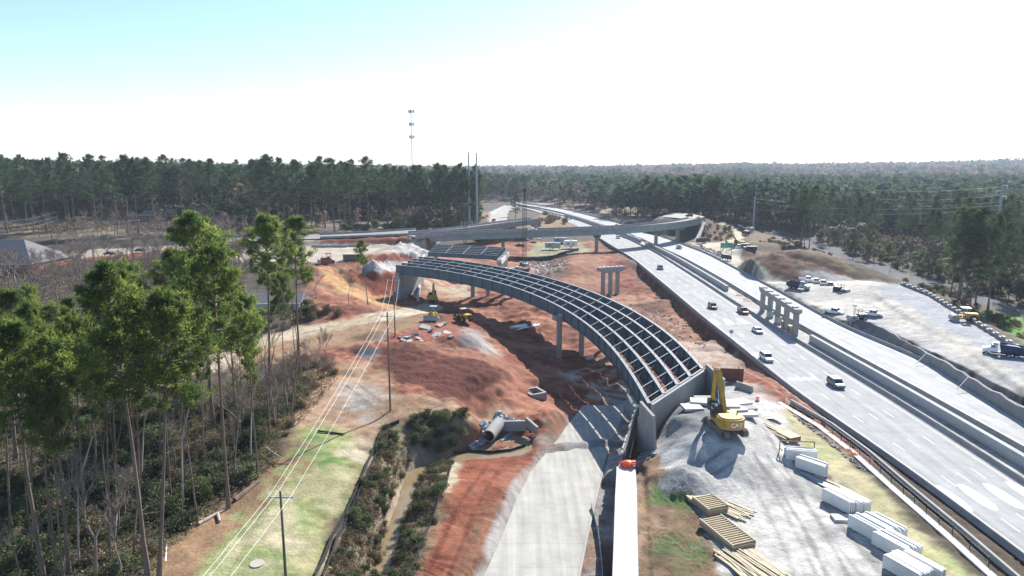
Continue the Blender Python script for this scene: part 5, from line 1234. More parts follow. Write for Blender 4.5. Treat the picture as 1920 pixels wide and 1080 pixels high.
# ---------------- bare trees
BT = [baretree('bare_tree', 'x', 300 + k, 15, 0.20, 6, 0.5 + 0.06 * k) for k in range(4)]
bare_poly = [P(-40, 560, 4), P(330, 590, 3), P(440, 600, 3), P(470, 520, 6), P(420, 470, 7), P(160, 500, 5), P(-40, 500, 5)]
hs_poly = np.array([[p.x, p.y] for p in [P(-60, 530, 4), P(150, 520, 4), P(165, 470, 5), P(-60, 470, 5)]])
okb = lambda x, y: sdist(np.array([x]), np.array([y]), hs_poly)[0] > -3
for x, y, e in scatter(bare_poly, 2.8, 130, okb, seed=3):
    s = rt.uniform(0.75, 1.25); place(rt.choice(BT), (x, y, e - .3), rt.uniform(0, 6.28), s, 'grey leafless tree in the thicket around the grey-roofed house', 'bare trees around the grey-roofed house')
for x, y, e in scatter([P(60, 440, 8), P(480, 440, 8), P(480, 465, 8), P(100, 470, 8)], 5.5, 46, seed=8):
    place(rt.choice(BT), (x, y, e - .3), rt.uniform(0, 6.28), rt.uniform(.8, 1.2), 'leafless tree beside the street in front of the left pines', 'bare trees along the left street')
BP = [baretree('bare_tree', 'x', 330 + k, 15, 0.14, 4, 0.36, 'bark_p' if k == 2 else 'bark', first=0.6, lean=0.1 * k - .1) for k in range(3)]
for k, (bx, by, ty, tx) in enumerate([(105, 1088, 850, 92), (120, 1085, 830, 100), (148, 1060, 800, 128), (222, 1000, 760, 214), (250, 1040, 800, 240), (345, 960, 720, 322), (60, 1050, 820, 45), (440, 900, 690, 425), (470, 860, 660, 462), (505, 830, 640, 500), (546, 790, 600, 540), (265, 900, 700, 262), (200, 960, 760, 190)]):
    g = G(bx, by); top = PY(tx, ty, g.y); h = top.z - g.z; s = h / 15.0
    place(BP[k % 3], g - Vector((0, 0, .3)), 0.0, (s * .8, s * .8, s), 'slender leafless trunk among the pines of the near left stand', 'slender leafless trunks in the near left stand', tilt=(0.0, math.atan2(top.x - g.x, h)))
lone = [(540, 772, 615, 1.0, 'forked leafless tree at the edge of the dirt road'), (612, 690, 590, 0.8, 'small leafless tree near the dirt road'), (655, 570, 500, 0.9, 'leafless sapling beside the lone pine on the red slope'), (595, 560, 490, 1.0, 'rounded leafless tree left of the tan cut'), (230, 1085, 880, 1.0, 'pale leafless tree at the bottom left'), (178, 1088, 800, 0.9, 'curving pale leafless trunk among the left pines'), (375, 735, 640, 1.0, 'leafless tree in front of the parked cars'),
        (450, 830, 690, 0.9, 'leafless tree behind the lawn-edge pines'), (515, 800, 650, 0.9, 'slim leafless tree left of the forked one'), (585, 740, 640, 0.8, 'slim leafless tree right of the forked one'), (330, 880, 720, 0.9, 'leafless tree in the shaded undergrowth'), (150, 960, 800, .9, 'leafless tree between the left edge pines'), (40, 1080, 930, .9, 'low leafless tree at the bottom left corner')]
for bx, by, ty, wd, lab in lone:
    g = G(bx, by); h = PY(bx, ty, g.y).z - g.z; s = h / 15.0; place(rt.choice(BT), g - Vector((0, 0, .2)), rt.uniform(0, 6.28), (s * wd, s * wd, s), lab)
for x, y, e in scatter([G(430, 740), G(620, 690), G(600, 750), G(560, 800), G(470, 870), G(420, 880)], 2.6, 16, seed=12):
    place(rt.choice(BT), (x, y, e - .3), rt.uniform(0, 6.28), rt.uniform(.55, .8), 'spindly leafless sapling in the brush left of the power line', 'saplings left of the power line')
for x, y, e in scatter([P(1600, 505, -3), P(1700, 530, -3), P(1900, 620, -3), P(1960, 600, -3), P(1760, 530, -4), P(1620, 490, -4)], 5, 14, seed=15):
    place(rt.choice(BT), (x, y, e - .3), rt.uniform(0, 6.28), rt.uniform(.3, .5), 'leafless scrub between the yard wall and the shaded road', 'scrub behind the yard wall')
# ---------------- shrubs and undergrowth
SH = [shrub('shrub', 'x', 400 + k, 1.5, 1500, 0.10, 'shrub') for k in range(4)]; DS = [shrub('brush', 'x', 420 + k, 1.3, 1100, 0.085, 'dry', tall=0.9) for k in range(3)]
def bushes(poly, sp, n, protos, label, group, smin, smax, seed, ok=None):
    for x, y, e in scatter(poly, sp, n, ok, seed):
        s = rt.uniform(smin, smax); place(rt.choice(protos), (x, y, e - .15), rt.uniform(0, 6.28), (s, s, s * rt.uniform(.8, 1.2)), label, group)
bushes([G(-30, 1100), G(270, 1100), G(330, 1000), G(430, 925), G(520, 860), G(530, 790), G(400, 760), G(200, 760), G(-30, 800)], 2.2, 125, SH + DS[:2], 'bush in the shade under the left pines', 'bushes under the left pines', 0.7, 1.7, 31)
bushes([G(400, 790), G(520, 840), G(600, 730), G(640, 690), G(580, 670), G(430, 730)], 2.4, 40, DS + SH[:1], 'brown brush at the edge of the woods left of the power line', 'brush left of the power line', 0.6, 1.3, 32)
rav = [G(722, 805), G(770, 850), G(750, 900), G(730, 950), G(715, 1010), G(690, 1095), G(605, 1095), G(650, 1000), G(675, 930), G(700, 870)]
bushes(rav, 1.0, 90, DS + [SH[0], SH[1], SH[2]], 'low bush on the left bank of the muddy stream', 'bushes on the left bank of the stream', 0.4, 0.95, 33)
rav2 = [G(845, 868), G(838, 910), G(815, 960), G(800, 1000), G(770, 1095), G(728, 1095), G(745, 1030), G(762, 970), G(785, 915), G(805, 880)]
bushes(rav2, 1.0, 60, DS + [SH[3], SH[0]], 'low bush on the right bank of the muddy stream', 'bushes on the right bank of the stream', 0.35, 0.85, 34)
bushes([G(765, 790), G(830, 775), G(880, 790), G(865, 840), G(800, 858), G(775, 830)], 1.5, 34, SH, 'dark bush on the shaded bank beside the culvert', 'bushes on the bank beside the culvert', 0.7, 1.2, 35)
bushes([P(1410, 452, 2), P(1480, 445, 1), P(1560, 478, 0), P(1640, 515, -1), P(1600, 515, -1), P(1500, 478, 1)], 3.2, 60, DS, 'tan dry brush on the rise behind the brown mounds', 'dry brush behind the brown mounds', 0.8, 1.6, 36)
bushes([P(1308, 430, 4), P(1370, 425, 4), P(1372, 445, 3), P(1320, 452, 2)], 3.2, 26, DS, 'brown brush on the slope beside the right overpass abutment', 'brush by the right overpass abutment', 1.0, 1.8, 37)
bushes([P(1690, 527, -3), P(1810, 590, -3), P(1930, 655, -3), P(1930, 610, -3), P(1760, 545, -4)], 3.0, 46, DS + SH[:1], 'low scrub on the bank below the panel wall', 'scrub below the panel wall', 0.7, 1.4, 38)
bushes([P(1000, 428, 1), P(1085, 428, 1), P(1062, 412, 1), P(1022, 400, 1)], 5, 20, DS, 'brown bush between the overpass ramp and the highway', 'bushes between ramp and highway', 1.6, 3.0, 39)
bushes([P(620, 437, 8), P(880, 426, 7), P(870, 420, 7), P(640, 432, 8)], 5, 26, SH, 'pale green bush at the foot of the pines behind the overpass', 'bushes at the foot of the left pines', 1.3, 2.9, 40)
bushes([P(880, 424, 6), P(918, 405, 6), P(905, 402, 6), P(885, 410, 6)], 5, 12, DS, 'tan bush beside the curving ramp', 'bushes beside the curving ramp', 1.0, 1.8, 41)
bushes([P(1140, 402, 2), P(1250, 408, 3), P(1300, 404, 4), P(1200, 396, 2)], 6, 22, DS, 'brown brush inside the loop ramp', 'brush inside the loop ramp', 1.5, 2.4, 42)
bushes([P(540, 570, 4), P(640, 590, 4), P(600, 600, 3), P(470, 640, 2), P(450, 600, 3)], 3.2, 32, DS + SH[:2], 'brush on the bank above the dirt road', 'brush above the dirt road', 0.8, 1.6, 43)
bushes([P(1590, 476, -4), P(1690, 503, -4), P(1800, 536, -4), P(1960, 585, -4), P(1960, 540, -4), P(1800, 490, -4), P(1640, 470, -4)], 4, 50, SH + DS[:1], 'dark shrub among the trunks beyond the shaded road', 'shrubs beyond the shaded road', 1.0, 2.2, 44)
# leafy litter of the woodland floor: nobody could count it
def litter(name, poly, n, S, m, label, seed, z=0.25):
    r = np.random.default_rng(seed); q = np.array([[p.x, p.y] for p in poly]); lo, hi = q.min(0), q.max(0); x = r.uniform(lo[0], hi[0], n * 3); y = r.uniform(lo[1], hi[1], n * 3)
    k = np.where(sdist(x, y, q) < 0)[0][:n]; x, y = x[k], y[k]; e = H(x, y)
    v, f = leafquads(np.stack([x, y, e + z * r.uniform(0.1, 1.6, len(x))], 1), np.full(len(x), 0.3), 5, S, seed); tag(npmesh(name, v, f, M[m]), label, 'undergrowth', kind='stuff')
litter('undergrowth', [G(-40, 1110), G(290, 1110), G(320, 1030), G(430, 940), G(520, 870), G(540, 790), G(600, 700), G(420, 720), G(-40, 760)], 9000, 0.12, 'shrub', 'low leafy undergrowth covering the floor under the left pines', 51, 0.8)
litter('undergrowth', bare_poly, 9000, 0.2, 'dry', 'tangled brown brush among the bare trees near the grey-roofed house', 55, 1.2)
litter('undergrowth', [P(-60, 440, 8), P(480, 440, 8), P(480, 425, 8), P(-60, 425, 8)], 4000, 0.28, 'dry', 'brown brush at the foot of the pines across the left street', 57, 1.2)
litter('undergrowth', [G(-40, 1110), G(290, 1110), G(320, 1030), G(430, 940), G(520, 870), G(540, 790), G(600, 700), G(420, 720), G(-40, 760)], 7000, 0.11, 'dry', 'brown leaf litter and dead weeds under the left pines', 58, 0.5)
litter('undergrowth', rav, 2600, 0.09, 'dry', 'dry weeds on the left bank of the stream', 52, 0.35)
litter('undergrowth', rav2, 1600, 0.09, 'dry', 'dry weeds on the right bank of the stream', 53, 0.35)
litter('undergrowth', [G(430, 880), G(560, 800), G(640, 700), G(560, 660), G(400, 760)], 2500, 0.11, 'dry', 'brown weeds at the wood edge left of the power line', 54, 0.4)
# ================================================================== VEHICLES
def wheel(parent, x, y, r, wd, rim='silver', name='wheel'):
    b = MB(); b.tube([(x - wd / 2, y, r), (x + wd / 2, y, r)], r, 14); o = b.build(name, M['black'], parent)
    s = 1 if x > 0 else -1
    b = MB(); b.tube([(x + s * (wd / 2 - 0.03), y, r), (x + s * (wd / 2 + 0.015), y, r)], r * 0.6, 10); b.build('rim', M[rim], o); return o
def ringy(y, hw, zb, zt, tuck=0.1, rnd=0.12):
    return [Vector((-hw + tuck, y, zb)), Vector((hw - tuck, y, zb)), Vector((hw, y, zb + 0.18)), Vector((hw, y, zt - rnd)), Vector((hw - rnd, y, zt)), Vector((-hw + rnd, y, zt)), Vector((-hw, y, zt - rnd)), Vector((-hw, y, zb + 0.18))]
M['lamp_w'] = mat('headlamp_lens', (0.75, 0.76, 0.76), 0.15); M['lamp_r'] = mat('tail_lamp_lens', (0.35, 0.01, 0.01), 0.3)
def car(label, paint, style='suv', loc=(0, 0, 0), rz=0, group=None, name=None):
    t = thing(name or {'suv': 'parked_suv' if False else 'suv', 'sedan': 'car', 'pickup': 'pickup_truck'}[style], label, {'suv': 'SUV', 'sedan': 'car', 'pickup': 'pickup truck'}[style], loc, rz, group)
    if style == 'sedan':
        L, Wd, belt, roof, gc = 4.7, 0.91, 0.88, 1.42, (-1.75, -0.95, 0.75, 1.45); hood, tail = 0.86, 0.95
    elif style == 'suv':
        L, Wd, belt, roof, gc = 4.85, 0.97, 1.05, 1.74, (-2.25, -1.95, 0.55, 1.2); hood, tail = 1.02, 1.05
    else:
        L, Wd, belt, roof, gc = 5.8, 1.0, 1.08, 1.88, (-0.55, -0.4, 1.0, 1.55); hood, tail = 1.08, 1.08
    h = L / 2; b = MB()
    b.loft([ringy(-h, Wd * .93, .42, tail - .1), ringy(-h + .15, Wd * .98, .32, tail), ringy(gc[0], Wd, .28, belt), ringy(0, Wd, .28, belt), ringy(gc[3], Wd, .28, belt), ringy(h - .5, Wd * .98, .3, hood - .05), ringy(h - .1, Wd * .93, .35, hood - .2), ringy(h, Wd * .86, .42, hood - .35)])
    r0, r1 = gc[1], gc[2]; rw = Wd * 0.80
    b.box((0, (r0 + r1) / 2, roof - 0.03), (rw * 2, r1 - r0 + .05, 0.07))
    for sx in (-1, 1):
        b.beam((sx * Wd * .92, gc[3], belt), (sx * rw * .98, r1, roof - .03), .08, .08); b.beam((sx * Wd * .92, gc[0], belt), (sx * rw * .98, r0, roof - .03), .12, .12); b.beam((sx * Wd * .93, (r0 + r1) / 2, belt), (sx * rw * .99, (r0 + r1) / 2, roof - .03), .09, .05)
    if style == 'pickup':
        for sx in (-1, 1): b.box((sx * (Wd - .06), -1.75, belt + 0.1), (.1, 2.25, .24))
        b.box((0, -h + .06, belt + 0.1), (Wd * 1.9, .1, .24))
    b.build('body', M[paint], t)
    if style == 'pickup':
        b = MB(); b.box((0, -1.72, belt + .012), (Wd * 1.75, 2.1, .02)); b.build('cargo_bed', M['dark'], t)
    b = MB(); g = .03
    b.loft([[Vector((-Wd * .93, gc[0] + .02, belt - .02)), Vector((Wd * .93, gc[0] + .02, belt - .02)), Vector((Wd * .93, gc[3] - .02, belt - .02)), Vector((-Wd * .93, gc[3] - .02, belt - .02))], [Vector((-rw * .97, r0 + g, roof - .06)), Vector((rw * .97, r0 + g, roof - .06)), Vector((rw * .97, r1 - g, roof - .06)), Vector((-rw * .97, r1 - g, roof - .06))]])
    b.build('windows', M['glass'], t)
    for sx in (-1, 1):
        for y in (-h + .95, h - .95): wheel(t, sx * (Wd - .1), y, .36, .24)
        b = MB(); b.box((sx * Wd * .62, h - .08, hood - .38), (.36, .14, .16)); b.build('headlight', M['lamp_w'], t)
        b = MB(); b.box((sx * Wd * .8, -h + .03, tail - .25), (.2, .1, .3)); b.build('taillight', M['lamp_r'], t)
    return t
def hdg(hx, hy): return math.atan2(-hx, hy)
def onroad(px, py, e=0.0): return P(px, py, e)
car('grey-green SUV with sun glinting off its bonnet, nearest on the oncoming lanes', 'olive', 'suv', onroad(1567, 724), math.pi)
car('white SUV in the lane next to the near roadside barrier', 'white', 'suv', onroad(1437, 675), math.pi)
car('white car just nearer than the shadow of the median pier bent', 'white', 'sedan', onroad(1420, 623), math.pi)
car('maroon pickup truck passing the median pier bent', 'maroon', 'pickup', onroad(1393, 587), math.pi)
car('black SUV in the oncoming lanes left of the maroon pickup', 'blackp', 'suv', onroad(1336, 578), math.pi)
car('dark blue SUV on the oncoming lanes just past the overpass shadow', 'navy', 'suv', onroad(1238, 505), math.pi)
car('silver SUV on the oncoming lanes just this side of the overpass', 'silver', 'suv', onroad(1159, 447), math.pi)
car('tan pickup driving away in the far lanes beside the overpass shadow', 'tan', 'pickup', onroad(1273, 466), 0)
car('dark car in the far lanes seen just over the overpass parapet', 'blackp', 'sedan', onroad(1156, 424), 0)
i = min(range(len(qB)), key=lambda k: abs(qB[k].x - P(998, 431, 12).x)); p, n = qB[i], nB[i][1]
car('white car crossing on the long curved overpass', 'white', 'sedan', p + n * 4.0 + Vector((0, 0, -1.0)), math.pi / 2)
car('red pickup coming down the curving ramp onto the older overpass', 'red', 'pickup', P(926, 416, 10.6), math.pi * 0.96)
car('dark SUV on the loop ramp at the right end of the overpass', 'blackp', 'suv', P(1292, 406, 11.4), math.pi / 2)
# ---------------- dump trucks and work trucks
def dumptruck(label, cabm, bedm, loc, rz, load=True):
    t = thing('dump_truck', label, 'dump truck', loc, rz); b = MB()
    b.box((0, 2.55, 1.25), (2.1, 1.5, .95)); b.prism([(1.75, .8), (1.75, 2.15), (3.25, 1.72), (3.3, .8)], 'x', -.85, .85); b.loft([[Vector((x, y, 1.15)) for x, y in ((-1.12, .55), (1.12, .55), (1.12, 2.0), (-1.12, 2.0))], [Vector((x, y, 2.1)) for x, y in ((-1.12, .5), (1.12, .5), (1.12, 1.95), (-1.12, 1.95))], [Vector((x, y, 2.75)) for x, y in ((-1.02, .55), (1.02, .55), (1.02, 1.6), (-1.02, 1.6))]]); b.build('cab', M[cabm], t)
    b = MB(); b.loft([[Vector((x, y, 2.05)) for x, y in ((-1.14, .9), (1.14, .9), (1.14, 1.97), (-1.14, 1.97))], [Vector((x, y, 2.62)) for x, y in ((-1.06, .9), (1.06, .9), (1.06, 1.68), (-1.06, 1.68))]]); b.build('windows', M['glass'], t)
    b = MB(); b.box((0, -.6, .85), (.9, 7.4, .32)); b.build('frame', M['dark'], t)
    b = MB(); o = [(-.2, 1.3), (.25, 3.05), (-4.2, 2.75), (-4.5, 1.3)]
    W2 = 1.25
    for sx in (-1, 1): b.prism(o, 'x', sx * W2 - .05, sx * W2 + .05)
    b.box((0, -2.3, 1.25), (2.45, 4.3, .12)); b.prism([(-.2, 1.3), (.25, 3.05), (.3, 3.05), (-.1, 1.3)], 'x', -W2, W2); b.box((0, -4.35, 2.0), (2.45, .1, 1.45)); b.prism([(.25, 3.0), (1.5, 3.1), (1.5, 3.18), (.25, 3.1)], 'x', -1.15, 1.15)
    for sx in (-1, 1):
        for y in (-.9, -1.8, -2.7, -3.6): b.box((sx * 1.33, y, 2.0), (.08, .12, 1.35))
    b.build('dump_bed', M[bedm], t)
    if load:
        b = MB(); b.loft([[Vector((x, y, z)) for x, z in ((-1.15, 2.2), (-.5, 2.2 + hh), (.5, 2.2 + hh), (1.15, 2.2))] for y, hh in ((-4.2, .05), (-3, .55), (-1.4, .6), (-.1, .1))]); b.build('load', M['rock'], t)
    for sx in (-1, 1):
        wheel(t, sx * 1.0, 2.6, .52, .3)
        for y in (-1.6, -3.0): wheel(t, sx * .98, y, .52, .5)
    return t
dumptruck('dark blue dump truck with white cab parked at the right edge of the yard', 'white', 'blue', P(1874, 668, 2.6), hdg(-0.95, 0.25) if False else math.radians(58))
dumptruck('dark dump truck with pale cab parked beside a row of work trucks', 'silver', 'blue', P(1499, 543, 1.1), math.radians(-138), False)
wk = [(1513, 527, 'white', 'white pickup at the back of the parked row behind the dark dump truck'), (1528, 531, 'white', 'white pickup second from the back of the parked row'), (1541, 534, 'silver', 'silver pickup in the middle of the parked row'), (1554, 538, 'tan', 'tan pickup at the front of the parked row by the roller')]
for a, b2, m, lab in wk: car(lab, m, 'pickup', P(a, b2, 1.2), math.radians(-110))
car('white pickup parked by the far barrier in the yard', 'white', 'pickup', P(1563, 588, 1.0), math.radians(-140)); car('white pickup parked behind the ride-on roller', 'white', 'pickup', P(1634, 592, 1.6), math.radians(-125))
# ---------------- tracked and wheeled machines
def track(parent, x, L, r, wd, name='track'):
    pts = [(-L / 2 + r * math.cos(a), r + r * math.sin(a)) for a in [math.pi / 2 + k * math.pi / 6 for k in range(7)]] + [(L / 2 + r * math.cos(a), r + r * math.sin(a)) for a in [-math.pi / 2 + k * math.pi / 6 for k in range(7)]]
    b = MB(); b.prism(pts, 'x', x - wd / 2, x + wd / 2)
    for k in range(int(L / .24)): b.box((x, -L / 2 + k * .24, 2 * r + .02), (wd + .02, .1, .05))
    o = b.build(name, M['trk'], parent)
    b = MB(); s = 1 if x > 0 else -1
    for y in (-L / 2 + r * .2, L / 2 - r * .2): b.tube([(x + s * (wd / 2 - .02), y, r), (x + s * (wd / 2 + .04), y, r)], r * .7, 10)
    b.build('sprocket', M['dark'], o); return o
def text_mesh(name, txt, size, depth, m, parent, loc, rot):
    cu = bpy.data.curves.new(name, 'FONT'); cu.body = txt; cu.size = size; cu.extrude = depth; cu.align_x = 'CENTER'; cu.align_y = 'CENTER'; cu.offset = size * 0.03
    ob = bpy.data.objects.new(name, cu); C.objects.link(ob); dg = bpy.context.evaluated_depsgraph_get(); me = bpy.data.meshes.new_from_object(ob.evaluated_get(dg)); bpy.data.objects.remove(ob); bpy.data.curves.remove(cu)
    me.materials.clear(); me.materials.append(m); o = bpy.data.objects.new(name, me); C.objects.link(o); o.location = loc; o.rotation_euler = rot
    if parent is not None: o.parent = parent
    return o
M['logo_k'] = mat('black_decal', (0.02, 0.02, 0.02), 0.5)
def excavator(label, loc, rz_base, rz_up, sc=1.0, boom=((0.4, 1.6), (3.4, 6.1), (5.4, 5.4)), stick=((5.4, 5.4), (6.6, 2.2)), bucket=True, logo=False, yel='yel'):
    t = thing('excavator', label, 'excavator', loc, rz_base); t.scale = (sc,) * 3
    for sx in (-1, 1): track(t, sx * 1.25, 4.6, .48, .62)
    b = MB(); b.box((0, 0, .72), (1.9, 2.4, .5)); b.tube([(0, 0, .9), (0, 0, 1.15)], .7, 16); b.build('undercarriage', M['dark'], t)
    Rm = Matrix.Rotation(rz_up - rz_base, 4, 'Z')
    def part(b, nm, m, par=t, rec=True): b.xform(Rm); return b.build(nm, M[m], par)
    b = MB()                                          # house with rounded counterweight at the back (-y)
    arc = [(-1.55, -.6), (-1.55, -1.9)] + [(1.55 * math.cos(a), -1.9 + 1.05 * math.sin(a)) for a in [math.pi + k * math.pi / 8 for k in range(1, 8)]] + [(1.55, -1.9), (1.55, -.6)]
    b.prism(arc, 'z', 1.2, 2.42); cwt = part(b, 'counterweight', yel)
    b = MB(); b.box((0, .45, 1.45), (2.9, 2.2, .55)); b.box((.75, .05, 2.0), (1.4, 1.4, .75)); part(b, 'upper_body', yel)
    b = MB(); b.prism([(x * .9, (y + 1.2) * .86 - 1.2) for x, y in arc], 'z', 2.42, 2.56); b.box((.7, -.3, 2.5), (1.1, .9, .12)); part(b, 'engine_cover', yel)
    b = MB(); b.tube([(1.0, -.9, 2.5), (1.0, -.9, 3.0)], .08, 8); part(b, 'exhaust', 'dark')
    b = MB(); b.loft([[Vector((x, y, 1.5)) for x, y in ((-1.45, .1), (-.5, .1), (-.5, 1.75), (-1.45, 1.75))], [Vector((x, y, 2.4)) for x, y in ((-1.45, .1), (-.5, .1), (-.5, 1.8), (-1.45, 1.8))], [Vector((x, y, 3.05)) for x, y in ((-1.4, .15), (-.55, .15), (-.55, 1.45), (-1.4, 1.45))]]); cab = part(b, 'cab', 'dark')
    b = MB(); b.box((-.975, .8, 2.45), (.99, 1.2, .72)); b.box((-.975, .75, 3.08), (.8, 1.0, .06)); part(b, 'windows', 'glass', cab)
    b = MB(); x = .0
    pts = [Vector((0, y, z)) for y, z in boom]
    for (a, c2), (w0, h0) in zip(zip(pts, pts[1:]), ((.5, .78), (.46, .62))): b.beam(a, c2, w0, h0)
    part(b, 'boom', yel)
    b = MB(); b.beam((.0, stick[0][0], stick[0][1]), (0, stick[1][0], stick[1][1]), .36, .5); part(b, 'stick', yel)
    b = MB(); m1 = pts[0].lerp(pts[1], .62)
    for sx in (-.36, .36): b.tube([(sx, .9, 1.5), (sx, m1.y, m1.z - .25)], .09, 8)
    b.tube([(0, pts[1].y - .2, pts[1].z + .45), (0, stick[0][0] + .1, stick[0][1] + .45)], .09, 8); part(b, 'hydraulic_cylinders', 'chrome')
    if bucket:
        y, z = stick[1]; b = MB(); b.prism([(y + .25, z + .1), (y - .2, z - .2), (y - .75, z - .75), (y - .75, z - 1.25), (y - .1, z - 1.45), (y + .25, z - .9)], 'x', -.65, .65); part(b, 'bucket', 'dark')
    if logo:
        yb = -2.98; q = Rm @ Vector((.22, yb, 1.82)); a = rz_up - rz_base
        lg = text_mesh('logo', 'CAT', .72, .012, M['white'], t, q, (math.pi / 2, 0, a))
        tri = MB(); tri.add([(-.1, 0, 0), (.34, -.02, 0), (.12, .26, 0)], [(0, 1, 2)]); o = tri.build('logo_triangle', M['yel'], lg, recalc=False); o.location = (-.02, -.33, .016)
        b = MB(); b.box((-1.0, -2.55, 1.8), (.36, .05, .62)); b.xform(Rm); b.build('vent_panel', M['dark'], t)
        b = MB()
        for k in range(13):
            xx = -1.35 + k * .225; yy = -1.9 - 1.05 * math.sqrt(max(0, 1 - (xx / 1.55) ** 2)) - .01; b.box((xx, yy, 1.24), (.12, .03, .09))
        b.xform(Rm); b.build('reflector_strip', M['pred'], t)
    return t
gx_ = G(1360, 808)
excavator('large yellow excavator on the grey fill behind the bridge abutment, seen from the rear', gx_ + Vector((0, 0, .05)), math.radians(12), math.radians(3), 1.26, ((0.6, 1.9), (3.3, 6.6), (4.6, 6.3)), ((4.6, 6.3), (5.0, 2.4)), True, True)
excavator('yellow excavator in the shade under the far end of the curved bridge', P(811, 566, -0.4), math.radians(0), math.radians(-4), 1.0, ((0.6, 1.6), (1.9, 5.2), (2.8, 5.8)), ((2.8, 5.8), (3.6, 3.2)))
excavator('orange-armed excavator behind the green road sign', P(1384, 462, 1.6), math.radians(70), math.radians(62), 1.15, ((0.4, 1.6), (3.0, 6.0), (5.2, 5.6)), ((5.2, 5.6), (5.6, 2.6)))
def dozer(label, loc, rz, m='yel', canopy='silver', sc=1.0):
    t = thing('bulldozer', label, 'bulldozer', loc, rz); t.scale = (sc,) * 3
    for sx in (-1, 1): track(t, sx * 1.05, 3.3, .5, .55)
    b = MB(); b.box((0, .8, 1.3), (1.2, 1.9, .95)); b.box((0, -.7, 1.15), (1.5, 1.2, .7)); b.tube([(.3, 1.2, 1.7), (.3, 1.2, 2.4)], .07, 8); b.build('body', M[m], t)
    b = MB()
    for sx in (-.7, .7):
        for y in (-1.1, .0): b.beam((sx, y, 1.4), (sx, y, 2.95), .1, .1)
    b.build('posts', M['dark'], t)
    b = MB(); b.box((0, -.5, 3.0), (1.7, 1.6, .12)); b.build('canopy', M[canopy], t)
    b = MB(); b.box((0, -.6, 1.75), (.6, .6, .6)); b.build('seat', M['black'], t)
    b = MB(); q = [(2.35, .12), (2.2, .5), (2.2, .95), (2.38, 1.35), (2.5, 1.35), (2.32, .95), (2.32, .5), (2.48, .12)]; b.prism(q, 'x', -1.75, 1.75); b.build('blade', M['galv'], t)
    b = MB()
    for sx in (-1.45, 1.45): b.beam((sx, -.2, .5), (sx, 2.3, .5), .16, .2)
    b.build('push_arm', M[m], t); return t
dozer('bulldozer with grey canopy and blade facing the camera, on the red mound road', G(812, 598), math.radians(172), 'yel', 'galv', 1.15)
dozer('reddish bulldozer with its cab against the pale gravel pad at left', G(613, 494), math.radians(120), 'red', 'red', 1.25)
def loader(label, loc, rz, sc=1.0):
    t = thing('wheel_loader', label, 'wheel loader', loc, rz); t.scale = (sc,) * 3; b = MB()
    b.box((0, -1.7, 1.55), (1.7, 2.2, 1.1)); b.box((0, 1.2, 1.1), (1.2, 1.6, .8)); b.build('body', M['yel'], t)
    b = MB(); b.box((0, -2.82, 1.55), (1.2, .06, .8)); b.build('grille', M['dark'], t)
    b = MB(); b.loft([[Vector((x, y, 1.7)) for x, y in ((-.75, -.7), (.75, -.7), (.75, .7), (-.75, .7))], [Vector((x, y, 3.2)) for x, y in ((-.7, -.6), (.7, -.6), (.7, .45), (-.7, .45))]]); c_ = b.build('cab', M['glass'], t)
    b = MB(); b.box((0, -.1, 3.27), (1.65, 1.5, .13)); b.build('roof', M['tan'], c_)
    for sx in (-1, 1):
        for y in (-1.6, 1.5): wheel(t, sx * 1.05, y, .78, .55, 'yel')
    b = MB()
    for sx in (-.5, .5): b.beam((sx, 1.0, 1.7), (sx, 3.0, .9), .16, .35)
    b.build('lift_arm', M['yel'], t)
    b = MB(); b.prism([(2.9, .9), (3.0, .2), (3.9, .15), (3.9, .22), (3.2, .5), (3.1, 1.2)], 'x', -1.35, 1.35); b.build('bucket', M['dark'], t); return t
loader('yellow wheel loader with pale cab roof beside the canopy bulldozer', G(869, 602), math.radians(35), 1.1)
def roller(label, loc, rz, m='yel', sc=1.0, canopy='white'):
    t = thing('road_roller', label, 'road roller', loc, rz); t.scale = (sc,) * 3
    b = MB(); b.tube([(-1.05, 1.7, .75), (1.05, 1.7, .75)], .75, 18); b.build('drum', M['galv'], t)
    b = MB(); b.box((0, -1.3, 1.35), (1.5, 2.2, .95)); b.box((0, .2, 1.1), (.8, 1.4, .5))
    for sx in (-1.2, 1.2): b.beam((sx, .4, .9), (sx, 2.3, .9), .16, .35)
    b.box((0, .55, .95), (2.5, .2, .35)); b.build('body', M[m], t)
    b = MB()
    for sx in (-.65, .65):
        for y in (-.75, .35): b.beam((sx, y, 1.3), (sx, y, 2.85), .09, .09)
    b.build('posts', M[m], t); b = MB(); b.box((0, -.2, 2.9), (1.7, 1.6, .12)); b.build('canopy', M[canopy], t)
    for sx in (-1, 1): wheel(t, sx * .85, -1.5, .75, .5, m)
    return t
roller('yellow roller with pale canopy on the smooth gravel of the yard', P(1806, 603, 2.9), math.radians(75), 'yel', 1.35)
roller('dark roller in the pale yard right of the parked trucks', P(1577, 549, 1.3), math.radians(-150), 'dark', 1.1, 'dark')
roller('olive roller standing by the far barrier in front of a white pickup', P(1607, 601, 1.2), math.radians(100), 'olive', 1.1, 'trk')
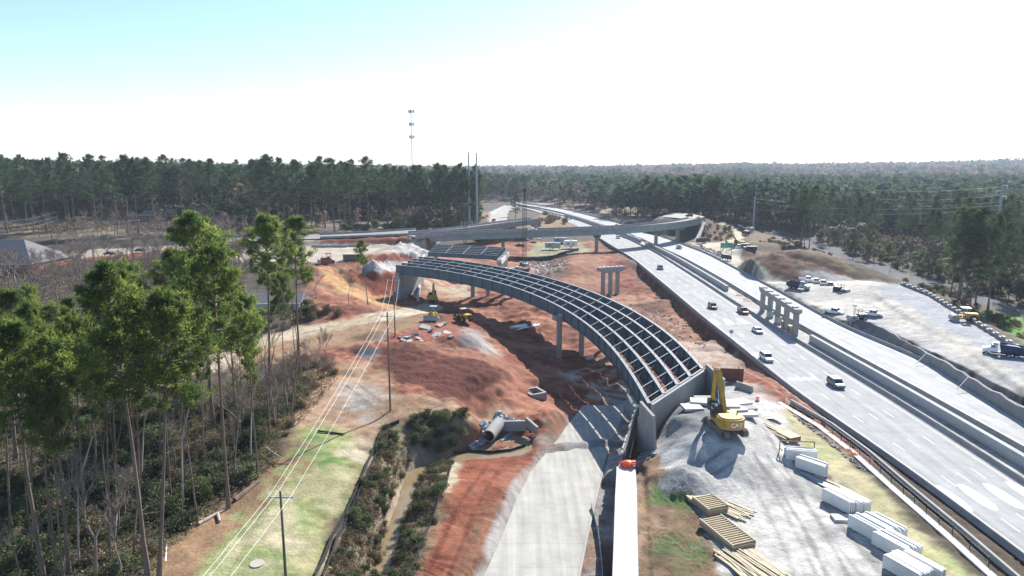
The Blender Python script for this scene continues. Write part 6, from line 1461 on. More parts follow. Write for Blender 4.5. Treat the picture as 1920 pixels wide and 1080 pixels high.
# small tractors / trucks by the dirt road on the right
def boxtruck(label, loc, rz, cabm, boxm, sc=1.0):
    t = thing('work_truck', label, 'truck', loc, rz); t.scale = (sc,) * 3
    b = MB(); b.loft([[Vector((x, y, .7)) for x, y in ((-1.05, 1.3), (1.05, 1.3), (1.05, 3.0), (-1.05, 3.0))], [Vector((x, y, 1.7)) for x, y in ((-1.05, 1.3), (1.05, 1.3), (1.05, 2.95), (-1.05, 2.95))], [Vector((x, y, 2.5)) for x, y in ((-.98, 1.35), (.98, 1.35), (.98, 2.3), (-.98, 2.3))]]); b.build('cab', M[cabm], t)
    b = MB(); b.loft([[Vector((x, y, 1.75)) for x, y in ((-1.07, 1.6), (1.07, 1.6), (1.07, 2.97), (-1.07, 2.97))], [Vector((x, y, 2.35)) for x, y in ((-1.01, 1.6), (1.01, 1.6), (1.01, 2.42), (-1.01, 2.42))]]); b.build('windows', M['glass'], t)
    b = MB(); b.box((0, -1.1, 1.9), (2.3, 4.4, 1.9)); b.build('cargo_box', M[boxm], t)
    b = MB(); b.box((0, 0, .72), (1.0, 6, .25)); b.build('frame', M['dark'], t)
    for sx in (-1, 1):
        for y in (2.2, -1.9): wheel(t, sx * .95, y, .45, .3)
    return t
boxtruck('dark work truck behind the right overpass abutment', P(1315, 455, .6), math.radians(100), 'navy', 'navy')
boxtruck('dark truck, left one of two beyond the far lanes', P(1085, 393, 1), math.radians(90), 'blackp', 'navy', 1.4); boxtruck('dark truck, right one of two beyond the far lanes', P(1106, 396, 1), math.radians(90), 'blackp', 'blackp', 1.4)
boxtruck('pale flat truck parked on the dirt road below the brush', P(1405, 434, 2), math.radians(20), 'white', 'silver'); boxtruck('dark truck with white top on the dirt road next to the pale truck', P(1398, 441, 2), math.radians(10), 'dark', 'dark')
boxtruck('dark machine truck just right of the green road sign', P(1404, 473, 1.2), math.radians(80), 'tan', 'dark', 1.1); boxtruck('pale service truck behind the green road sign', P(1392, 468, 1.4), math.radians(95), 'white', 'olive', 1.1)
boxtruck('blue-black tractor truck below the green road sign', P(1362, 487, .3), math.radians(-160), 'navy', 'dark', .9)
car('pale car on the dirt road at the edge of the woods', 'white', 'sedan', P(1386, 425, 2.4), math.radians(80))
# parked vehicles on the left dirt road
for a, b2, m, st, lab in ((214, 700, 'silver', 'pickup', 'silver pickup with pale roof on the left dirt road, seen through the pines'), (268, 684, 'white', 'suv', 'white vehicle ahead of the silver pickup on the left dirt road'), (287, 670, 'silver', 'pickup', 'grey pickup farthest along the left dirt road'), (344, 692, 'tan', 'suv', 'tan vehicle at the bend of the left dirt road'), (205, 722, 'navy', 'suv', 'dark vehicle at the near side of the left dirt road')):
    car(lab, m, st, G(a, b2), math.radians(-75))
# RV yard under the overpass
def trailer(label, loc, rz, L=7, hh=2.6, m='white', name='trailer', sc=1.0):
    t = thing(name, label, 'camper trailer', loc, rz); t.scale = (sc,) * 3; b = MB(); q = [(-L / 2, .6), (-L / 2, hh + .5), (L / 2 - .5, hh + .6), (L / 2, hh - .1), (L / 2 - .3, .6)]; b.prism(q, 'x', -1.2, 1.2); b.build('body', M[m], t)
    for sx in (-1, 1):
        b = MB(); b.box((sx * 1.205, L * .18, 1.9), (.02, 1.2, .7)); b.build('window', M['glass'], t)
        b = MB(); b.box((sx * 1.205, -L * .2, 1.55), (.02, .7, 1.8)); b.build('door', M['silver'], t)
        wheel(t, sx * 1.05, -.3, .36, .25)
    b = MB(); b.box((0, -.3, hh + .72), (.8, .8, .25)); b.build('roof_unit', M['white'], t); return t
trailer('white camper with its side to the camera beside the overpass pier', P(1069, 464, -1), math.radians(95), 6.5, 2.7, 'white', 'camper', 1.2)
trailer('long white box trailer parked in the middle of the yard under the overpass', P(1036, 467, -1), math.radians(86), 7.5, 2.6, 'silver', 'box_trailer', 1.15)
trailer('grey trailer behind the white camper', P(1050, 456, -1), math.radians(90), 7, 2.4, 'galv', 'box_trailer', 1.1)
car('dark pickup at the left side of the yard under the overpass', 'navy', 'pickup', P(974, 463, -1.2), math.radians(95)); car('red car among the trailers under the overpass', 'red', 'sedan', P(1000, 457, -1.2), math.radians(80)); car('white pickup among the trailers under the overpass', 'white', 'pickup', P(1012, 453, -1.2), math.radians(110))
# ---------------- crawler cranes
def crane(label, base, hgt, basec='silver', face=math.pi, lean=(0, 0)):
    t = thing('crawler_crane', label, 'crane', base, face)
    for sx in (-1, 1): track(t, sx * 2.0, 6.0, .55, .9)
    b = MB(); b.box((0, -1.2, 1.9), (3.2, 5.2, 1.5)); b.box((0, -3.6, 1.9), (4.2, 1.3, 1.9)); b.build('upper_body', M[basec], t)
    b = MB(); b.box((1.3, 1.8, 2.3), (1.1, 1.6, 1.8)); b.build('cab', M['glass'], t)
    b = MB(); w = 0.8
    top = Vector((lean[0], 1.5 + lean[1], hgt)); bot = Vector((0, 1.5, 1.8)); n = max(8, int(hgt / 1.7))
    def c_(f, sx, sy): wv = w * min(1, (1 - f) * 6, f * 8 + .25); p = bot.lerp(top, f); return p + Vector((sx * wv, sy * wv, 0))
    for sx, sy in ((-1, -1), (1, -1), (1, 1), (-1, 1)):
        for i in range(n): b.beam(c_(i / n, sx, sy), c_((i + 1) / n, sx, sy), .16, .16)
    for i in range(n):
        fs = [(-1, -1), (1, -1), (1, 1), (-1, 1)]
        for k in range(4):
            s0, s1 = fs[k], fs[(k + 1) % 4]; b.beam(c_(i / n, *s0), c_((i + 1) / n, *s1), .09, .09); b.beam(c_(i / n, *s0), c_(i / n, *s1), .09, .09)
    b.build('lattice_boom', M['dark'], t)
    b = MB(); b.box((lean[0], 1.5 + lean[1], hgt + .5), (1.6, 1.6, 1.6)); b.build('boom_head', M['dark'], t)
    b = MB(); b.tube([(0, -3, 2.8), (lean[0], 1.3 + lean[1], hgt)], .05, 4); b.tube([(.3, 2.2, hgt), (.3, 2.2, 6)], .03, 4); b.build('cable', M['dark'], t); return t
g = P(983, 505, -1.2); crane('crawler crane with a tall upright lattice boom in the middle of the site', g, PY(980, 354, g.y).z + 1.2 - 1)
g = P(873, 472, -0.8); crane('second lattice-boom crane behind the straight girder span', g, PY(867, 362, g.y).z + .8 - 1, 'red')
# ---------------- people
def person(label, loc, top, legs, rz=0.0, arm=0.2, hat='white'):
    t = thing('person', label, 'person', loc, rz)
    me = bpy.data.meshes.new('body'); J = [(0, 0, .92), (0, 0, 1.15), (0, 0, 1.40), (0, 0, 1.52), (0, .02, 1.66), (-.1, 0, .88), (-.11, .05, .48), (-.11, .0, .08), (-.11, .14, .04), (.1, 0, .88), (.12, -.03, .48), (.13, -.08, .08), (.13, .06, .04), (-.2, 0, 1.40), (-.27, .02, 1.13), (-.24, arm, .92), (.2, 0, 1.40), (.27, .02, 1.13), (.24, arm * .6, .9)]
    E = [(0, 1), (1, 2), (2, 3), (3, 4), (0, 5), (5, 6), (6, 7), (7, 8), (0, 9), (9, 10), (10, 11), (11, 12), (2, 13), (13, 14), (14, 15), (2, 16), (16, 17), (17, 18)]
    r = [.15, .14, .15, .06, .10, .10, .075, .05, .045, .10, .075, .05, .045, .07, .05, .04, .07, .05, .04]
    me.from_pydata(J, E, []); o = bpy.data.objects.new('body', me); C.objects.link(o); o.parent = t; sk = o.modifiers.new('skin', 'SKIN')
    for k, v in enumerate(me.skin_vertices[0].data): v.radius = (r[k], r[k]); v.use_root = (k == 0)
    su = o.modifiers.new('sub', 'SUBSURF'); su.levels = 1; su.render_levels = 1
    for m in (M[top], M[legs], M['skin']): me.materials.append(m)
    dg = bpy.context.evaluated_depsgraph_get(); m2 = bpy.data.meshes.new_from_object(o.evaluated_get(dg)); o.modifiers.clear(); o.data = m2
    for pl in m2.polygons:
        z = sum(m2.vertices[i].co.z for i in pl.vertices) / len(pl.vertices); pl.material_index = 2 if z > 1.5 else (0 if z > .93 else 1)
    b = MB(); b.loft([[Vector((rr * math.cos(a), .02 + rr * math.sin(a), z)) for a in [k * math.pi / 5 for k in range(10)]] for rr, z in ((.15, 1.70), (.14, 1.76), (.09, 1.82), (.02, 1.84))]); b.build('hard_hat', M[hat], t)
    return t
person('person in a yellow vest standing on the dirt road among the pines', G(388, 664), 'hivis_y', 'denim', 2.5); person('person in orange workwear on the dirt road near the pines', G(421, 658), 'orange', 'denim', 1.2, .25)
person('person in a green vest in front of the box trailer under the overpass', P(1032, 471, -1), 'hivis_g', 'denim', 3.0); person('person in a yellow-green vest right of the box trailer', P(1049, 468, -1), 'hivis_y', 'denim', 2.4)
# ================================================================== POLES, WIRES, TOWERS
def upole(label, base, topz, arm=2.6, r=0.17, armang=0.0, drop=0.0):
    t = thing('utility_pole', label, 'utility pole', base); h = topz - base.z
    b = MB(); b.tube([(0, 0, -.5), (0, 0, h)], [r, r * .62], 10); b.build('pole', M['pole'], t)
    if arm:
        d = Vector((math.cos(armang), math.sin(armang), 0)); b = MB(); z = h - .8 - drop
        b.beam(d * -arm / 2 + Vector((0, .2, z)), d * arm / 2 + Vector((0, .2, z)), .12, .14); b.build('crossarm', M['galv'], t)
        for k in (-.94, 0, .94):
            b = MB(); q = d * (k * arm / 2) + Vector((0, .2, z)); q = q if k else Vector((0, 0, h)); b.tube([q + Vector((0, 0, .05)), q + Vector((0, 0, .32))], [.06, .045], 6); b.build('insulator', M['white'], t)
    return t
def wire(a, b2, sag, r=.02, n=14):
    pts = [a.lerp(b2, i / n) - Vector((0, 0, sag * 4 * (i / n) * (1 - i / n))) for i in range(n + 1)]; return pts
WIRES = []
pA = G(537, 1100); topA = PY(528, 921, pA.y).z
pB = G(732, 770); topB = PY(734, 585, pB.y).z
pC = G(741, 632); topC = PY(738, 520, pC.y).z
upole('nearest utility pole with crossarm, standing on the grass strip', pA, topA, 2.5, .17, 0.0)
upole('middle utility pole with crossarm at the edge of the red mound', pB, topB, 2.5, .18, -.05)
upole('farthest utility pole of the row, beside the shaded far abutment', pC, topC, 2.9, .17, -.05)
def arms(p, top, arm=2.5): return [Vector((p.x - .94 * arm / 2, p.y + .2, top - .45)), Vector((p.x, p.y, top + .3)), Vector((p.x + .94 * arm / 2, p.y + .2, top - .45))]
aA, aB, aC = arms(pA, topA), arms(pB, topB), arms(pC, topC, 2.9)
d = (aA[1] - aB[1]); d.z = 0
for k in range(3):
    z = aA[k] + d * .9; z.z = aA[k].z + 1.0
    for nm, (p, q, s) in enumerate(((aB[k], aA[k], .55), (aC[k], aB[k], .4), (aA[k], z, .5))):
        b = MB(); b.tube(wire(p, q, s), .021, 4, cap=False)
        tag(b.build('power_line', M['wire']), ['%s power line strung between the middle and the nearest utility pole', '%s power line strung between the farthest and the middle utility pole', '%s power line running from the nearest utility pole out of the bottom of the photo'][nm] % ('left', 'centre', 'right')[k], 'power line')
# cell tower
g = Vector((P(774, 330, 8).x * 0 + PY(774, 330, 560).x, 560, 8)); topz = PY(773, 206, 560).z
t = thing('cell_tower', 'tall thin lattice cell tower rising above the pines', 'cell tower', g); h = topz - g.z
b = MB(); n = 34
def cc(f, k): w_ = 1.15 - .45 * f; a = k * 2.094 + .4; return Vector((w_ * math.cos(a), w_ * math.sin(a), f * h))
for k in range(3):
    for i in range(n):
        b.beam(cc(i / n, k), cc((i + 1) / n, k), .22, .22); b.beam(cc(i / n, k), cc((i + 1) / n, (k + 1) % 3), .12, .12); b.beam(cc(i / n, k), cc(i / n, (k + 1) % 3), .1, .1)
b.build('lattice_mast', M['galv'], t)
for f in (0.985, 0.86, 0.735):
    b = MB(); z = f * h
    for k in range(3): b.beam(cc(f, k) * 2.4 + Vector((0, 0, z - cc(f, k).z * 2.4)), cc(f, (k + 1) % 3) * 2.4 + Vector((0, 0, z - cc(f, k).z * 2.4)), .12, .12)
    for k in range(9):
        a = k * .698; b.box((2.1 * math.cos(a), 2.1 * math.sin(a), z), (.42, .3, 2.6), a)
    b.build('antenna_array', M['galv'], t)
b = MB(); b.tube([(-1.6, -.6, .40 * h), (-1.6, -1.0, .40 * h)], .75, 12); b.build('dish', M['galv'], t)
b = MB(); b.tube([(1.8, -.6, .40 * h), (1.8, -1.0, .40 * h)], .6, 12); b.build('dish', M['white'], t)
def steelpole(label, px, topy, Y, z0, r=.55, arms_=0, cat='transmission pole'):
    x = PY(px, topy, Y).x; h = PY(px, topy, Y).z - z0; t = thing('transmission_pole', label, cat, (x, Y, z0))
    b = MB(); b.tube([(0, 0, -.5), (0, 0, h)], [r, r * .55], 12); b.build('shaft', M['galv'], t)
    for k in range(arms_):
        b = MB(); b.beam((-2.6 if k % 2 else -.2, 0, h - .6 - 2.6 * k), (.2 if k % 2 else 2.6, 0, h - .3 - 2.6 * k), .22, .25); b.build('arm', M['galv'], t)
        b = MB(); s = -2.5 if k % 2 else 2.5; b.tube([(s, 0, h - 1.9 - 2.6 * k), (s, 0, h - .5 - 2.6 * k)], .12, 6); b.build('insulator', M['white'], t)
    return t
steelpole('left one of two plain grey steel poles standing above the pines', 878.5, 285, 430, 7, .75); steelpole('right one of two plain grey steel poles standing above the pines', 893, 286, 425, 7, .75)
g = P(1414, 432, 1.5); steelpole('tall pale steel pole beside the dirt road at right', 1416, 368, g.y, 1.5, .6)
steelpole('slim transmission pole above the dark woods at right', 1583, 347, 520, -2, .45, 2); steelpole('thin wood-like transmission pole between the two larger ones at right', 1798, 357, 470, -2, .4, 1); steelpole('big grey transmission pole with side arms near the right edge', 1880, 346, 330, -4, .75, 3)
lines = [(1416, 372, g.y, 1583, 370, 520), (1583, 349, 520, 1880, 350, 330), (1583, 366, 520, 1880, 366, 330), (1583, 378, 520, 1880, 378, 330), (1416, 380, g.y, 1880, 385, 330), (1416, 392, g.y, 1880, 392, 330), (1416, 388, g.y, 1000, 384, 700), (1416, 372, g.y, 1150, 372, 700)]
for i, (a, b1, y1, c_, d_, y2) in enumerate(lines):
    b = MB(); b.tube(wire(PY(a, b1, y1), PY(c_, d_, y2), 3.0, n=20), .04, 3, cap=False)
    tag(b.build('transmission_line', M['cable']), 'thin pale transmission line crossing in front of the woods at right', 'power line', 'transmission lines at right')
for k, (y0, y1) in enumerate(((415, 396), (424, 405), (433, 412))):
    b = MB(); b.tube(wire(PY(-30, y0 + 2, 230), PY(108, y1, 290), 1.2), .02, 3, cap=False); tag(b.build('power_line', M['cable']), 'pale cable above the grey-roofed house at the left edge', 'power line', 'cables above the grey-roofed house')
# ================================================================== SIGN
s0, s1 = P(1351, 479, .3), P(1368, 474, .3); zt = PY(1352, 455, s0.y).z; zb_ = PY(1352, 465, s0.y).z
t = thing('road_sign', 'green highway sign on posts beside the dirt road at right', 'road sign', s0, 0)
wS = (PY(1373, 455, s0.y).x - PY(1349, 455, s0.y).x); hS = zt - zb_
b = MB(); b.box((wS / 2 - .3, 0, (zt + zb_) / 2 - .3), (wS, .08, hS)); pn = b.build('panel', M['green_s'], t)
b = MB(); q = (wS / 2 - .3, -.06, (zt + zb_) / 2 - .3)
for sx in (-1, 1): b.box((q[0] + sx * (wS / 2 - .06), q[1], q[2]), (.1, .02, hS - .05)); b.box((q[0], q[1], q[2] + sx * (hS / 2 - .06)), (wS - .15, .02, .1))
b.build('border', M['white'], pn)
M['slet'] = mat('pale_green_lettering', (0.30, 0.62, 0.50), 0.5)
b = MB(); rl = random.Random(4)
for row, words in ((.62, ((-.44, .1), (.16, .42))), (-.05, ((-.44, .12), (.22, .44))), (-.62, ((-.36, .3),))):
    for w0, w1 in words:
        u = w0
        while u < w1:
            hh = rl.uniform(.16, .26); b.box((q[0] + u * wS, q[1], q[2] + row * hS / 2 + (hh - .2) * .5), (.17, .02, hS * hh * .8)); u += .042
b.build('lettering', M['slet'], pn); 
b = MB()
for u in (0, wS * .47, wS * .86): b.beam((u, .1, -.4), (u, .1, zt - .4), .14, .14)
b.build('posts', M['pole'], t)
# ================================================================== SITE MATERIAL
def stack_panels(label, loc, rz, n=5, L=4.2, hh=1.45, th=.22, m='precast', group=None):
    t = thing('panel_stack', label, 'concrete panels', loc, rz, group)
    for k in range(n):
        b = MB(); x = (k - (n - 1) / 2) * (th + .08); j = random.uniform(-.16, .16); hh = 1.7 + random.uniform(-.09, .09); b.prism([(-L / 2 + j, .15), (L / 2 + j, .15), (L / 2 + j, hh), (L / 2 - .25 + j, hh + .1), (-L / 2 + .25 + j, hh + .1), (-L / 2 + j, hh)], 'x', x - th / 2, x + th / 2); b.build('panel', M[m], t)
    b = MB()
    for y in (-L * .3, L * .3): b.box((0, y, .06), (n * (th + .08) + .3, .16, .16))
    b.build('dunnage', M['wood'], t); return t
random.seed(9)
SP = [(1500, 862, 5, 78, 'white panel stack framed by timber, topmost in the row beside the grass verge'), (1520, 884, 5, 40, 'white panel stack with open shaded end, second from the top of the row'), (1572, 950, 5, 24, 'left stack of the trio of white panels above the loose flat slab'), (1586, 951, 4, 24, 'middle stack of the trio of white panels above the loose flat slab'), (1600, 950, 4, 24, 'right stack of the trio of white panels beside the grass verge'),
      (1625, 1003, 5, 24, 'left stack of white panels just below the loose flat slab'), (1646, 1000, 5, 24, 'middle stack of white panels just below the loose flat slab'), (1664, 1002, 4, 24, 'stack of white panels below the loose slab nearest the grass verge'), (1671, 1036, 5, 24, 'left stack of the lower pair of white panels'), (1690, 1034, 4, 24, 'right stack of the lower pair of white panels near the verge'), (1700, 1080, 8, 24, 'wide stack of white panels cut by the bottom edge'), (1730, 1076, 4, 24, 'narrow stack of white panels cut by the bottom edge nearest the verge')]
for px, py, n, an, lab in SP: stack_panels(lab, G(px, py), math.radians(an - 24 + 24), n, 4.4, 1.7)
def slab(label, px, py, L, Wd, th, rz, m='conc_w', name='concrete_slab', cat='concrete slab', group=None, loc=None):
    g = loc or G(px, py); b = MB(); b.box((0, 0, th / 2), (Wd, L, th)); o = b.build(name, M[m]); o.location = g; o.rotation_euler = (0, 0, math.radians(rz)); return tag(o, label, cat, group)
slab('loose flat white slab between two groups of panel stacks', 1600, 976, 1.6, 5.2, .45, -4)
for i, (px, py, L, Wd, an, lab) in enumerate([(1297, 766, 2.8, 3.2, 5, 'pale square slab lying left of the excavator boom'), (1313, 755, 2.4, 3.4, -12, 'pale slab behind the excavator cab'), (1319, 750, 2.2, 3, 0, 'pale slab nearest the abutment wall'), (1367, 762, 2.6, 3, 0, 'pale slab just right of the excavator boom'), (1385, 757, 2.6, 4, 20, 'pale slab with dark joints right of the excavator'), (1398, 768, 1.6, 3.6, 4, 'pale slab lying farthest right of the slab group'), (1394, 778, 2.4, 4.2, 3, 'pale slab nearest the lumber planks'), (1382, 770, 2, 3, 10, 'small pale slab between the larger ones right of the excavator')]):
    slab(lab, px, py, L, Wd, .45, an, 'conc' if i % 3 == 2 else 'conc_w')
for i, (px, py, an, lab) in enumerate([(1395, 731, 30, 'short concrete barrier piece standing beside the rusty trench box')]):
    g = G(px, py); t = thing('barrier_block', lab, 'barrier block', g, math.radians(an)); b = MB(); b.prism([(-.45, 0), (-.45, .15), (-.15, 1.3), (.15, 1.3), (.45, .15), (.45, 0)], 'y', -2.0, 2.0); b.build('block', M['conc'], t)
# trench box
g = G(1364, 716); t = thing('trench_box', 'rusty ribbed steel trench box beside the right wing wall', 'trench box', g, math.radians(-6)); b = MB(); b.box((0, 0, 1.5), (6.4, .25, 3.0))
for k in range(13): b.box((-3.0 + k * .5, -.16, 1.5), (.07, .1, 3.0))
for k in range(5): b.box((0, -.15, .3 + k * .6), (6.4, .06, .06))
b.build('side_panel', M['rust'], t); b = MB()
for sx in (-2.9, 2.6): b.box((sx, 1.0, 1.5), (.3, 1.8, 2.8)); b.box((sx, -.25, 1.5), (.35, .3, 3.1))
b.build('end_post', M['rust'], t)
# formwork with joists
def form(label, px, py, L, Wd, rz, nj, sheetf=0):
    g = G(px, py); t = thing('formwork_panel', label, 'formwork', g, math.radians(rz))
    b = MB(); b.box((0, 0, .5), (Wd, L, .06))
    for sx in (-1, 1): b.box((sx * Wd / 2, 0, .35), (.12, L, .7))
    for sy in (-1, 1): b.box((0, sy * L / 2, .35), (Wd, .12, .7))
    b.build('tray', M['ply'], t)
    b = MB()
    for k in range(nj): b.box((0, -L / 2 + (k + .5) * L / nj, .72), (Wd, .13, .34))
    b.build('joists', M['wood'], t); b = MB()
    for sx in (-1, 1): b.box((sx * Wd / 2, 0, .75), (.14, L + .1, .4))
    b.build('rails', M['wood'], t)
    if sheetf: b = MB(); b.box((-.1, L / 2 + 1.3, .32), (Wd + .3, 2.6, .5)); b.build('plywood_sheet', M['wood'], t)
    return t
form('smaller slatted timber formwork panel with a plywood sheet behind it', 1331, 951, 3.6, 3.0, 20, 8, 1); form('longer slatted timber formwork panel like a ladder on the sand', 1362, 1005, 6.6, 3.2, 20, 15)
def lumber(label, px, py, n, L, rz, sp=1.6, name='lumber_pile', seed=1, wd=.22, m='wood', cat='lumber', hh=.5):
    r = random.Random(seed); g = G(px, py); t = thing(name, label, cat, g, math.radians(rz)); b = MB()
    for k in range(n):
        x = r.uniform(-sp, sp); z = .08 + r.uniform(0, hh) * (1 - abs(x) / sp * .7); a = r.uniform(-.12, .12); l = L * r.uniform(.75, 1.1); y = r.uniform(-.5, .5); d = Vector((math.sin(a), math.cos(a), r.uniform(-.03, .03)))
        b.beam(Vector((x, y, z)) - d * l / 2, Vector((x, y, z)) + d * l / 2, wd, .09)
    b.build('planks', M[m], t)['kind'] = 'stuff'; return t
lumber('heap of long pale boards beside the brick-red crate', 1457, 812, 46, 6.5, 25, 1.5, seed=3); lumber('spread of long boards at the bottom edge below the formwork', 1412, 1065, 40, 8, 22, 2.4, seed=4, hh=.3); lumber('scattered boards right of the formwork panels', 1378, 958, 14, 4, 40, 1.6, seed=5, hh=.2)
lumber('bundle of grey steel beams lying between two panel stacks', 1536, 905, 5, 6.5, 28, .5, 'beam_bundle', 6, .35, 'galv', 'steel beams', .2); lumber('few boards by the dark barrels near the verge', 1560, 908, 8, 6, 28, .6, seed=7, hh=.2)
lumber('jumble of white boards lying on the red slope under the curved bridge', 985, 612, 26, 9, -48, 1.7, seed=8, wd=.5, m='white', hh=.5)
lumber('two thick planks lying right of the excavator', 1437, 783, 9, 4.6, 92, .7, seed=9, wd=.4, m='tan', hh=.2)
g = G(1478, 824); t = thing('crate', 'flat pale-topped brick-red crate beside the board heap', 'crate', g, math.radians(22)); b = MB(); b.box((0, 0, .45), (2.2, 3.0, .9)); b.build('sides', M['rust'], t); b = MB(); b.box((0, 0, .94), (2.25, 3.05, .06)); b.build('lid', M['wood'], t)
# white bags/frames
g = G(1493, 853); t = thing('timber_frame', 'open timber frame standing behind the topmost white panel stack', 'timber frame', g, math.radians(-4)); b = MB()
for sx in (-2.6, 2.6): b.beam((sx, 0, 0), (sx, 0, 2.2), .12, .12)
b.beam((-2.6, 0, 2.2), (2.6, 0, 2.2), .14, .14); b.beam((-2.6, 0, 1.2), (-2.6, -1.4, 1.2), .1, .1); b.build('frame', M['pole'], t)
# barrels
def barrel(label, px, py, lying=False, loc=None, group=None):
    g = loc or G(px, py); t = thing('traffic_barrel', label, 'traffic barrel', g); R_ = .32
    for k, (z0, z1, m) in enumerate(((0, .25, 'orange'), (.25, .42, 'white'), (.42, .6, 'orange'), (.6, .77, 'white'), (.77, 1.0, 'orange'))):
        b = MB(); b.tube([(0, 0, z0), (0, 0, z1)], [R_ * (1.05 - .12 * z0), R_ * (1.05 - .12 * z1)], 14); b.build('band', M[m], t)
    b = MB(); b.tube([(0, 0, 0), (0, 0, .06)], .46, 14); b.build('base', M['black'], t)
    if lying: t.rotation_euler = (math.pi / 2, 0, .6); t.location.z += .35
    return t
barrel('striped orange barrel standing on the wall coping', 1189, 872, loc=P(1188, 876, -.06)); barrel('striped orange barrel near the rusty trench box', 1420, 752); barrel('striped orange barrel at the foot of the far yard wall', 1897, 742, loc=P(1897, 744, .1))
g = P(1177, 874, -.06); b = MB(); rb = random.Random(2)
b.loft([[Vector((rr * 1.25 * math.cos(a) * (1 + .15 * math.sin(3 * a)), rr * math.sin(a), z)) for a in [k * math.pi / 7 for k in range(14)]] for rr, z in ((.9, 0), (.95, .25), (.8, .6), (.4, .85), (.05, .92))]); o = b.build('debris_net', M['orange']); o.location = g; tag(o, 'crumpled bright orange netting heaped on the wall coping', 'orange netting')
# ---------------- concrete rubble, riprap, pipe, manhole box
def chunk(label, px, py, s, seed, m='conc', group=None, flat=.35):
    r = random.Random(seed); g = G(px, py); b = MB(); n = r.randint(4, 6); ang = sorted(r.uniform(0, 6.28) for _ in range(n)); ang = [k * 6.28 / n + r.uniform(-.3, .3) for k in range(n)]
    q = [(math.cos(a) * s * r.uniform(.8, 1.2), math.sin(a) * s * r.uniform(.7, 1.1)) for a in ang]; b.prism(q, 'z', -flat * s / 2, flat * s / 2); o = b.build('concrete_chunk', M[m]); o.location = g + Vector((0, 0, .2 * s)); o.rotation_euler = (r.uniform(-.4, .4), r.uniform(-.4, .4), r.uniform(0, 6.28)); tag(o, label, 'rubble', group)
for i, (px, py, s, m) in enumerate([(818, 630, 1.4, 'conc_w'), (838, 626, 1.2, 'conc_w'), (797, 617, 1.6, 'conc'), (805, 622, 1.2, 'conc_d'), (826, 612, 1.3, 'conc'), (832, 608, 1.0, 'conc_w'), (780, 628, 1.2, 'conc_w'), (772, 632, 1.0, 'conc'), (762, 634, 1.1, 'conc_w'), (756, 639, .9, 'conc_d'), (768, 641, .9, 'conc_w'), (785, 636, .9, 'conc'), (790, 640, .7, 'conc'), (752, 634, .8, 'conc_w'), (846, 632, .8, 'conc_d'), (812, 634, .6, 'conc')]):
    chunk('broken concrete slab in the rubble on top of the red mound', px, py, s, i, m, 'broken slabs on the red mound')
r = random.Random(5)
def riprap(poly, n, smin, smax, seed, label, m='rock', zoff=.1):
    pts = scatter(poly, smin * .8, n, seed=seed); V = MB(); r = random.Random(seed)
    for x, y, e in pts:
        s = r.uniform(smin, smax); k = 6; o = len(V.v)
        V.box((x, y, e + zoff), (s * r.uniform(.7, 1.2), s * r.uniform(.6, 1.1), s * r.uniform(.5, .8)), M=Euler((r.uniform(-.6, .6), r.uniform(-.6, .6), r.uniform(0, 3))).to_matrix())
    tag(V.build('riprap', M[m]), label, 'rocks', kind='stuff')
riprap([G(900, 795), G(935, 772), G(975, 790), G(965, 800), G(920, 805), G(905, 815)], 150, .5, 1.0, 61, 'grey and white riprap stones above the culvert pipe')
riprap([G(880, 835), G(905, 820), G(910, 830), G(885, 842)], 40, .3, .7, 62, 'pale stones at the edge of the pond')
riprap([P(1310, 458, .3), P(1365, 478, .3), P(1352, 482, .3), P(1320, 468, .3)], 90, .6, 1.4, 63, 'pale rubble and debris beyond the far barrier by the sign', 'conc')
riprap([G(995, 490), G(1055, 488), G(1065, 505), G(1010, 515)], 150, .4, 1.2, 64, 'scattered construction debris on the brown ground below the RV yard', 'siding')
riprap([G(1150, 560), G(1280, 600), G(1330, 660), G(1270, 640), G(1190, 590)], 110, .2, .6, 65, 'pale clods on the churned dirt between bridge and highway', 'conc')
riprap([G(1195, 858), G(1215, 846), G(1230, 852), G(1205, 868)], 24, .3, .6, 66, 'dark stones on the bench below the abutment', 'conc_d')
riprap([G(1480, 770), G(1620, 880), G(1640, 900), G(1500, 790)], 90, .15, .4, 67, 'small rubble along the verge beside the highway wall', 'conc')
M['clod'] = mat('red_clods', (0.24, 0.13, 0.095), .95, var=.3)
riprap([G(1010, 680), G(1150, 650), G(1190, 740), G(1060, 760)], 140, .12, .4, 70, 'clods on the ground below the curved bridge', 'clod', .05)
gp = P(921, 812, -3.2); t = thing('culvert_pipe', 'large concrete culvert pipe mouth opening onto the muddy pond', 'pipe', gp); ax = Vector((-.35, -.9, -.12)).normalized(); ro, ri = 1.2, .95
def circ(c, ax, r_, n=20):
    u = ax.cross(Vector((0, 0, 1))).normalized(); v = u.cross(ax); return [c + (u * math.cos(k * 2 * math.pi / n) + v * math.sin(k * 2 * math.pi / n)) * r_ for k in range(n)]
b = MB(); c0 = gp + ax * 1.2; c1 = gp - ax * 4; b.loft([circ(c0, ax, ri), circ(c0, ax, ro), circ(c1, ax, ro)], cap=False); b.build('outer_shell', M['conc'], t, world=True, recalc=False); b = MB(); b.loft([circ(c0 + ax * .01, ax, ri), circ(c1, ax, ri * .98), circ(c1, ax, .01)], cap=False); b.build('bore', M['dark'], t, world=True)
t = thing('headwall', 'broken concrete headwall lying beside the culvert pipe', 'concrete headwall', P(960, 808, -4.2)); b = MB(); b.box((0, 0, 1.0), (5.2, .5, 2.0), .05); b.build('wall', M['conc'], t); b = MB(); b.beam((2.6, .2, 1.9), (4.6, -2.6, 1.1), .5, 1.6); b.build('wing', M['conc'], t)
lumber('grey steel grating and debris beside the pond', 953, 822, 16, 5, -25, .9, 'steel_debris', 12, .15, 'galv', 'debris', .7)
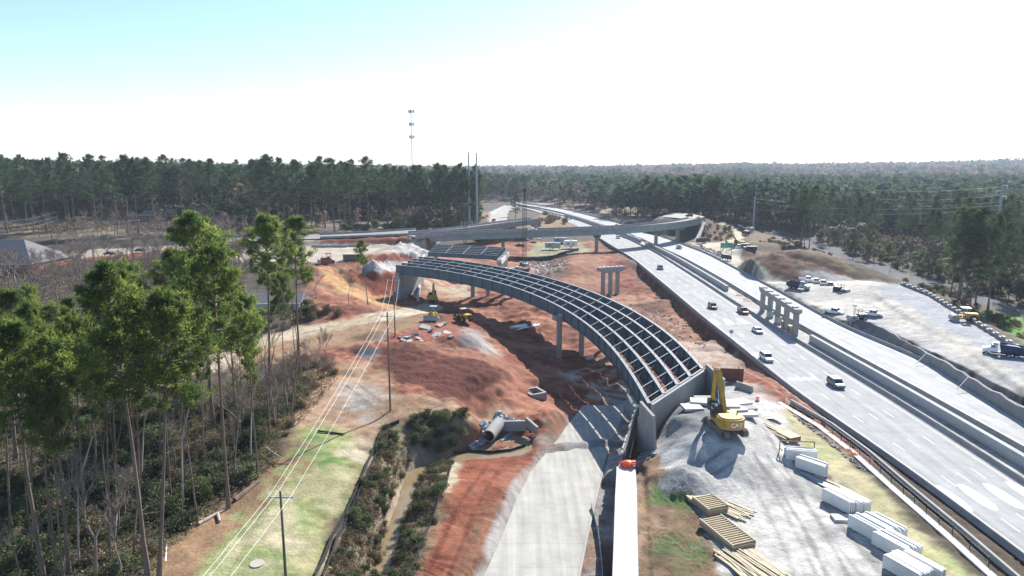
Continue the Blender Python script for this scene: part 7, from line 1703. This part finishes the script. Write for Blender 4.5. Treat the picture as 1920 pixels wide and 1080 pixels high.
t = thing('manhole_box', 'square concrete manhole box in the shaded pit under the curved bridge', 'manhole', P(1001, 740, -3.6)); b = MB()
for sx in (-1.7, 1.7): b.box((sx, 0, -.3), (.5, 4.2, 2.4), 0)
for sy in (-1.9, 1.9): b.box((0, sy, -.3), (2.9, .45, 2.36))
b.xform(Matrix.Rotation(.5, 4, 'Z')); b.build('walls', M['conc'], t); b = MB(); b.box((0, 0, -1.0), (2.9, 3.3, .1)); b.xform(Matrix.Rotation(.5, 4, 'Z')); b.build('dark_floor', M['dark'], t)
b = MB(); b.tube([P(1100, 672, -4.3), P(1112, 671, -4.3)], .8, 12); tag(b.build('white_barrel_roll', M['conc_w']), 'white roll lying behind the round bridge columns', 'roll')
# drainage pipes by the far abutment
b = MB(); b.tube([P(790, 512, 6), P(772, 518, 5), P(776, 528, 3.6), P(758, 540, 2), P(740, 546, 1.6)], .45, 8); tag(b.build('hose', M['galv']), 'grey bent pipe snaking down the shaded far abutment slope', 'pipe')
b = MB(); b.tube([P(777, 545, 2.0), P(777, 556, 0.2), P(783, 558, 0)], .3, 8); tag(b.build('drain_pipe', M['white']), 'white bent pipe standing near the shaded excavator', 'pipe')
# ---------------- silt fences and chain link
def fence(label, pts, h, m, name='silt_fence', post='pole', sp=2.5, cat='fence', hang=.0):
    q = []
    for i in range(len(pts) - 1):
        n = max(1, int((pts[i + 1] - pts[i]).length / sp))
        for k in range(n): q.append(pts[i].lerp(pts[i + 1], k / n))
    q.append(pts[-1]); z = H([p.x for p in q], [p.y for p in q]); q = [Vector((p.x, p.y, float(a))) for p, a in zip(q, z)]
    t = thing(name, label, cat, q[0]); b = MB(); rr = random.Random(len(q))
    for i in range(len(q) - 1):
        h0, h1 = h * (1 - .1 * (i % 2)), h * (1 - .1 * ((i + 1) % 2)); b.add([q[i] + Vector((0, 0, -.2)), q[i + 1] + Vector((0, 0, -.2)), q[i + 1] + Vector((0.03, 0, h1)), q[i] + Vector((.03, 0, h0))], [(0, 1, 2, 3)])
    bm_o = b.build('fabric', M[m], t, recalc=False, world=True); sm = bm_o.modifiers.new('s', 'SOLIDIFY'); sm.thickness = .03
    for p in q:
        b = MB(); b.beam(p + Vector((.05, 0, -.3)), p + Vector((.05, 0, h + .15)), .07, .07); b.build('post', M[post], t, world=True)
    return t
fence('black silt fence along the left bank of the stream', [G(748, 795), G(718, 806), G(706, 838), G(690, 868), G(668, 925), G(648, 965), G(622, 1010), G(590, 1085)], .8, 'silt')
fence('second line of grey silt fence just inside the left bank fence', [G(735, 812), G(708, 850), G(682, 910), G(655, 970), G(632, 1010), G(605, 1085)], .7, 'silt')
fence('grey silt fence along the right bank of the stream', [G(848, 866), G(838, 905), G(818, 955), G(795, 1010), G(762, 1085)], .75, 'silt')
fence('dark silt fence along the rim of the pond', [G(850, 854), G(880, 850), G(920, 853), G(960, 848), G(985, 840)], .8, 'silt')
fence('dark silt fence below the RV yard', [G(965, 487), G(1010, 489), G(1040, 484), G(1085, 470)], 1.6, 'silt', sp=4)
M['mesh_s'] = mat('shade_fabric', (0.34, 0.36, 0.39), .9)
fence('sagging shade fabric at the foot of the ramp wall', [P(1108, 960, -5), P(1120, 1000, -4.6), P(1127, 1050, -4.3), P(1130, 1100, -4.2)], 1.0, 'mesh_s', 'fabric_fence', sp=3)
# low wall and fence beside the verge
VW = [G(1460, 755), G(1535, 800), G(1600, 850), G(1680, 922), G(1770, 1000), G(1875, 1095)]
t = thing('verge_kerb', 'narrow pale concrete footing strip along the grass verge', 'kerb', VW[0]); b = MB()
for i in range(len(VW) - 1):
    for k in range(4):
        p, q2 = VW[i].lerp(VW[i + 1], k / 4), VW[i].lerp(VW[i + 1], (k + 1) / 4); b.beam(p + Vector((0, 0, .06)), q2 + Vector((0, 0, .06)), 1.0, .22)
b.build('footing', M['conc_w'], t, world=True)
VF = [p + Vector((1.0, 0, 0)) for p in VW]
tf = thing('verge_fence', 'low wire fence with thin posts beside the concrete footing strip', 'fence', VF[0]); q = []
for i in range(len(VF) - 1):
    n = max(1, int((VF[i + 1] - VF[i]).length / 2.6)); q += [VF[i].lerp(VF[i + 1], k / n) for k in range(n)]
for p in q: b = MB(); b.beam(p + Vector((0, 0, -.3)), p + Vector((0, 0, 1.15)), .07, .07); b.build('post', M['dark'], tf, world=True)
for z in (.45, 1.05):
    b = MB()
    for i in range(len(q) - 1): b.beam(q[i] + Vector((0, 0, z)), q[i + 1] + Vector((0, 0, z)), .03, .03)
    b.build('rail_wire', M['dark'], tf, world=True)
b = MB(); l2 = [p + Vector((2.3, 0, .25)) for p in VW]
t = thing('verge_wall', 'second low concrete wall between the verge fence and the highway barrier', 'low wall', l2[0])
for i in range(len(l2) - 1):
    for k in range(4): b.beam(l2[i].lerp(l2[i + 1], k / 4), l2[i].lerp(l2[i + 1], (k + 1) / 4), .35, .9)
b.build('wall', M['conc'], t, world=True)
# median bent clutter
for k, f in enumerate((.15, .42, .62, .8)):
    p = P(1432, 584, 0).lerp(P(1492, 627, 0), f); t = thing('form_box', 'plywood form box between the columns of the median pier bent', 'formwork', p + Vector((-.2, -2.2, -.3)), .0, 'form boxes at the median bent'); b = MB(); b.box((0, 0, .9), (1.5, 1.5, 1.8)); b.build('box', M['ply'] if k > 1 else M['conc_w'], t); b = MB(); b.box((0, 0, 1.84), (1.6, 1.6, .08)); b.build('lid', M['wood'], t)
lumber('loose boards on the median strip beyond the pier bent', 1408, 562, 16, 5, 80, 3, seed=31, wd=.3, hh=.15)
lumber('loose boards on the median strip near the wall end', 1395, 553, 12, 5, 70, 2.5, seed=32, wd=.3, hh=.15)
# fallen logs and beam on the lawn
def log(label, a, b2, r_, m='bark_p', name='fallen_log', cat='log', dz=.2):
    b = MB(); b.tube([a + Vector((0, 0, dz)), a.lerp(b2, .5) + Vector((0, 0, dz)), b2 + Vector((0, 0, dz))], [r_, r_ * .9, r_ * .7], 8); tag(b.build(name, M[m], smooth=False), label, cat)
log('thick fallen log at the lower lawn edge', G(440, 940), G(485, 905), .38, 'bark'); log('pale fallen log below the tall straight pine', G(372, 985), G(425, 955), .25); log('short pale log piece on the leaf litter', G(408, 965), G(412, 980), .22); log('bare branch leaning at the lawn edge', G(498, 848), G(528, 868), .12, 'bark_p', 'fallen_branch', 'branch', .8); log('long pale branch at the corner of the woods', G(440, 875), G(462, 905), .15, 'bark_p', 'fallen_branch', 'branch', .3)
log('dark timber beam lying across the grass strip', G(596, 810), G(646, 816), .18, 'dark', 'timber_beam', 'beam'); log('white survey stake at the edge of the leaf litter', G(311, 1060), G(313, 1028), .09, 'white', 'stake', 'stake', .5)
b = MB(); b.tube([(0, 0, 0), (0, 0, .08)], .8, 16); o = b.build('manhole_cover', M['tan']); o.location = G(482, 1057); tag(o, 'round pale manhole lid in the grass strip', 'manhole lid')
# roadside sign and small posts
g = P(1370, 642, -0.6); t = thing('small_sign', 'small grey sign plate on a thin post left of the near roadside barrier', 'road sign', g); b = MB(); b.beam((0, 0, -.5), (0, 0, 3.2), .09, .09); b.build('post', M['galv'], t); b = MB(); b.box((0, -.08, 2.9), (.95, .05, .9)); b.build('plate', M['galv'], t)
g = P(1601, 596, 1.0); t = thing('light_post', 'white-headed twin post in front of the olive roller', 'post', g); b = MB(); b.beam((-.2, 0, 0), (-.2, 0, 3.4), .07, .07); b.beam((.2, 0, 0), (.2, 0, 3.4), .07, .07); b.build('legs', M['galv'], t); b = MB(); b.box((0, 0, 3.7), (.9, .5, .8)); b.build('head', M['white'], t)
for i, (px, py, L, an) in enumerate([(618, 464, 16, 90), (652, 463, 14, 90), (672, 461, 10, 90)]):
    g = G(px, py); t = thing('barrier_run', ['left', 'middle', 'right'][i] + ' grey concrete barrier run on the pale gravel pad at left', 'barrier', g, math.radians(an)); b = MB(); b.prism([(-.4, 0), (-.15, 1.0), (.15, 1.0), (.4, 0)], 'y', -L / 2, L / 2); b.build('block', M['conc'], t)
g = G(662, 487); t = thing('storage_box', 'dark open storage box on the gravel pad behind the lone pine', 'storage box', g, 0); b = MB(); b.box((0, 0, 1.1), (7, 2.6, 2.2)); b.build('box', M['trk'], t); b = MB(); b.box((0, 0, 2.24), (7.1, 2.7, .1)); b.build('lid', M['wood'], t)
# ================================================================== HOUSES
def house(label, loc, rz, L, Wd, eave, ridge, wallm='brick', hip=True, name='house', chim=False):
    t = thing(name, label, 'house', loc, rz); b = MB(); b.box((0, 0, eave / 2 - .5), (L, Wd, eave + 1)); b.build('wall', M[wallm], t)
    x, y = L / 2 + .5, Wd / 2 + .5; k = (Wd / 2 if hip else -.0); b = MB()
    b.add([(-x, -y, eave), (x, -y, eave), (x, y, eave), (-x, y, eave), (-x + k, 0, ridge), (x - k, 0, ridge)], [(0, 1, 5, 4), (1, 2, 5), (2, 3, 4, 5), (3, 0, 4), (3, 2, 1, 0)]); rf = b.build('roof', M['roofg'], t)
    if chim: b = MB(); b.box((L * .2, 1, ridge + .3), (.8, .8, 1.8)); b.build('chimney', M['brick'], rf)
    b = MB()
    for sx in (-1, 1): b.box((0, sx * y, eave - .02), (2 * x, .14, .2))
    b.build('gutter', M['white'], t)
    for k in range(max(2, int(L / 5))):
        w = MB(); xx = -L / 2 + (k + .5) * L / max(2, int(L / 5)); w.box((xx, -Wd / 2 - .02, eave * .58), (1.3, .06, 1.3)); wo = w.build('window', M['glass'], t)
        w = MB()
        for sx in (-.7, .7): w.box((xx + sx, -Wd / 2 - .04, eave * .58), (.1, .1, 1.45)); w.box((xx, -Wd / 2 - .045, eave * .58 + sx), (1.42, .1, .1))
        w.build('frame', M['white'], wo)
    d = MB(); d.box((L * .12, -Wd / 2 - .03, eave * .36), (1.0, .08, 2.1)); d.build('door', M['white'], t)
    return t
h1 = P(30, 512, 3.8); hL = house('brick house with a broad grey shingle hip roof at the left edge', h1, math.radians(-4), 31, 22, 5.2, 13.0, 'brick', True, 'house', False)
g = P(10, 478, 9.0); b = MB(); b.add([(-4, 0, 0), (4.5, 0, 0), (4.5, 5, 0), (-4, 5, 0), (.3, -.2, 2.6), (.3, 6, 2.6), ], [(0, 1, 4), (1, 2, 5, 4), (3, 0, 4, 5), (2, 3, 5), (3, 2, 1, 0)]); o = b.build('dormer', M['galv'], None); o.parent = hL; o.location = (-2, -10.5, 5.6)
house('low grey-roofed house below the tan cut, seen through the trees', P(520, 582, 3), math.radians(3), 15, 9, 3.0, 5.4, 'siding', False)
house('low house with grey roof among the pines behind the street', P(385, 404, 9), 0, 24, 11, 3.2, 7, 'brick', False); house('brick house with pale trim behind the pines near the street', P(282, 418, 9), math.radians(10), 9, 8, 5.2, 8, 'brick', True, 'house', True)
house('white-walled house glimpsed through the far left pines', P(235, 372, 12), 0, 16, 9, 4, 7, 'siding', False); house('pale-roofed building among the woods right of the shaded road', P(1620, 450, -4), math.radians(12), 22, 12, 3.4, 5, 'siding', False); house('long pale building glimpsed through the pines along the shaded road', P(1740, 468, -4), math.radians(-8), 30, 12, 3.2, 4.8, 'siding', False)
for k, (px, py, m, lab) in enumerate([(205, 478, 'blackp', 'dark car parked on the left street by the orange fencing'), (262, 472, 'navy', 'dark car parked farther along the left street'), (243, 428, 'silver', 'silver car parked near the brick house behind the pines')]): car(lab, m, 'sedan', P(px, py, 8 if k < 2 else 9), math.radians(85))

# ================================================================== HAZE (one even volume of air)
hb = MB(); hb.box((0, 2400, 40), (9600, 6000, 110))
hm = bpy.data.materials.new('haze_air'); hm.use_nodes = True; t = hm.node_tree; t.nodes.clear()
ho = t.nodes.new('ShaderNodeOutputMaterial'); pv = t.nodes.new('ShaderNodeVolumePrincipled')
pv.inputs['Color'].default_value = (0.72, 0.84, 1.0, 1); pv.inputs['Density'].default_value = 0.00010; pv.inputs['Anisotropy'].default_value = 0.2
t.links.new(pv.outputs[0], ho.inputs['Volume'])
tag(hb.build('haze', hm), 'thin pale haze lying over the whole valley', 'haze', kind='stuff')
